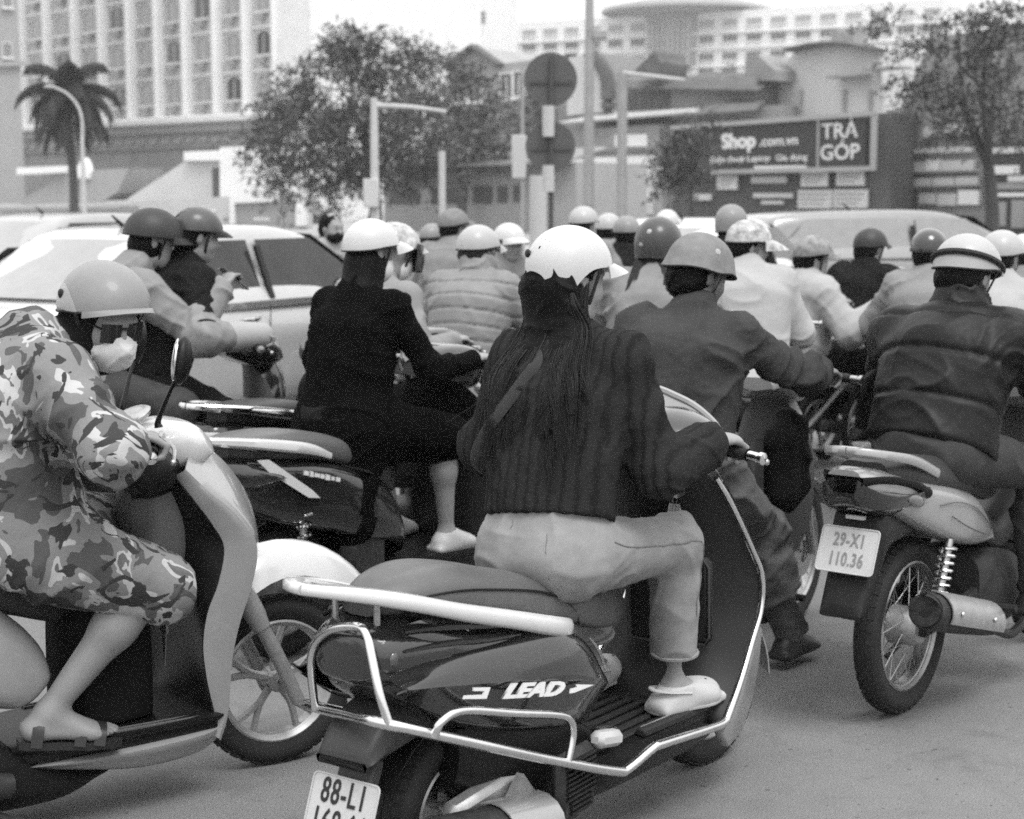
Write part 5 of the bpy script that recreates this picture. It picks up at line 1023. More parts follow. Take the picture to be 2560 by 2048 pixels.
def town_scooter(fr, label, paint=gloss_black, rail=gloss_white, seat=seat_grey, shieldm=None, strip=None, badge=False, plate_lines=None, mirrors=False):
    S = empty('motor_scooter', fr, label, 'scooter', 'scooters and motorbikes in the traffic')
    m = MB(); m.hull([(x, [(0, zt), (w * .6, zt - .004), (w * .92, zt - .03), (w, zt * .5 + zb * .5), (w * .9, zb + .02), (w * .5, zb), (0, zb)]) for x, zt, zb, w in ((-.38, .765, .66, .07), (-.3, .775, .60, .115), (-.15, .755, .53, .145), (.1, .72, .46, .165), (.3, .66, .40, .17), (.45, .585, .36, .16), (.54, .46, .33, .14), (.57, .36, .29, .11))], 5, 5); bd = m.build('body', paint, S, ang=50)
    m = MB(); m.hull([(x, [(0, zt), (w * .8, zt - .008), (w, zt * .5 + zb * .5), (w * .85, zb), (0, zb)]) for x, zt, zb, w in ((-.3, .83, .77, .06), (-.2, .842, .755, .11), (.0, .835, .735, .132), (.15, .81, .71, .137), (.3, .76, .665, .135), (.45, .73, .60, .11), (.56, .70, .54, .07), (.6, .66, .54, .05))], 5, 5); m.build('seat', seat, S)
    m = MB()
    for sg in (-1, 1): m.bar([(.12, sg * .148, .735), (.0, sg * .158, .775), (-.12, sg * .155, .80), (-.3, sg * .125, .83), (-.42, sg * .06, .845), (-.44, 0, .846)], [.006, .02, .026, .024, .018, .015], [.01, .018, .02, .016, .012, .012])
    m.sheet(np.array([[(x, y, .818 - (x + .3) * .2) for y in np.linspace(-.12, .12, 4)] for x in (-.38, -.3, -.22)]), .01); m.build('grab_rail', rail, S)
    m = MB(); m.hull([(x, [(0, zt), (w, zt - .01), (w, zb + .02), (0, zb)]) for x, zt, zb, w in ((-.40, .755, .68, .05), (-.38, .77, .655, .085), (-.28, .76, .645, .125), (-.16, .72, .66, .153), (-.13, .70, .67, .155))], 4, 4); m.build('tail_lamp', lens_dark, S)
    for sg in (-1, 1):
        if strip: MB().prism([(-.25, sg * .14, .765), (-.2, sg * .15, .762), (.0, sg * .163, .63), (.04, sg * .165, .595), (-.02, sg * .164, .605), (-.2, sg * .15, .715)], (0, sg * .006, 0), .002).build('reflector_strip', strip, S)
        MB().tube([(.15, sg * .172, .70), (.3, sg * .178, .655), (.42, sg * .174, .595)], [.002, .005, .002], 5, 4).build('body_crease', paint, S)
    if badge:
        X, Y = nrm((1, .04, -.27)), (.27, .1, 1); c = np.array([.05, -.172, .672])
        for k, (w, h) in enumerate(((.02, .016), (.014, .02), (.022, .014), (.016, .016), (.02, .02), (.012, .014), (.018, .016))): q = c + X * (k - 3) * .03; MB().prism([q - X * w * .6 - np.array([0, 0, h * .5]), q + X * w * .6 - np.array([0, 0, h * .4]), q + X * w * .7 + np.array([0, 0, h * .5]), q - X * w * .4 + np.array([0, 0, h * .55])], (0, .006, 0)).build('chrome_badge', white_ink, S)
    wheel(S, 0, .25, .1, .165, 'cast', alloy, disc=False); wheel(S, 1.26, .255, .09, .18, 'cast', alloy)
    m = MB(); m.hull([(x, [(0, zt), (w, zt - .01), (w, zb + .01), (0, zb)]) for x, zt, zb, w in ((-.1, .6, .53, .075), (-.28, .62, .48, .085), (-.38, .52, .40, .085), (-.43, .40, .34, .075))], 4, 3); m.build('rear_mudguard', black_plastic, S)
    if plate_lines: plate(S, (-.42, 0, .5), (0, -1, 0), (.36, 0, 1), plate_lines)
    m = MB(); m.box((.12, .1, .29), (.24, .06, .08), None, .03); m.box((.34, -.04, .36), (.12, .1, .12), None, .04); m.build('engine', dark_metal, S)
    m = MB(); m.tube([(.36, -.15, .2), (.2, -.17, .24), (-.2, -.175, .31), (-.25, -.175, .32)], [.028, .058, .06, .045], 14, 4); ex = m.build('silencer', dark_metal, S); MB().sheet(np.array([[(x, -.172 - .068 * math.cos(a), .275 - x * .17 + .068 * math.sin(a)) for a in np.linspace(-.4, 1.7, 7)] for x in np.linspace(-.05, .2, 4)]), .004).build('heat_shield', steel, ex)
    spring(S, (.0, -.13, .55), (-.03, -.13, .33), turns=6)
    m = MB(); m.hull([(x, [(0, .29), (w, .29), (w, .26), (w * .8, .17), (0, .15)]) for x, w in ((.5, .15), (.6, .18), (.85, .185), (1.0, .17))], 4, 4); m.build('floorboard', black_plastic, S)
    ed = [(.88, -.12, .95), (.95, -.19, .86), (1.03, -.225, .72), (1.05, -.225, .58), (1.02, -.215, .44), (.98, -.19, .27)]
    leg_shield(S, ed, [(.87, 0, .96), (.9, 0, .8), (.94, 0, .6), (.93, 0, .28)], [(1.02, 0, 1.0), (1.18, 0, .85), (1.22, 0, .66), (1.08, 0, .3)], shieldm or black_plastic, paint)
    m = MB()
    for sg in (-1, 1): m.tube([(1.09, sg * .07, .6), (1.26, sg * .08, .255)], .018, 9, smooth=False)
    m.build('front_fork', steel, S)
    m = MB(); m.sheet(np.array([[(1.26 + .285 * math.cos(a), y, .255 + .285 * math.sin(a) - abs(y) ** 2 * 7) for y in np.linspace(-.075, .075, 6)] for a in np.linspace(.2, 2.7, 12)]), .005); m.build('front_mudguard', paint, S)
    m = MB(); m.hull([(x, [(0, zt), (w * .7, zt - .005), (w, zt - .05), (w * .8, zb + .01), (0, zb)]) for x, zt, zb, w in ((.8, 1.02, .95, .08), (.88, 1.07, .92, .16), (.98, 1.07, .90, .18), (1.08, 1.0, .91, .1))], 4, 4); hb = m.build('handlebar_cowl', paint, S)
    for sg in (-1, 1): MB().tube([(.94, sg * .1, 1.01), (.87, sg * .23, 1.02)], .011, 8, smooth=False).build('handlebar', steel, hb); grip(S, (.85, sg * .29, 1.01), (-.15, sg, -.06), .12, end=steel)
    if mirrors: mirror_pair(S, [(.89, -.2, 1.03), (.89, .2, 1.03)], [(.93, -.29, 1.23), (.93, .29, 1.23)], yaw=10)
    return S
FH = Fr(*gnd(2248, 1776)[:2], 38)
SH = underbone(FH, 'white panelled motorbike with wire wheels and white number plate, at the right edge', gloss_silver, gloss_white, True, ('29-X1', '110.36'), pen=M('overexposed_plate_lettering', .22, .5))  # grey ink stands for lettering bleached by overexposure
FC = Fr(-.84, 6.04, 36)
SCC = town_scooter(FC, 'black scooter with white grab rail under the rider in the black coat', gloss_black, gloss_white, seat_grey, strip=gloss_white, badge=True)
FI = from_front(1985, 1545, 1.25, 30)
SI = underbone(FI, 'grey leg-shielded motorbike under the man in the charcoal jacket', gloss_grey, M('faded_grey_shield_paint', .2, .5), False, lamp=lens_dark)
FD = Fr(-.98, 6.95, 40)
SD_ = town_scooter(FD, 'dark scooter with chrome grab rail behind the black-coated rider', gloss_black, chrome, seat_black)
FE = Fr(-1.98, 7.16, 58)
SE = underbone(FE, 'dark motorbike carrying two people beside the white saloon car', gloss_black, gloss_black, False)
# ------------------------------------------------------------------ riders of these
def rider(fr, label, hip, neck, head=(0, 0, 0), hands=None, feet=None, elbow=None, knee=None, k=1.0, hoff=(0, 0, 0), hunch=.025, shw=.17, twist=0, top='jacket', topm=None, bulk=.022, hem=.02, legname='trousers', legm=None, legfold=.006, short=None, shoem=None, skinm=None, hel=None, hair=None, vox=.011, bars=True, grips=None, fold=.007, fs=(7, 7, 12), seed=1, collar=True, face=False, puff=0, sleeve=None, drop=0.0, extra=None, lf=1.0, thigh=.41, shin=.39):
    P = empty('person', fr, label, 'person', 'riders and passengers in the traffic')
    if hands is None: hands = {'R': (.78, -.285, 1.035), 'L': (.78, .285, 1.035)}
    if feet is None: feet = {'R': (.72, -.2, .36), 'L': (.72, .2, .36)}
    b = Body(hip, neck, head, hands, feet, elbow, knee, k, shw, twist, hunch, hoff, thigh, shin)
    fd = {q: nrm((1, sg * .15, 0)) for q, sg in (('L', 1), ('R', -1))}
    sk = b.head(face) + b.torso(-.02) + b.arms(-.014 if sleeve is None else -.004) + b.legs(-.004 if short else -.02) + [p for q in 'LR' for p in b.foot(q, fd[q])]
    for q, sg in (('R', -1), ('L', 1)):
        if q in (grips or 'LR') and bars: sk += b.hand(q, np.asarray(hands[q]) + (.075, 0, -.02), (-.15, sg, -.06))
        else: sk += b.hand(q, curl=1.6)
    link('body', solid(sk, vox * .8 if face else vox), skinm or skin, P)
    if legm is not None:
        tr = [ecap(b.hip + (-.02, .05, .02), b.hip + (-.02, -.05, .02), (0, 0, 1), .12, .12, .12, .12, .05), ecap(b.hip + (0, 0, .04), b.mid, b.l, .16, .115, .15, .11, .05)] + b.legs(.014 * lf, 1.0 if not short else 0, thigh=1.0 if not short else short)
        if not short:
            for q in 'LR': tr += [half(b.an[q] + nrm(b.an[q] - b.kn[q]) * .02, (0, 0, -1), .004)] if False else []
        link(legname, solid(tr, vox, folds(legfold, (8, 8, 10), seed + 5, joints=[b.kn[q] for q in b.kn] + [b.hj['R'] + b.f * .04, b.kn['R'] * .5 + b.an['R'] * .5] if not short else [], jk=1.3)), legm, P)
    if shoem is not None:
        for q in 'LR': shoe('shoe', b, q, fd[q], shoem, P, .006, vox)
    ja = b.torso(bulk, 1.04) + b.arms(bulk * .85, .97 if sleeve is None else sleeve) + [ecap(b.hip + b.up * (.04 - drop), b.hip + b.up * .25, b.l, .16 + bulk, .12 + bulk, .165 + bulk, .115 + bulk, .05)]
    if drop > .1:                                       # long coat: skirts over the thighs
        for q in 'LR': ja.append(cone(b.hj[q], b.hj[q] + (b.kn[q] - b.hj[q]) * min(1.04, drop * 3), .125, .095, .08))
    if collar: ja += [cone(b.neck - b.up * .05, b.neck + b.up * .035 + b.f * .004, .085 + bulk * .4, .066 + bulk * .3, .03)]
    if drop <= .1: ja += [half(b.hip + b.up * (hem - drop), -b.up, .012)]
    fo = folds(fold, fs, seed, joints=[b.el[q] for q in b.el] + [b.sh[q] - b.up * .09 for q in 'LR'] + [b.hip + b.up * .12 - b.f * .1], jk=1.2)
    if puff:                                            # quilted channels
        ax = b.up; h0 = b.hip @ ax
        f2 = lambda V, N: fo(V, N) + .012 * np.minimum(1, np.abs(np.sin((V @ ax - h0 + .006 * vn(V * 9, 3)) * math.pi / puff)) * 2.6) ** .6 - .009
    else: f2 = fo
    link(top, solid(ja, vox * .85, f2), topm, P)
    if hel: helmet(b, P, **hel)
    if hair: hairmass(b, hair, P, vox=vox * .8)
    if face: eyes(b, P)
    if extra: extra(b, P)
    return b
# black coat on the dark scooter
def coat_extra(b, P):
    mk_ = [ell(b.H(.03, 0, -.06), np.array((.085, .074, .075)) * b.hs, b.R, .02)]; link('face_mask', solid(mk_, .009), mask_white, P)
    sc = [ell(b.H(-.03, 0, -.04), np.array((.085, .087, .1)) * b.hs, b.R, .03), cone(b.H(-.02, 0, -.05), b.neck, .07, .085, .04)]; link('hair', solid(sc, .009), hair_black, P)
rider(FC, 'person in a black wool coat and white peaked helmet, bare knees, on the black scooter', (.36, 0, .80), (.46, 0, 1.30), (-14, 4, 0), hands={'R': (.78, -.285, 1.035), 'L': (.78, .285, 1.035)}, feet={'R': (.76, -.17, .36), 'L': (.8, .14, .37)}, elbow={'R': (-.2, -.45, -.9), 'L': (-.2, .5, -.8)}, top='coat', topm=coat_black, bulk=.014, drop=.38, legm=cloth_dark, legname='shorts', short=.9, shoem=rubber_white, vox=.009, fold=.006, seed=41, hel=dict(mat=helmet_white, kind='cap', size=1.0, tilt=-2, strap=1), extra=coat_extra, hoff=(.02, 0, .02), shw=.158, k=.97)
# puffer jacket on the white motorbike
def puffer_extra(b, P):
    co = [ecap(b.neck - b.up * .02, b.neck + b.up * .05, b.l, .105, .098, .10, .09, .03), cone(b.neck, b.H(-.03, 0, -.04), .075, .075, .03)]
    link('jacket_collar', solid(co, .009, folds(.006, (10, 10, 30), 6)), puffer_black, P); hairmass(b, hair_black, P, vox=.009)
rider(FH, 'broad man in a black quilted jacket and pale helmet with dark goggle strap', (.17, 0, .83), (.36, .0, 1.245), (-8, 12, 0), hands={'R': (.77, -.29, 1.04), 'L': (.77, .29, 1.04)}, feet={'R': (.56, -.22, .33), 'L': (.56, .22, .33)}, top='quilted_jacket', topm=puffer_black, bulk=.04, hem=.0, legm=denim_dark, shoem=sandal_dark, vox=.009, fold=.008, fs=(9, 9, 5), seed=51, puff=.15, hel=dict(mat=helmet_cream, kind='band', size=1.03, tilt=2, strap=1, band=True), extra=puffer_extra, k=1.05, shw=.18, hoff=(.0, 0, .02))
# charcoal jacket, faded army style helmet
rider(FI, 'hunched man in charcoal jacket and faded army style helmet with one foot down', (.12, 0, .80), (.215, 0, 1.25), (-28, 14, 0), hands={'R': (.70, -.285, 1.03), 'L': (.76, .285, 1.04)}, feet={'R': (.58, -.23, .115), 'L': (.56, .2, .33)}, elbow={'R': (-.1, -.55, -.35), 'L': (-.3, .6, -.6)}, knee={'R': (1, -.15, .1), 'L': (.8, .3, .5)}, hunch=.07, top='jacket', topm=jacket_grey, bulk=.022, hem=-.02, legm=denim_mid, legfold=.016, shoem=sandal_dark, skinm=skin_tan, vox=.0085, fold=.017, fs=(5, 5, 7), seed=63, hel=dict(mat=helmet_olive, kind='army', size=1.05, tilt=8, strap=1, emblem=((-100, .42, .011),)), hair=hair_black, k=1.03, face=True, hoff=(.01, 0, .012), lf=1.5, thigh=.43, shin=.41)
bg2 = link('bag', solid([ecap((.55, -.2, .80), (.56, -.2, .64), (0, 1, 0), .05, .06, .06, .085, .05), ecap((.67, -.2, .81), (.66, -.2, .64), (0, 1, 0), .045, .06, .055, .085, .05), cone((.52, -.2, .83), (.62, -.2, .89), .015, .015, .04), cone((.72, -.2, .83), (.62, -.2, .89), .015, .015, .04)], .01, folds(.014, (8, 8, 7), 17)), cloth_dark); bg2.matrix_world = FI.mat(); tag(bg2, 'dark cloth bag hanging in front of the knee of the charcoal-jacketed man', 'bag')
# rider of the scooter behind the black coat: patterned helmet, dark visor, pale jacket
rider(FD, 'rider with patterned helmet and dark visor half hidden by the black coat', (.38, 0, .80), (.62, 0, 1.27), (-10, 10, 0), topm=shirt_pale, legm=cloth_dark, shoem=rubber_white, vox=.012, seed=71, hel=dict(mat=helmet_pattern, kind='half', size=1.05, strap=1, vis=glass_dark), extra=lambda b, P: link('face_mask', solid([ell(b.H(.03, 0, -.06), np.array((.085, .074, .075)) * b.hs, b.R, .02)], .012), mask_white, P), hoff=(.04, 0, .02))
# two people on the motorbike by the white car
def phone_(b, P):
    pass
BE = rider(FE, 'pillion passenger in a matt black helmet and pale hooded jacket holding a phone', (.16, 0, .88), (.40, -.02, 1.325), (-6, 12, 0), hands={'R': (.73, -.20, 1.26), 'L': (.68, .02, 1.24)}, feet={'R': (.40, -.22, .40), 'L': (.40, .22, .40)}, elbow={'R': (-.2, -.5, -.9), 'L': (-.2, .5, -.8)}, knee={'R': (.8, -.5, .4), 'L': (.8, .5, .4)}, bars=False, topm=shirt_pale, bulk=.034, legm=denim_dark, legname='jeans', shoem=sandal_dark, vox=.0105, fold=.009, seed=81, hel=dict(mat=helmet_black, kind='half', size=1.12, tilt=4, strap=1), hoff=(.03, 0, .02), extra=lambda b, P: (link('hood', solid([ecap(b.neck - b.f * .05 - b.up * .05, b.neck - b.f * .02 + b.up * .04, b.l, .1, .07, .11, .07, .04)], .011, folds(.008, (8, 8, 20), 3)), shirt_pale, P), link('hair', solid([ell(b.H(-.02, 0, -.02), np.array((.1, .085, .1)) * b.hs, b.R, .03)], .011), hair_black, P)))
m = MB(); m.box((0, 0, 0), (.004, .036, .075), None, .003); ph = m.build('phone', gloss_black, None); ph.matrix_world = FE.mat() @ Matrix.Translation((.82, -.12, 1.30)) @ Matrix.Rotation(math.radians(-50), 4, 'Y'); tag(ph, 'small phone held up by the pillion passenger in the matt black helmet', 'phone')
m = MB(); m.box((-.001, 0, 0), (.001, .032, .069)); sc_ = m.build('screen', M('phone_screen', .5, .1), ph)
rider(FE, 'motorbike driver in a black top with pale sun sleeves and white mittens', (.46, 0, .87), (.63, 0, 1.34), (-4, 10, 0), hands={'R': (.82, -.285, 1.06), 'L': (.80, .285, 1.045)}, feet={'R': (.60, -.22, .34), 'L': (.60, .22, .34)}, elbow={'R': (-.1, -.6, -.8), 'L': (-.2, .5, -.8)}, knee={'R': (.8, -.5, .5), 'L': (.8, .5, .5)}, topm=cloth_dark, bulk=.03, legm=cloth_dark, shoem=sandal_dark, vox=.0105, fold=.008, seed=91, sleeve=.02, skinm=skin, face=True, hel=dict(mat=M('two_tone_helmet_shell', .05, .35, coat=.2, var=.5, vs=6), kind='half', size=.96, tilt=4, strap=1, peak_mat=dark_plastic), hair=hair_black, hoff=(.02, 0, .02), extra=lambda b, P: ([link('sun_sleeve', solid([cone(b.sh[q] * .35 + b.el[q] * .65, b.el[q], .07, .075, .03), cone(b.el[q], b.wr[q], .075, .062, .05)], .011, folds(.006, (9, 9, 9), 5)), M('patterned_sleeve_cotton', .2, .85, var=.3, vs=18), P) for q in 'LR'], [link('mitten', solid([cone(b.wr[q] - nrm(b.wr[q] - b.el[q]) * .1, b.wr[q] + nrm(b.wr[q] - b.el[q]) * .06, .068, .058, .04)], .011), shirt_white, P) for q in 'LR']))
# ------------------------------------------------------------------ the crowd further back
def far_fr(u, depth, th, hx=.47):
    a = math.radians(th); return Fr((u - 1280) / FPX * depth - hx * math.sin(a), depth - hx * math.cos(a), th)
PROTO = {}
def far_bike(kind, fr, label):
    if kind not in PROTO:
        PROTO[kind] = town_scooter(fr, label, {'white': gloss_white, 'dark': gloss_black, 'grey': gloss_grey}[kind], {'white': gloss_white, 'dark': chrome, 'grey': chrome}[kind], seat_black, strip=lens_clear if kind == 'white' else None); return PROTO[kind]
    o = copy_tree(PROTO[kind]); o.matrix_world = fr.mat(); o['label'] = label; return o
def far_rider(u, v, depth, th, bike, blabel, label, head=(0, 0, 0), lean=.13, vox=.015, **kw):
    fr = far_fr(u, depth, th); zt = CAMH - (v - HORIZ) / FPX * depth; nz = zt - .295
    bicycle(fr, blabel) if bike == 'bicycle' else far_bike(bike, fr, blabel)
    kw.setdefault('legm', cloth_dark); kw.setdefault('shoem', sandal_dark)
    return rider(fr, label, (.47 - lean - .02, 0, min(nz - .47, .86)), (.45, 0, nz), head, vox=vox, **kw)
def bicycle(fr, label):
    S = empty('bicycle', fr, label, 'bicycle', 'scooters and motorbikes in the traffic')
    wheel(S, 0, .33, .04, .295, 'wire', steel, disc=False, rimw=.026); wheel(S, 1.02, .33, .04, .295, 'wire', steel, disc=False, rimw=.026)
    m = MB()
    for P in ([(0, .03, .33), (.42, .04, .28)], [(0, -.03, .33), (.42, -.04, .28)], [(0, .03, .33), (.30, 0, .72)], [(0, -.03, .33), (.30, 0, .72)], [(.42, 0, .28), (.28, 0, .80)], [(.42, 0, .28), (.80, 0, .68)], [(.33, 0, .62), (.82, 0, .80)], [(.80, 0, .66), (.80, 0, .92)], [(.82, .05, .66), (1.02, .05, .33)], [(.82, -.05, .66), (1.02, -.05, .33)]): m.tube(P, .015, 8, smooth=False)
    m.build('frame', gloss_silver, S); m = MB(); m.tube([(.74, -.28, 1.0), (.84, -.2, 1.0), (.82, 0, .93), (.84, .2, 1.0), (.74, .28, 1.0)], .012, 8, 4); m.build('handlebar', steel, S)
    m = MB(); m.ball((.26, 0, .83), (.13, .08, .035), 12, 6); m.build('saddle', seat_black, S)
    m = MB(); m.lathe([(.02, -.02), (.085, -.02), (.085, .02), (.02, .02)], (.42, 0, .28), 'y', 20); m.tube([(.42, -.08, .28), (.5, -.09, .16)], .01, 6, smooth=False); m.box((.5, -.13, .155), (.04, .05, .012)); m.build('crank', steel, S)
    m = MB()
    for z in (.72, .78, .84, .90): m.tube([(x, y, z) for x, y in ((.92, -.14), (1.16, -.14), (1.16, .14), (.92, .14))], .004, 4, 1, True, smooth=False)
    for x, y in [(.92 + .04 * k, sy * .14) for k in range(7) for sy in (-1, 1)] + [(xx, -.14 + .04 * k) for k in range(8) for xx in (.92, 1.16)]: m.tube([(x, y, .70), (x, y, .91)], .003, 4, smooth=False)
    for k in range(7): m.tube([(.92 + .04 * k, -.14, .70), (.92 + .04 * k, .14, .70)], .003, 4, smooth=False)
    m.build('basket', steel, S)
    m = MB(); m.sheet(np.array([[(.36 * math.cos(a), y, .33 + .36 * math.sin(a)) for y in (-.03, 0, .03)] for a in np.linspace(.4, 2.9, 10)]), .003); m.build('rear_mudguard', gloss_silver, S); m = MB(); m.box((-.05, 0, .76), (.2, .06, .008)); m.tube([(-.05, -.05, .75), (0, -.04, .33)], .006, 6, smooth=False); m.build('carrier', steel, S)
    return S
def long_hair(b, P):
    hm = hairmass(b, hair_soft, P, -.2, .01, .012); rs = random.Random(3); R = []
    for i in range(230):
        a = rs.uniform(-1, 1); r0 = b.H(-.07, a * .08, -.03); n = b.neck + b.l * a * .09 - b.f * .09; e = b.neck + b.l * (a * .12 + rs.gauss(0, .012)) - b.f * .14 - b.up * rs.uniform(.16, .3); R.append([r0, n, n * .5 + e * .5 - b.f * .02, e])
    strands('long_hair', R, hair_soft, hm, .006)
def pack(b, P, fr, mat, label, z=.0, w=.15, name='backpack'):
    m = MB(); c = b.mid * .5 + b.chest * .5 - b.f * .17
    m.V = []; rings = []
    for t, ww, d in ((-.23, .8, .06), (-.2, 1, .09), (0, 1.05, .11), (.16, .95, .1), (.22, .7, .06)):
        rings.append([c + b.up * t + b.l * w * ww * math.cos(a) * (1 - .18 * math.sin(2 * a) ** 2) + b.f * d * math.sin(a) for a in np.linspace(0, 2 * math.pi, 20, endpoint=False)])
    A = np.array(rings); A = cr(A.reshape(5, -1), 5).reshape(-1, 20, 3); m.loft(A); o = m.build(name, mat, None, ang=60); o.matrix_world = fr.mat(); tag(o, label, 'backpack')
    m = MB()
    for s in (-1, 1): m = MB(); m.tube([c + b.l * s * .08 + b.up * .2, b.neck + b.l * s * .09 - b.up * .02 - b.f * .02, b.chest + b.l * s * .12 + b.f * .14, b.mid + b.l * s * .15 + b.f * .02], .02, 6, 5, flat=.3, up=b.f); m.build('strap', webbing, o)
    return o
far_rider(1190, 545, 8.5, 22, 'white', 'white scooter under the rider in the pale quilted jacket', 'rider seen from behind in a pale quilted jacket with high collar and cream helmet', (-16, 4, 0), top='quilted_jacket', topm=puffer_pale, bulk=.034, puff=.075, fold=.003, shw=.155, seed=101, hel=dict(mat=helmet_cream, kind='cap', size=1.02, strap=1), hair=hair_soft, vox=.012, extra=lambda b, P: link('jacket_collar', solid([ecap(b.neck - b.up * .02, b.neck + b.up * .06, b.l, .105, .095, .10, .09, .03)], .011, folds(.01, (8, 8, 26), 4)), puffer_pale, P))
far_rider(1640, 527, 7.8, 18, 'grey', 'grey scooter of the long-haired woman in the dark round helmet', 'woman in a dark round helmet with long loose hair and a grey coat', (0, 4, 0), topm=shirt_grey, bulk=.035, seed=111, fold=.011, hel=dict(mat=M('dark_grey_helmet_shell', .035, .35, var=.2, coat=.3), kind='jet', size=1.08, strap=0, emblem=((172, .35, .012), (150, -.2, .014))), extra=long_hair, vox=.012)
bk = far_rider(1868, 530, 8.5, 6, 'dark', 'dark scooter under the man in the white shirt', 'man in a loose white shirt and patterned peaked helmet, face turned to the right', (-72, 6, 0), lean=.16, shw=.15, hands={'R': (.7, -.17, 1.0), 'L': (.72, .2, 1.0)}, bars=False, topm=shirt_white, bulk=.034, hem=-.02, seed=121, fold=.006, hel=dict(mat=helmet_pattern, kind='peak', size=1.0, strap=1, tilt=3), hair=hair_black, face=True, vox=.012)
fl_ = far_fr(2022, 9.7, 74)
bl = far_rider(2022, 575, 9.7, 74, 'bicycle', 'bicycle with wire basket ridden by the person with the dark backpack', 'rider in a pale jacket and glossy patterned helmet carrying a dark backpack', (-4, 4, 0), lean=.05, topm=shirt_white, bulk=.05, seed=131, hel=dict(mat=helmet_camo, kind='half', size=1.0, strap=1), hair=hair_black)
pack(bl, None, fl_, M('dark_backpack_nylon', .05, .7, var=.2), 'large dark backpack on the rider in the pale jacket and patterned helmet', w=.19)
far_rider(2318, 553, 9.2, 16, 'dark', 'black scooter in front of the quilted jacket', 'man in a pale shirt and small dark cap seen from behind', (-14, 0, 0), topm=shirt_pale, bulk=.024, shw=.155, seed=151, hel=dict(mat=gloss_black, kind='cap', size=.98, strap=1), hair=hair_black)
far_rider(2165, 556, 10.8, 50, 'dark', 'black motor scooter among the dark jackets', 'rider in a black jacket in front of the grey car', (-6, 6, 0), topm=cloth_dark, bulk=.04, seed=161, hel=dict(mat=helmet_black, kind='half', strap=1), hair=hair_black)
far_rider(2497, 556, 8.0, 26, 'white', 'white motor scooter at the far right behind the quilted jacket', 'rider in a white top and pale round helmet beyond the goggle strap helmet', (-20, 4, 0), topm=shirt_white, bulk=.035, seed=171, hel=dict(mat=helmet_cream, kind='half', strap=1), hair=hair_black)
far_rider(1130, 508, 12, 28, 'dark', 'dark scooter of the rider in the grey jacket', 'rider in a grey jacket and dark cap helmet behind the quilted jacket', (-20, 0, 0), topm=shirt_grey, seed=181, hel=dict(mat=helmet_olive, kind='cap', strap=1), hair=hair_black)
far_rider(1268, 543, 11, 160, 'grey', 'grey scooter coming the other way', 'rider in a pale cape and white cap facing the camera beside the sign post', (16, 4, 0), topm=shirt_pale, bulk=.05, seed=191, hel=dict(mat=helmet_white, kind='cap', strap=1), face=True, hair=hair_soft)
far_rider(828, 516, 13, 150, 'dark', 'dark scooter beyond the white saloon car', 'man in a white shirt and dark mask with no helmet, beyond the white saloon car', (20, 0, 0), topm=shirt_white, bulk=.035, seed=201, hair=hair_black, face=True, extra=lambda b, P: link('face_mask', solid([ell(b.H(.035, 0, -.06), np.array((.085, .074, .07)) * b.hs, b.R, .02)], .013), cloth_dark, P))
for i, (u, v, d, th, hm_, tm, lb) in enumerate(((1453, 503, 12, 30, helmet_cream, shirt_grey, 'rider in a pale worn helmet just right of the round signs'), (1516, 521, 13, 26, helmet_cream, shirt_pale, 'rider in a cream helmet and pale top, second right of the round signs'), (1562, 527, 12.4, 22, helmet_grey, cloth_dark, 'rider in a grey helmet and black mask left of the dark round helmet'), (1662, 513, 14, 30, helmet_white, shirt_grey, 'rider whose white helmet shows above the dark round helmet'), (1822, 497, 10.8, 20, helmet_grey, cloth_dark, 'tall rider in a grey helmet with pale rim behind the white shirt'), (1075, 548, 14.5, 40, helmet_grey, shirt_grey, 'rider low down left of the grey jacket'), (2551, 570, 10.5, 30, helmet_white, shirt_grey, 'rider in a white helmet cut by the right edge'))):
    far_rider(u, v, d, th, ('dark', 'grey', 'white')[i % 3], 'scooter under the ' + ' '.join(lb.split()[:9]), lb, (-10 + 9 * (i % 4), 4, 0), topm=tm, seed=211 + i * 7, hel=dict(mat=hm_, kind=('half', 'cap', 'half', 'half', 'jet', 'half', 'half')[i], strap=0), hair=hair_black, vox=.017, bulk=.03)
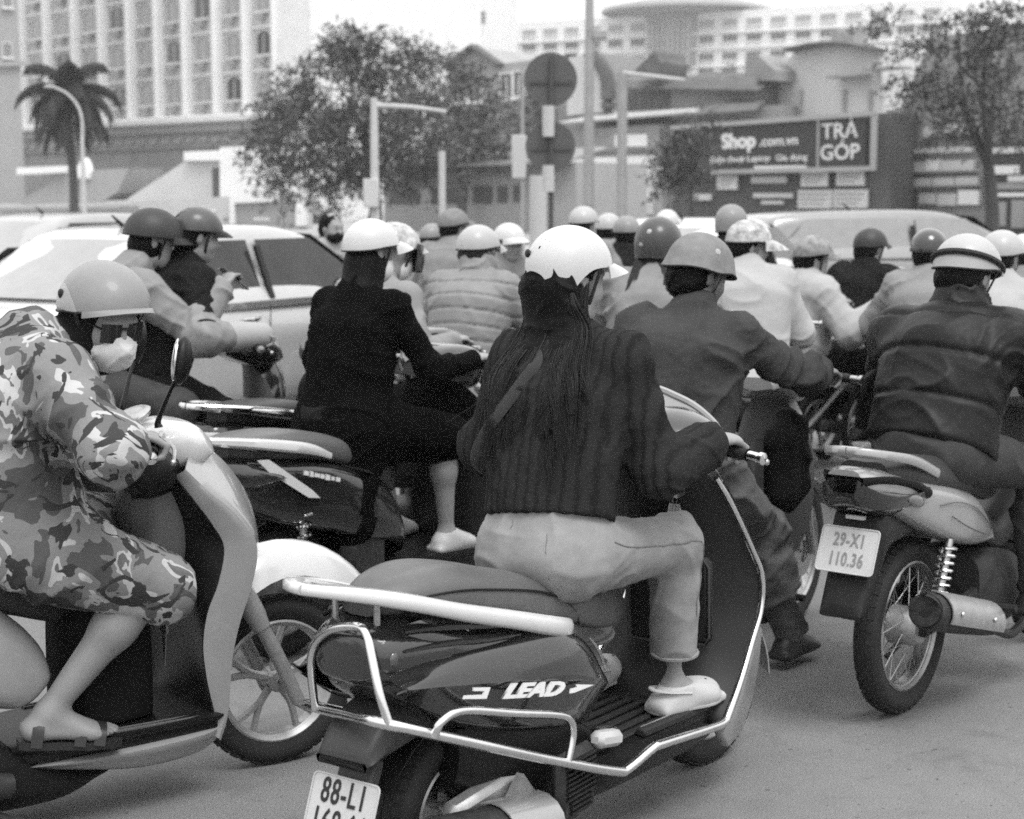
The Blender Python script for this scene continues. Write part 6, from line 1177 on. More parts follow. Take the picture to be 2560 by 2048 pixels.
# ------------------------------------------------------------------ cars
def car(fr, label, paint, L=4.4, Wd=1.72, Hh=1.46, kind='saloon'):
    S = empty('car', fr, label, 'car', 'cars in the traffic'); w = Wd / 2; h = L / 2
    prof = {'saloon': [(-h, .72, .34), (-h + .06, .92, .26), (-h + .5, .985, .24), (-h + 1.2, .96, .24), (0, .93, .24), (.9, .92, .24), (1.4, .90, .24), (h - .35, .80, .25), (h - .05, .64, .28), (h, .52, .34)], 'hatch': [(-h, .80, .36), (-h + .05, 1.0, .28), (-h + .4, 1.05, .25), (0, 1.0, .25), (.8, .98, .25), (1.3, .96, .25), (h - .3, .84, .27), (h - .03, .66, .3), (h, .55, .36)]}[kind]
    st = []
    for x, zt, zb in prof: e = 1 - .12 * max(0, (abs(x) - h + .6) / .6) ** 2; st.append((x, [(0, zt + .012), (w * .55 * e, zt + .008), (w * .88 * e, zt - .015), (w * e, zt - .16), (w * 1.0 * e, (zt + zb) / 2), (w * .97 * e, zb + .06), (w * .8 * e, zb), (0, zb)]))
    body = MB().hull(st, 5, 4).build('car_body', paint, S, ang=50)
    gh = {'saloon': [(-h + .62, .97, .62), (-h + .95, 1.18, .60), (-h + 1.35, Hh - .06, .575), (-.35, Hh, .57), (.35, Hh - .01, .57), (.8, Hh - .10, .575), (1.2, 1.15, .60), (1.55, .93, .64)], 'hatch': [(-h + .12, 1.04, .64), (-h + .32, 1.32, .60), (-h + .55, Hh - .05, .58), (-.3, Hh, .58), (.35, Hh - .02, .58), (.75, Hh - .12, .59), (1.15, 1.2, .62), (1.5, .97, .66)]}[kind]
    st = [(x, [(0, zt), (wt * .75, zt - .006), (wt * .99, zt - .035), (min(w * .97, wt + (zt - .93) * .20), (zt + .90) / 2), (w * .95, .90), (0, .90)]) for x, zt, wt in gh]
    top = MB().hull(st, 5, 4).build('roof', paint, S, ang=50)
    # panes set proud of the shell
    def side(x0a, x1a, x0b, x1b, z0, z1, sg):
        f = lambda x, z: (x, sg * (np.interp(z, (.95, Hh - .04), (w * .955, .60)) + .012), z); m = MB()
        m.sheet(np.array([[f(x0a * (1 - t) + x0b * t + (x1a * (1 - t) + x1b * t - x0a * (1 - t) - x0b * t) * s, z0 + (z1 - z0) * t) for t in np.linspace(0, 1, 5)] for s in np.linspace(0, 1, 5)]), .004)
        return m.build('side_window', glass_dark if kind == 'saloon' else M('painted_reflection_glass', .2, .08, coat=1.0), S)  # hatchback panes: bright sky reflection put into their pale colour
    zt = Hh - .10; r0 = -h + (1.22 if kind == 'saloon' else .6)
    for sg in (-1, 1):
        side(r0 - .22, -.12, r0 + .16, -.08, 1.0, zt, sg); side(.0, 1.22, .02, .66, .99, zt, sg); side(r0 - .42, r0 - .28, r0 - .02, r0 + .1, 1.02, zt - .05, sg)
        MB().box((-.05, sg * (w * .9), 1.14), (.025, .012, .19), rot('X', sg * 20)).build('door_pillar', black_plastic, S)
        m = MB(); m.bar([(r0 - .3, sg * (w * .965), .965), (0, sg * (w * .965), .96), (1.3, sg * (w * .955), .94)], [.006] * 3, [.008] * 3); m.build('belt_trim', black_plastic, S)
        for x in (-.2, .95): MB().bar([(x - .2, sg * (w * 1.0), .83), (x - .1, sg * (w * 1.03), .835), (x - .02, sg * (w * 1.0), .835)], [.01] * 3, [.012] * 3).build('door_handle', chrome, S)
        for x in (-.1, 1.05, -1.05): MB().tube([(x, sg * w * 1.003, .3), (x - .02, sg * w * 1.008, .6), (x + .02, sg * w * .99, .92)], .004, 4, 4).build('door_gap', black_plastic, S)
        m = MB(); m.ball((1.05, sg * (w + .1), 1.02), (.07, .1, .065), 12, 8); m.build('wing_mirror', paint, S)
        m = MB(); m.hull([(x, [(0, z1), (.06, z1 - .02), (.065, z0 + .02), (0, z0)]) for x, z0, z1 in ((-h - .015, .72, .90), (-h + .12, .70, .95), (-h + .34, .76, .93), (-h + .42, .80, .88))], 4, 3, y0=sg * (w - .11)); m.build('tail_lamp', lens_dark, S)
        m = MB(); m.hull([(x, [(0, z1), (.07, z1 - .02), (.07, z0 + .02), (0, z0)]) for x, z0, z1 in ((h - .45, .70, .78), (h - .2, .62, .78), (h - .03, .58, .68))], 4, 3, y0=sg * (w - .14)); m.build('headlamp', lens_clear, S)
        for x in (-h + .92, h - .85):
            m = MB(); m.lathe([(.05, -.09), (.2, -.1), (.22, -.085), (.3, -.1), (.315, -.06), (.315, .06), (.3, .1), (.22, .085), (.2, .1), (.05, .09)], (x, sg * (w - .1), .315), n=28); wl = m.build('wheel', rubber, S)
            m = MB(); m.lathe([(.0, .03), (.04, .05), (.19, .035), (.2, .02)], (x, sg * (w - .1) + sg * .06, .315), n=20, R=None); m.build('rim', alloy, wl)
    xr = [(-h + .66, 1.0, w * .80), (-h + .98, 1.185, w * .72), (-h + 1.27, Hh - .10, .545)] if kind == 'saloon' else [(-h + .15, 1.1, w * .78), (-h + .32, 1.32, w * .68), (-h + .46, Hh - .11, .55)]
    m = MB(); m.sheet(np.array([[(x - .012 + .05 * (s * s), s * ww, z + .016 - .01 * s * s) for s in np.linspace(-1, 1, 9)] for x, z, ww in cr(xr, 4)]), .004); m.build('rear_window', M('painted_reflection_glass', .2, .08, coat=1.0), S)  # pale base colour stands for the sky reflected in the glass
    xr = [(1.52, .965, w * .82), (1.2, 1.165, w * .72), (.86, Hh - .085, .54)]
    m = MB(); m.sheet(np.array([[(x + .012 - .05 * s * s, s * ww, z + .014 - .01 * s * s) for s in np.linspace(-1, 1, 9)] for x, z, ww in cr(xr, 4)]), .004); m.build('windscreen', glass_dark, S)
    plate(S, (-h - .012, 0, .62), (0, -1, 0), (.05, 0, 1), ('30A', '512'), w=.28, h=.2)
    m = MB(); m.hull([(x, [(0, .5), (w * e, .48), (w * e, .33), (0, .3)]) for x, e in ((-h - .04, .85), (-h + .15, 1.0), (-h + .3, 1.01))], 3, 3); m.build('rear_bumper', paint, S)
    m = MB(); m.tube([(-h + 1.6, 0, Hh), (-h + 1.5, 0, Hh + .07)], [.018, .006], 6, smooth=False); m.build('aerial', black_plastic, S)
    return S
FG = Fr(-2.36, 12.2, 29)
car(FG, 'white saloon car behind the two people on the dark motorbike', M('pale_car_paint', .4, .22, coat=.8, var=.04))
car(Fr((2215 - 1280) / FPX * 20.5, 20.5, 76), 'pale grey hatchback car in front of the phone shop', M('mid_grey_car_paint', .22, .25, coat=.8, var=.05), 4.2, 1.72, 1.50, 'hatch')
car(Fr((1745 - 1280) / FPX * 17.5, 17.5, 24), 'white car whose roof shows between the helmets near the middle', gloss_white, 4.3, 1.7, 1.44)
car(Fr((215 - 1280) / FPX * 19.5, 19.5, 32), 'silver car half hidden beyond the roof of the white saloon', gloss_silver, 4.4, 1.72, 1.47)
# ------------------------------------------------------------------ street furniture
galv = M('galvanised_steel', .30, .5, metal=.4, var=.15, vs=3); concrete = M('pale_concrete', .45, .8, var=.12, vs=3); sign_back = M('grey_sign_back', .075, .55, var=.08); white_paint = M('white_paint', .42, .5, var=.05)
def post(name, u, depth, v_top, r, mat, label, cat, r2=None):
    x = (u - 1280) / FPX * depth; zt = CAMH - (v_top - HORIZ) / FPX * depth; S = empty(name, Vector((x, depth, 0)), label, cat); MB().tube([(0, 0, -.02), (0, 0, zt * .5), (0, 0, zt)], [r, (r + (r2 or r)) / 2, r2 or r], 12, smooth=False).build('pole', mat, S); MB().lathe([(.001, .12), (r * 2.2, .12), (r * 2.4, 0)], (0, 0, 0), 'z', 12).build('base_flange', mat, S); return S, zt
S, zt = post('traffic_sign', 1377, 23, 150, .032, M('dark_pole_paint', .05, .6), 'post with two round traffic signs seen from behind', 'sign')
for k, (v, r) in enumerate(((205, .355), (368, .335))):
    z = CAMH - (v - HORIZ) / FPX * 23; m = MB(); m.lathe([(.001, -.012), (r - .004, -.012), (r, -.006), (r, .004), (.001, .004)], (-.01, .06, z), 'y', 40); d = m.build('round_sign', sign_back, S)
    m = MB(); m.box((0, .035, z - .04), (r * .8, .012, .018)); m.build('sign_bracket', M('dark_pole_paint', .05, .6), d)
for v0, v1 in ((270, 345), (415, 480)):
    z0, z1 = CAMH - (v1 - HORIZ) / FPX * 23, CAMH - (v0 - HORIZ) / FPX * 23; MB().lathe([(.001, z0), (.08, z0), (.08, z1), (.001, z1)], (-.04, -.04, 0), 'z', 14).build('white_sleeve', white_paint, S)
S, zt = post('signal_mast', 940, 34, 250, .10, concrete, 'pale signal mast with a thin arm and control box in front of the big tree', 'signal mast', .07)
MB().tube([(0, 0, zt - .15), (.7, 0, zt - .18), (1.42, 0, zt - .27)], [.05, .045, .035], 10, 4).build('mast_arm', concrete, S); MB().box((-.06, -.1, CAMH + .05), (.15, .12, .28), None, .02).build('control_box', concrete, S)
S, zt = post('bollard_pole', 1107, 30, 380, .06, white_paint, 'short white post right of the signal mast', 'post')
S, zt = post('lamp_post', 1306, 40, 170, .05, galv, 'slim pale post left of the round signs', 'lamp post', .04); MB().box((-.08, -.06, CAMH + .9), (.17, .05, .5), None, .02).build('banner_panel', white_paint, S)
S, zt = post('lamp_post', 1470, 44, -60, .16, galv, 'tall grey lighting mast rising out of the picture right of the round signs', 'lamp post', .10); m = MB(); m.box((.25, 0, CAMH + 4.05), (.2, .12, .12), None, .03); m.build('mast_box', galv, S)
S, zt = post('lamp_post', 1552, 42, 190, .13, galv, 'grey post carrying a thin cross arm, in front of the tiled roofs', 'lamp post', .12); MB().tube([(0, 0, zt - .0), (.9, 0, zt - .10), (1.5, 0, zt - .17)], [.05, .05, .045], 8, 3).build('mast_arm', white_paint, S)
S, zt = post('street_lamp', 218, 70, 360, .1, concrete, 'street lamp with a curved arm beside the palm', 'street lamp', .08)
a0 = zt; MB().tube([(0, 0, a0), (.02, 0, a0 + .9), (-.15, 0, a0 + 1.5), (-.6, 0, a0 + 2.0), (-1.15, 0, a0 + 2.25)], [.08, .06, .055, .05, .05], 8, 5).build('lamp_arm', concrete, S); MB().ball((-1.25, 0, a0 + 2.25), (.25, .1, .06), 12, 6).build('lamp_head', concrete, S)
S, zt = post('bollard_pole', 1345, 26, 440, .13, white_paint, 'thick white post left of the sign post foot', 'post')
# ------------------------------------------------------------------ trees
bark = M('tree_bark', .05, .9, var=.35, vs=6, bump=.5, bs=30)
def leafmat(name, v):
    m = M(name, v, .6, var=.45, vs=1.3, spec=.3); b = m.node_tree.nodes['Principled BSDF']; return m
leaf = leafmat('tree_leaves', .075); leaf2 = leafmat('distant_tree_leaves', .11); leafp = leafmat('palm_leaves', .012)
def leaf_cloud(C, R, n, size, rs, droop=.3, clump=14, flat=.6):
    """Leaf-sized faces in sprays, thick near the shell of each lobe, with gaps between the lobes."""
    V = []; C = np.array(C, float); R = np.array(R, float); pr = (R.prod(1)) ** (2 / 3); pr /= pr.sum()
    ns = n // clump; li = rs.choice(len(C), ns, p=pr); d = rs.normal(size=(ns, 3)); d /= np.linalg.norm(d, axis=1)[:, None]
    rad = rs.uniform(.35, 1.0, ns) ** .5; o = C[li] + d * R[li] * rad[:, None]
    dirs = d * np.array([1, 1, .5]) + rs.normal(size=(ns, 3)) * .5 + np.array([0, 0, -droop]); dirs /= np.linalg.norm(dirs, axis=1)[:, None]
    t = rs.uniform(-.6, 1.2, (ns, clump)); p = o[:, None] + dirs[:, None] * (t * size * 4.5)[..., None] + rs.normal(size=(ns, clump, 3)) * size * .75; p[..., 2] -= (np.maximum(t, 0) ** 2 * size * 2.0 * droop)
    p = p.reshape(-1, 3); k = len(p); a = rs.normal(size=(k, 3)) + np.repeat(dirs, clump, 0) * 1.2; a /= np.linalg.norm(a, axis=1)[:, None]; b = np.cross(a, rs.normal(size=(k, 3)) * .7 + np.array([0, 0, 1.2])); b /= np.linalg.norm(b, axis=1)[:, None] + 1e-9
    s = size * rs.uniform(.6, 1.4, k)[:, None]; w = s * flat
    V = np.stack([p - a * s, p + b * w * .5, p + a * s, p - b * w * .5], 1).reshape(-1, 3)
    return V, np.arange(4 * k).reshape(-1, 4)
def tree(name, base, lobes, trunk, limbs, n, size, lm, label, seed, droop=.3, r=.25):
    S = empty(name, Vector(base), label, 'tree', 'trees along the street'); rs = np.random.RandomState(seed); b = np.array(base, float)
    L = [np.array(l[:3]) - b for l in lobes]; R = [l[3:] for l in lobes]; top = np.array(trunk) - b
    m = MB(); m.tube([(0, 0, -.1), top * .5 + (r * .5, 0, 0), top], [r * 1.3, r, r * .75], 10, 5); m.build('trunk', bark, S)
    for i in limbs: q = L[i]; MB().tube([top * .92, top * .5 + q * .5 + rs.normal(size=3) * .25, q + (0, 0, R[i][2] * .2)], [r * .6, r * .35, r * .1], 7, 5).build('limb', bark, S)
    V, F4 = leaf_cloud(L, R, n, size, rs, droop); me = mesh(V, F4, False); link('crown', me, lm, S); return S
def lob(d, L): return [(*at(u, v, d + dd), ru * d / FPX, max(ru, rv) * d / FPX * .8, rv * d / FPX) for u, v, ru, rv, dd in L]
D = 62
tree('street_tree', at(925, 640, D) * (1, 1, 0), lob(D, [(840, 220, 120, 100, 0), (960, 150, 120, 75, 1), (760, 330, 110, 70, -1), (900, 330, 130, 80, 1), (1040, 320, 120, 80, -1), (690, 420, 60, 45, 0), (820, 430, 90, 50, 1), (960, 420, 110, 60, 0), (690, 280, 70, 50, 0), (740, 200, 60, 40, 0), (660, 350, 50, 35, 0), (720, 470, 40, 30, -1), (890, 110, 90, 40, 0), (1090, 440, 60, 30, 0)]), at(935, 470, D), (0, 1, 3, 4, 6, 8), 17500, .135, leaf, 'big spreading feathery street tree left of the middle', 3, .45, .26)
D = 40
tree('street_tree', at(2475, 640, D) * (1, 1, 0), lob(D, [(2400, 190, 110, 70, 0), (2500, 150, 110, 80, 1), (2330, 250, 90, 50, 0), (2520, 260, 90, 70, -1), (2430, 300, 100, 50, 1), (2290, 130, 70, 40, 0), (2390, 70, 110, 45, 0), (2500, 50, 90, 45, 0), (2240, 230, 50, 30, 0), (2560, 350, 70, 50, 0), (2350, 350, 60, 30, 0), (2220, 60, 50, 30, 0)]), at(2470, 400, D), (0, 1, 3, 4, 6, 7), 7500, .085, leaf, 'thin leaved tree in front of the shops at the right edge', 5, .35, .16)
D = 72
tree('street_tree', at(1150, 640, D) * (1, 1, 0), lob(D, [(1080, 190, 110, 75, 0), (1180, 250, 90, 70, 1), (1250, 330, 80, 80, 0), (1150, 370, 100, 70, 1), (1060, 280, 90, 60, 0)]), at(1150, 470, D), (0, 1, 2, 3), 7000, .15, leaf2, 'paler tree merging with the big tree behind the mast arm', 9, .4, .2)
D = 48
tree('young_tree', at(1725, 640, D) * (1, 1, 0), lob(D, [(1690, 400, 55, 40, 0), (1720, 365, 45, 40, 0), (1775, 325, 30, 28, 0), (1675, 450, 48, 35, 0), (1730, 440, 48, 38, 0)]), at(1728, 450, D), (0, 1, 2), 2000, .10, leaf, 'small young tree in front of the phone shop billboard', 7, .2, .07)
D = 95
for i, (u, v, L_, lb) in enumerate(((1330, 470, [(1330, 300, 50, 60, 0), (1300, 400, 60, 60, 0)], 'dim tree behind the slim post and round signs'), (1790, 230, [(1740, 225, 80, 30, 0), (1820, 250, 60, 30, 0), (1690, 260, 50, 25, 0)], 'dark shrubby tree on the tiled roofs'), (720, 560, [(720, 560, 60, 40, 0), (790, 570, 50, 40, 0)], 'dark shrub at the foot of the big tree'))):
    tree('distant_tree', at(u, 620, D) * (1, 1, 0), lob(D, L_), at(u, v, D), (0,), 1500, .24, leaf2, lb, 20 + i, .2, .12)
def palm(base, hb, label, scale=1.0):
    S = empty('palm_tree', Vector(base), label, 'tree', 'trees along the street'); rs = np.random.RandomState(12); m = MB()
    m.tube([(0, 0, -.1), (.1, 0, hb * .35), (-.05, 0, hb * .75), (0, 0, hb)], [.24, .2, .19, .14], 12, 6)
    for k in range(26): m.lathe([(.205 - .002 * k, hb * k / 27), (.215 - .002 * k, hb * k / 27 + .04), (.203 - .002 * k, hb * k / 27 + .08)], (.05 * math.sin(k * .25), 0, 0), 'z', 12)
    m.build('trunk', bark, S)
    for i in range(24):
        a = 2 * math.pi * i / 24 * 1.04 + rs.uniform(-.15, .15); e = (1.2, .5, -.2, -.7, .1, -1.0)[i % 6] + rs.uniform(-.12, .12); L = rs.uniform(2.5, 3.1) * scale; h = np.array([math.cos(a), math.sin(a), 0]); P = [np.array([0, 0, hb])]; ang = e + .25
        for s in range(9): P.append(P[-1] + (h * math.cos(ang) + np.array([0, 0, 1]) * math.sin(ang)) * L / 9); ang -= .21 if e > -.3 else .08
        P = np.array(P); mb = MB(); mb.tube(P, np.linspace(.05, .012, len(P)), 5, 2); Q = cr(P, 11)
        for j in range(8, len(Q)):
            t = nrm(Q[min(j + 1, len(Q) - 1)] - Q[j - 1]); sd = nrm(np.cross(t, (0, 0, 1))); ll = (.85 - .4 * abs(j / len(Q) - .45)) * scale
            for s in (-1, 1):
                d = nrm(sd * s * .75 + t * .45 + np.array([0, 0, -.55 - .3 * rs.rand()])); w = t * .03; p = Q[j]; mb.add([p - w, p + w, p + d * ll * .6 + w * .8 + (0, 0, -.03), p + d * ll + (0, 0, -.16 * ll), p + d * ll * .6 - w * .8 + (0, 0, -.03)], [(0, 1, 2, 3, 4)])
        mb.build('frond', leafp, S, smooth=False, fix=False)
    return S
b = at(185, 640, 78) * (1, 1, 0); palm(b, CAMH - (240 - HORIZ) / FPX * 78, 'royal palm with drooping dark fronds in front of the hotel', .92)
# ------------------------------------------------------------------ buildings
wall_white = M('white_rendered_wall', .74, .85, var=.06, vs=.6); wall_pale = M('pale_rendered_wall', .5, .85, var=.08, vs=.6); wall_grey = M('grey_rendered_wall', .3, .85, var=.1, vs=.5); wall_mid = M('weathered_grey_wall', .24, .9, var=.2, vs=.8); wall_dark = M('dark_shop_wall', .07, .7, var=.2, vs=.8)
roof_tile = M('old_roof_tiles', .10, .9, kind='rooftile'); roof_pale = M('pale_sheet_roof', .45, .7, var=.1, vs=1.2); win_glass = M('dim_window_glass', .06, .12, var=.3, vs=.5); win_pale = M('curtained_window_glass', .3, .3, var=.3, vs=1.5); frame_w = M('window_frame_paint', .6, .5, var=.05); ac = M('air_conditioner_casing', .3, .6, var=.15)
class Fac(Fr):
    """A facade: from one pixel column and distance to another; x runs along it, y < 0 towards the street."""
    def __init__(s, u0, d0, u1, d1):
        a = np.array([(u0 - 1280) / FPX * d0, d0]); b = np.array([(u1 - 1280) / FPX * d1, d1]); d = b - a; Fr.__init__(s, a[0], a[1], math.degrees(math.atan2(d[0], d[1]))); s.len = float(np.hypot(*d))
    def p(s, u, v): q = s.un(u, v, 0); return q[0], q[2]
def slab(name, S, x0, x1, z0, z1, y0, y1, mat, bev=0): return MB().box(((x0 + x1) / 2, (y0 + y1) / 2, (z0 + z1) / 2), (abs(x1 - x0) / 2, abs(y1 - y0) / 2, abs(z1 - z0) / 2), None, bev).build(name, mat, S, smooth=False)
def window(S, proto, x, z0, w, h, y, arch=False, glass=None, acbox=True, bars=1):
    """Recess, frame, pane and sill; copies share their meshes."""
    key = (round(w, 2), round(h, 2), arch, glass.name if glass else '', bars)
    if key not in proto:
        O = [(-w / 2, 0), (w / 2, 0), (w / 2, h * (.72 if arch else 1))] + ([(w / 2 * math.cos(a), h * .72 + h * .28 * math.sin(a)) for a in np.linspace(.3, math.pi - .3, 7)] if arch else []) + [(-w / 2, h * (.72 if arch else 1))]
        m = MB(); t = .09; n = len(O); inn = [(px * (1 - 2 * t / w), max(t, py * (1 - t / h))) for px, py in O]
        for i in range(n): j = (i + 1) % n; m.add([(O[i][0], -.10, O[i][1]), (O[j][0], -.10, O[j][1]), (inn[j][0], -.10, inn[j][1]), (inn[i][0], -.10, inn[i][1]), (O[i][0], .05, O[i][1]), (O[j][0], .05, O[j][1]), (inn[j][0], .05, inn[j][1]), (inn[i][0], .05, inn[i][1])], [(0, 1, 2, 3), (0, 4, 5, 1), (3, 2, 6, 7)])
        for k in range(bars): m.box((-w / 2 + w * (k + 1) / (bars + 1), -.07, h * .42), (.035, .03, h * .42))
        fr = mesh(np.vstack(m.V), m.F, False); fr.materials.append(frame_w)
        pa = mesh([(px, -.035, py) for px, py in inn], [tuple(range(n))], False); pa.materials.append(glass or win_glass)
        sl = MB().box((0, -.15, -.06), (w / 2 + .12, .16, .05)); sm = mesh(np.vstack(sl.V), sl.F, False); sm.materials.append(wall_white); a_ = None
        if acbox: ab = MB().box((0, -.30, -.42), (.34, .22, .26), None, .03); a_ = mesh(np.vstack(ab.V), ab.F, False); a_.materials.append(ac)
        proto[key] = (fr, pa, sl and sm, a_)
    fr, pa, sm, a_ = proto[key]; o = link('window', fr, None, S); o.location = (x, y, z0); link('pane', pa, None, o); link('sill', sm, None, o)
    if a_: link('air_conditioner', a_, None, o)
    return o
WP = {}
def building(name, fac, label): return empty(name, fac, label, 'building', 'buildings along the street')
# --- the hotel: white pilasters, arched windows, cornice, frieze
FHo = Fac(74, 168, 712, 139.5); S = building('hotel', FHo, 'tall white hotel with pilasters and rows of arched windows'); Ln = FHo.len
slab('wall', S, 0, Ln, 8.4, 34, 0, 18, wall_grey); slab('end_wall', S, Ln + .003, Ln + 4.6, 0, 36, -.6, 18, wall_white)
xs = [FHo.p(u, 300)[0] for u in (74, 136, 205, 272, 341, 410, 480, 556, 631, 706)]
for x in xs: slab('pilaster', S, x - .55, x + .55, 8.42, 34, -.62, -.003, wall_white); MB().tube([(x, -.66, 8.5), (x, -.66, 34)], .3, 12, smooth=False).build('pilaster_shaft', wall_white, S)
for i in range(9):
    xc = (xs[i] + xs[i + 1]) / 2; slab('bay_panel', S, xs[i] + .75, xs[i + 1] - .75, 8.43, 34, -.14, -.004, wall_pale)
    for k in range(7):
        z = 8.95 + 3.47 * k; w = xs[i + 1] - xs[i] - 2.0
        window(S, WP, xc, z + .55, w, 2.05, -.16, True, win_glass if (i * 5 + k * 3) % 7 < 2 else win_pale)
        slab('lintel_band', S, xs[i] + .72, xs[i + 1] - .72, z + 2.72, z + 2.92, -.32, -.145, wall_white)
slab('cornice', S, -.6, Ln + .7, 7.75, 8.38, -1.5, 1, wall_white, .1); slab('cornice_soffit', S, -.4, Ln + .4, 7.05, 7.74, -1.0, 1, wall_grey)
slab('frieze', S, 0, Ln, 5.7, 7.04, -.55, 1, wall_mid)
for i in range(22):
    x = 1 + i * (Ln - 2) / 21; m = MB(); m.ball((x, -.62, 6.3), (.55, .18, .32), 10, 6); m.ball((x + .5, -.6, 6.5), (.35, .14, .2), 8, 5); m.build('frieze_relief', wall_grey, S)
slab('podium', S, 0, Ln, 0, 5.69, -.3, 10, wall_mid)
# --- pale low wing with sloped gable in front of the hotel
FW = Fac(0, 112, 790, 104); S = building('annex', FW, 'low white annex with a sloping gable and dark door below the hotel')
P = lambda u, v: FW.p(u, v)
def poly(name, S, pts, y0, th, mat, bev=.0): return MB().prism([(x, y0, z) for x, z in pts], (0, th, 0), bev).build(name, mat, S, smooth=False)
poly('gable_wall', S, [P(240, 640), P(250, 545), P(330, 490), P(475, 395), P(575, 392), P(575, 640)], 0, 6, wall_pale)
poly('gable_coping', S, [P(470, 402), P(470, 380), P(600, 375), P(600, 402)], -.5, 6, wall_white)
poly('block', S, [P(574, 640), P(574, 370), P(770, 362), P(770, 640)], -1.2, 8, wall_white)
x0, z0 = P(533, 490); x1, z1 = P(573, 420); slab('door', S, x0, x1, 0, z1, -.06, .1, wall_dark)
poly('wing_roof', S, [P(60, 510), P(70, 495), P(180, 430), P(330, 420), P(300, 480), P(240, 520)], -.3, 4, wall_grey); poly('wing_wall', S, [P(0, 640), P(0, 510), P(330, 500), P(330, 640)], -.25, 5, wall_pale)
poly('parapet', S, [P(60, 437), P(60, 420), P(175, 415), P(175, 432)], -.8, 2, wall_white); poly('urn', S, [P(205, 448), P(200, 425), P(215, 400), P(222, 395), P(230, 405), P(238, 430), P(236, 448)], -.6, .6, wall_white, .1)
# --- boundary wall with panels, tiled lean-to on its left
FB2 = Fac(0, 86, 800, 80); S = tag(empty('boundary_wall', FB2, 'long pale boundary wall with a framed panel', 'wall'), None); P = lambda u, v: FB2.p(u, v)
poly('wall', S, [P(-40, 690), P(-40, 515), P(330, 505), P(590, 490), P(770, 486), P(770, 690)], 0, .5, wall_pale)
poly('panel_frame', S, [P(580, 560), P(580, 490), P(770, 486), P(770, 565), P(745, 565), P(745, 502), P(592, 508), P(592, 560)], -.25, .24, wall_white); poly('panel', S, [P(592, 560), P(592, 508), P(745, 502), P(745, 560)], -.06, .05, wall_grey)
for v0 in (528, 552): a, b = P(0, v0), P(330, v0 - 4); poly('band', S, [a, (a[0], a[1] + .18), (b[0], b[1] + .18), b], -.2, .19, wall_grey)
for u0 in (315, 700): 
    a, b = P(u0, 690), P(u0 + 30, 515 if u0 < 400 else 560); poly('pier', S, [(a[0], a[1]), (a[0], b[1]), (b[0], b[1]), (b[0], a[1])], -.3, .29, wall_mid)
for k, (u, v, w) in enumerate(((520, 525, 22), (560, 545, 26), (635, 545, 40), (690, 520, 30))):
    a, b = P(u, v), P(u + w, v + 5); poly('wall_sign_strip', S, [a, (b[0], a[1]), b, (a[0], b[1])], -.07, .06, wall_mid if k % 2 else wall_white)
FS2 = Fac(-40, 60, 330, 58); S = building('market_stall', FS2, 'dark shuttered kiosk at the left edge behind the cars'); P = lambda u, v: FS2.p(u, v)
poly('wall', S, [P(-40, 700), P(-40, 560), P(250, 556), P(250, 700)], 0, 3, wall_dark)
for u in (30, 80, 130, 180): a, b = P(u, 690), P(u + 14, 572); poly('shutter_post', S, [a, (a[0], b[1]), b, (b[0], a[1])], -.1, .09, wall_pale)
a, b = P(-40, 563), P(260, 548); poly('awning', S, [a, P(-40, 540), P(260, 535), b], -1.2, 1.1, wall_grey)
# --- far left grey slab block
FL = Fac(-260, 132, 72, 138); S = building('grey_block', FL, 'plain grey block of flats at the left edge'); P = lambda u, v: FL.p(u, v)
slab('wall', S, 0, FL.len, 0, 34, 0, 14, wall_grey); a, b = P(-260, 176), P(72, 165); poly('ledge', S, [a, (a[0], a[1] + .4), (b[0], b[1] + .4), b], -.4, .39, wall_grey)
for v in (145, 20, -90): x, z = P(18, v); window(S, WP, x, z, .75, 1.2, -.03, False, win_glass, False); 
# --- towers, the haze's paleness partly put into white wall colour
def tower(label, u0, u1, d, v_top, mats, strips, windows=()):
    f = Fac(u0, d, u1, d * .985); S = building('tower_block', f, label); zt = CAMH - (v_top - HORIZ) / FPX * d; slab('wall', S, 0, f.len, 0, zt, 0, 14, mats)
    for ua, ub, y, m_ in strips: a, b = f.p(ua, 300)[0], f.p(ub, 300)[0]; slab('facade_strip', S, a, b, 0, zt - .5, y, -.004, m_)
    for u, v, w, h in windows: x, z = f.p(u, v); window(S, WP, x, z, w, h, -.05, False, win_glass, False, 2)
    return S
tower('dark grey tower strip right of the hotel', 797, 852, 180, -60, wall_mid, ())  # tower in shadow: its shade is put into the dark wall colour
tower('pale twin striped tower behind the big tree', 945, 1045, 260, -60, wall_white, ((955, 980, -.6, wall_grey), (1008, 1030, -.6, wall_pale)), ((962, 60, 1.6, 1.5),))
tower('pale striped tower left of the round signs', 1062, 1200, 270, -60, wall_white, ((1112, 1138, -.6, wall_grey), (1162, 1188, -.6, wall_grey)), ((1085, 96, 2, 1.2), (1208, 62, 1, 2)))
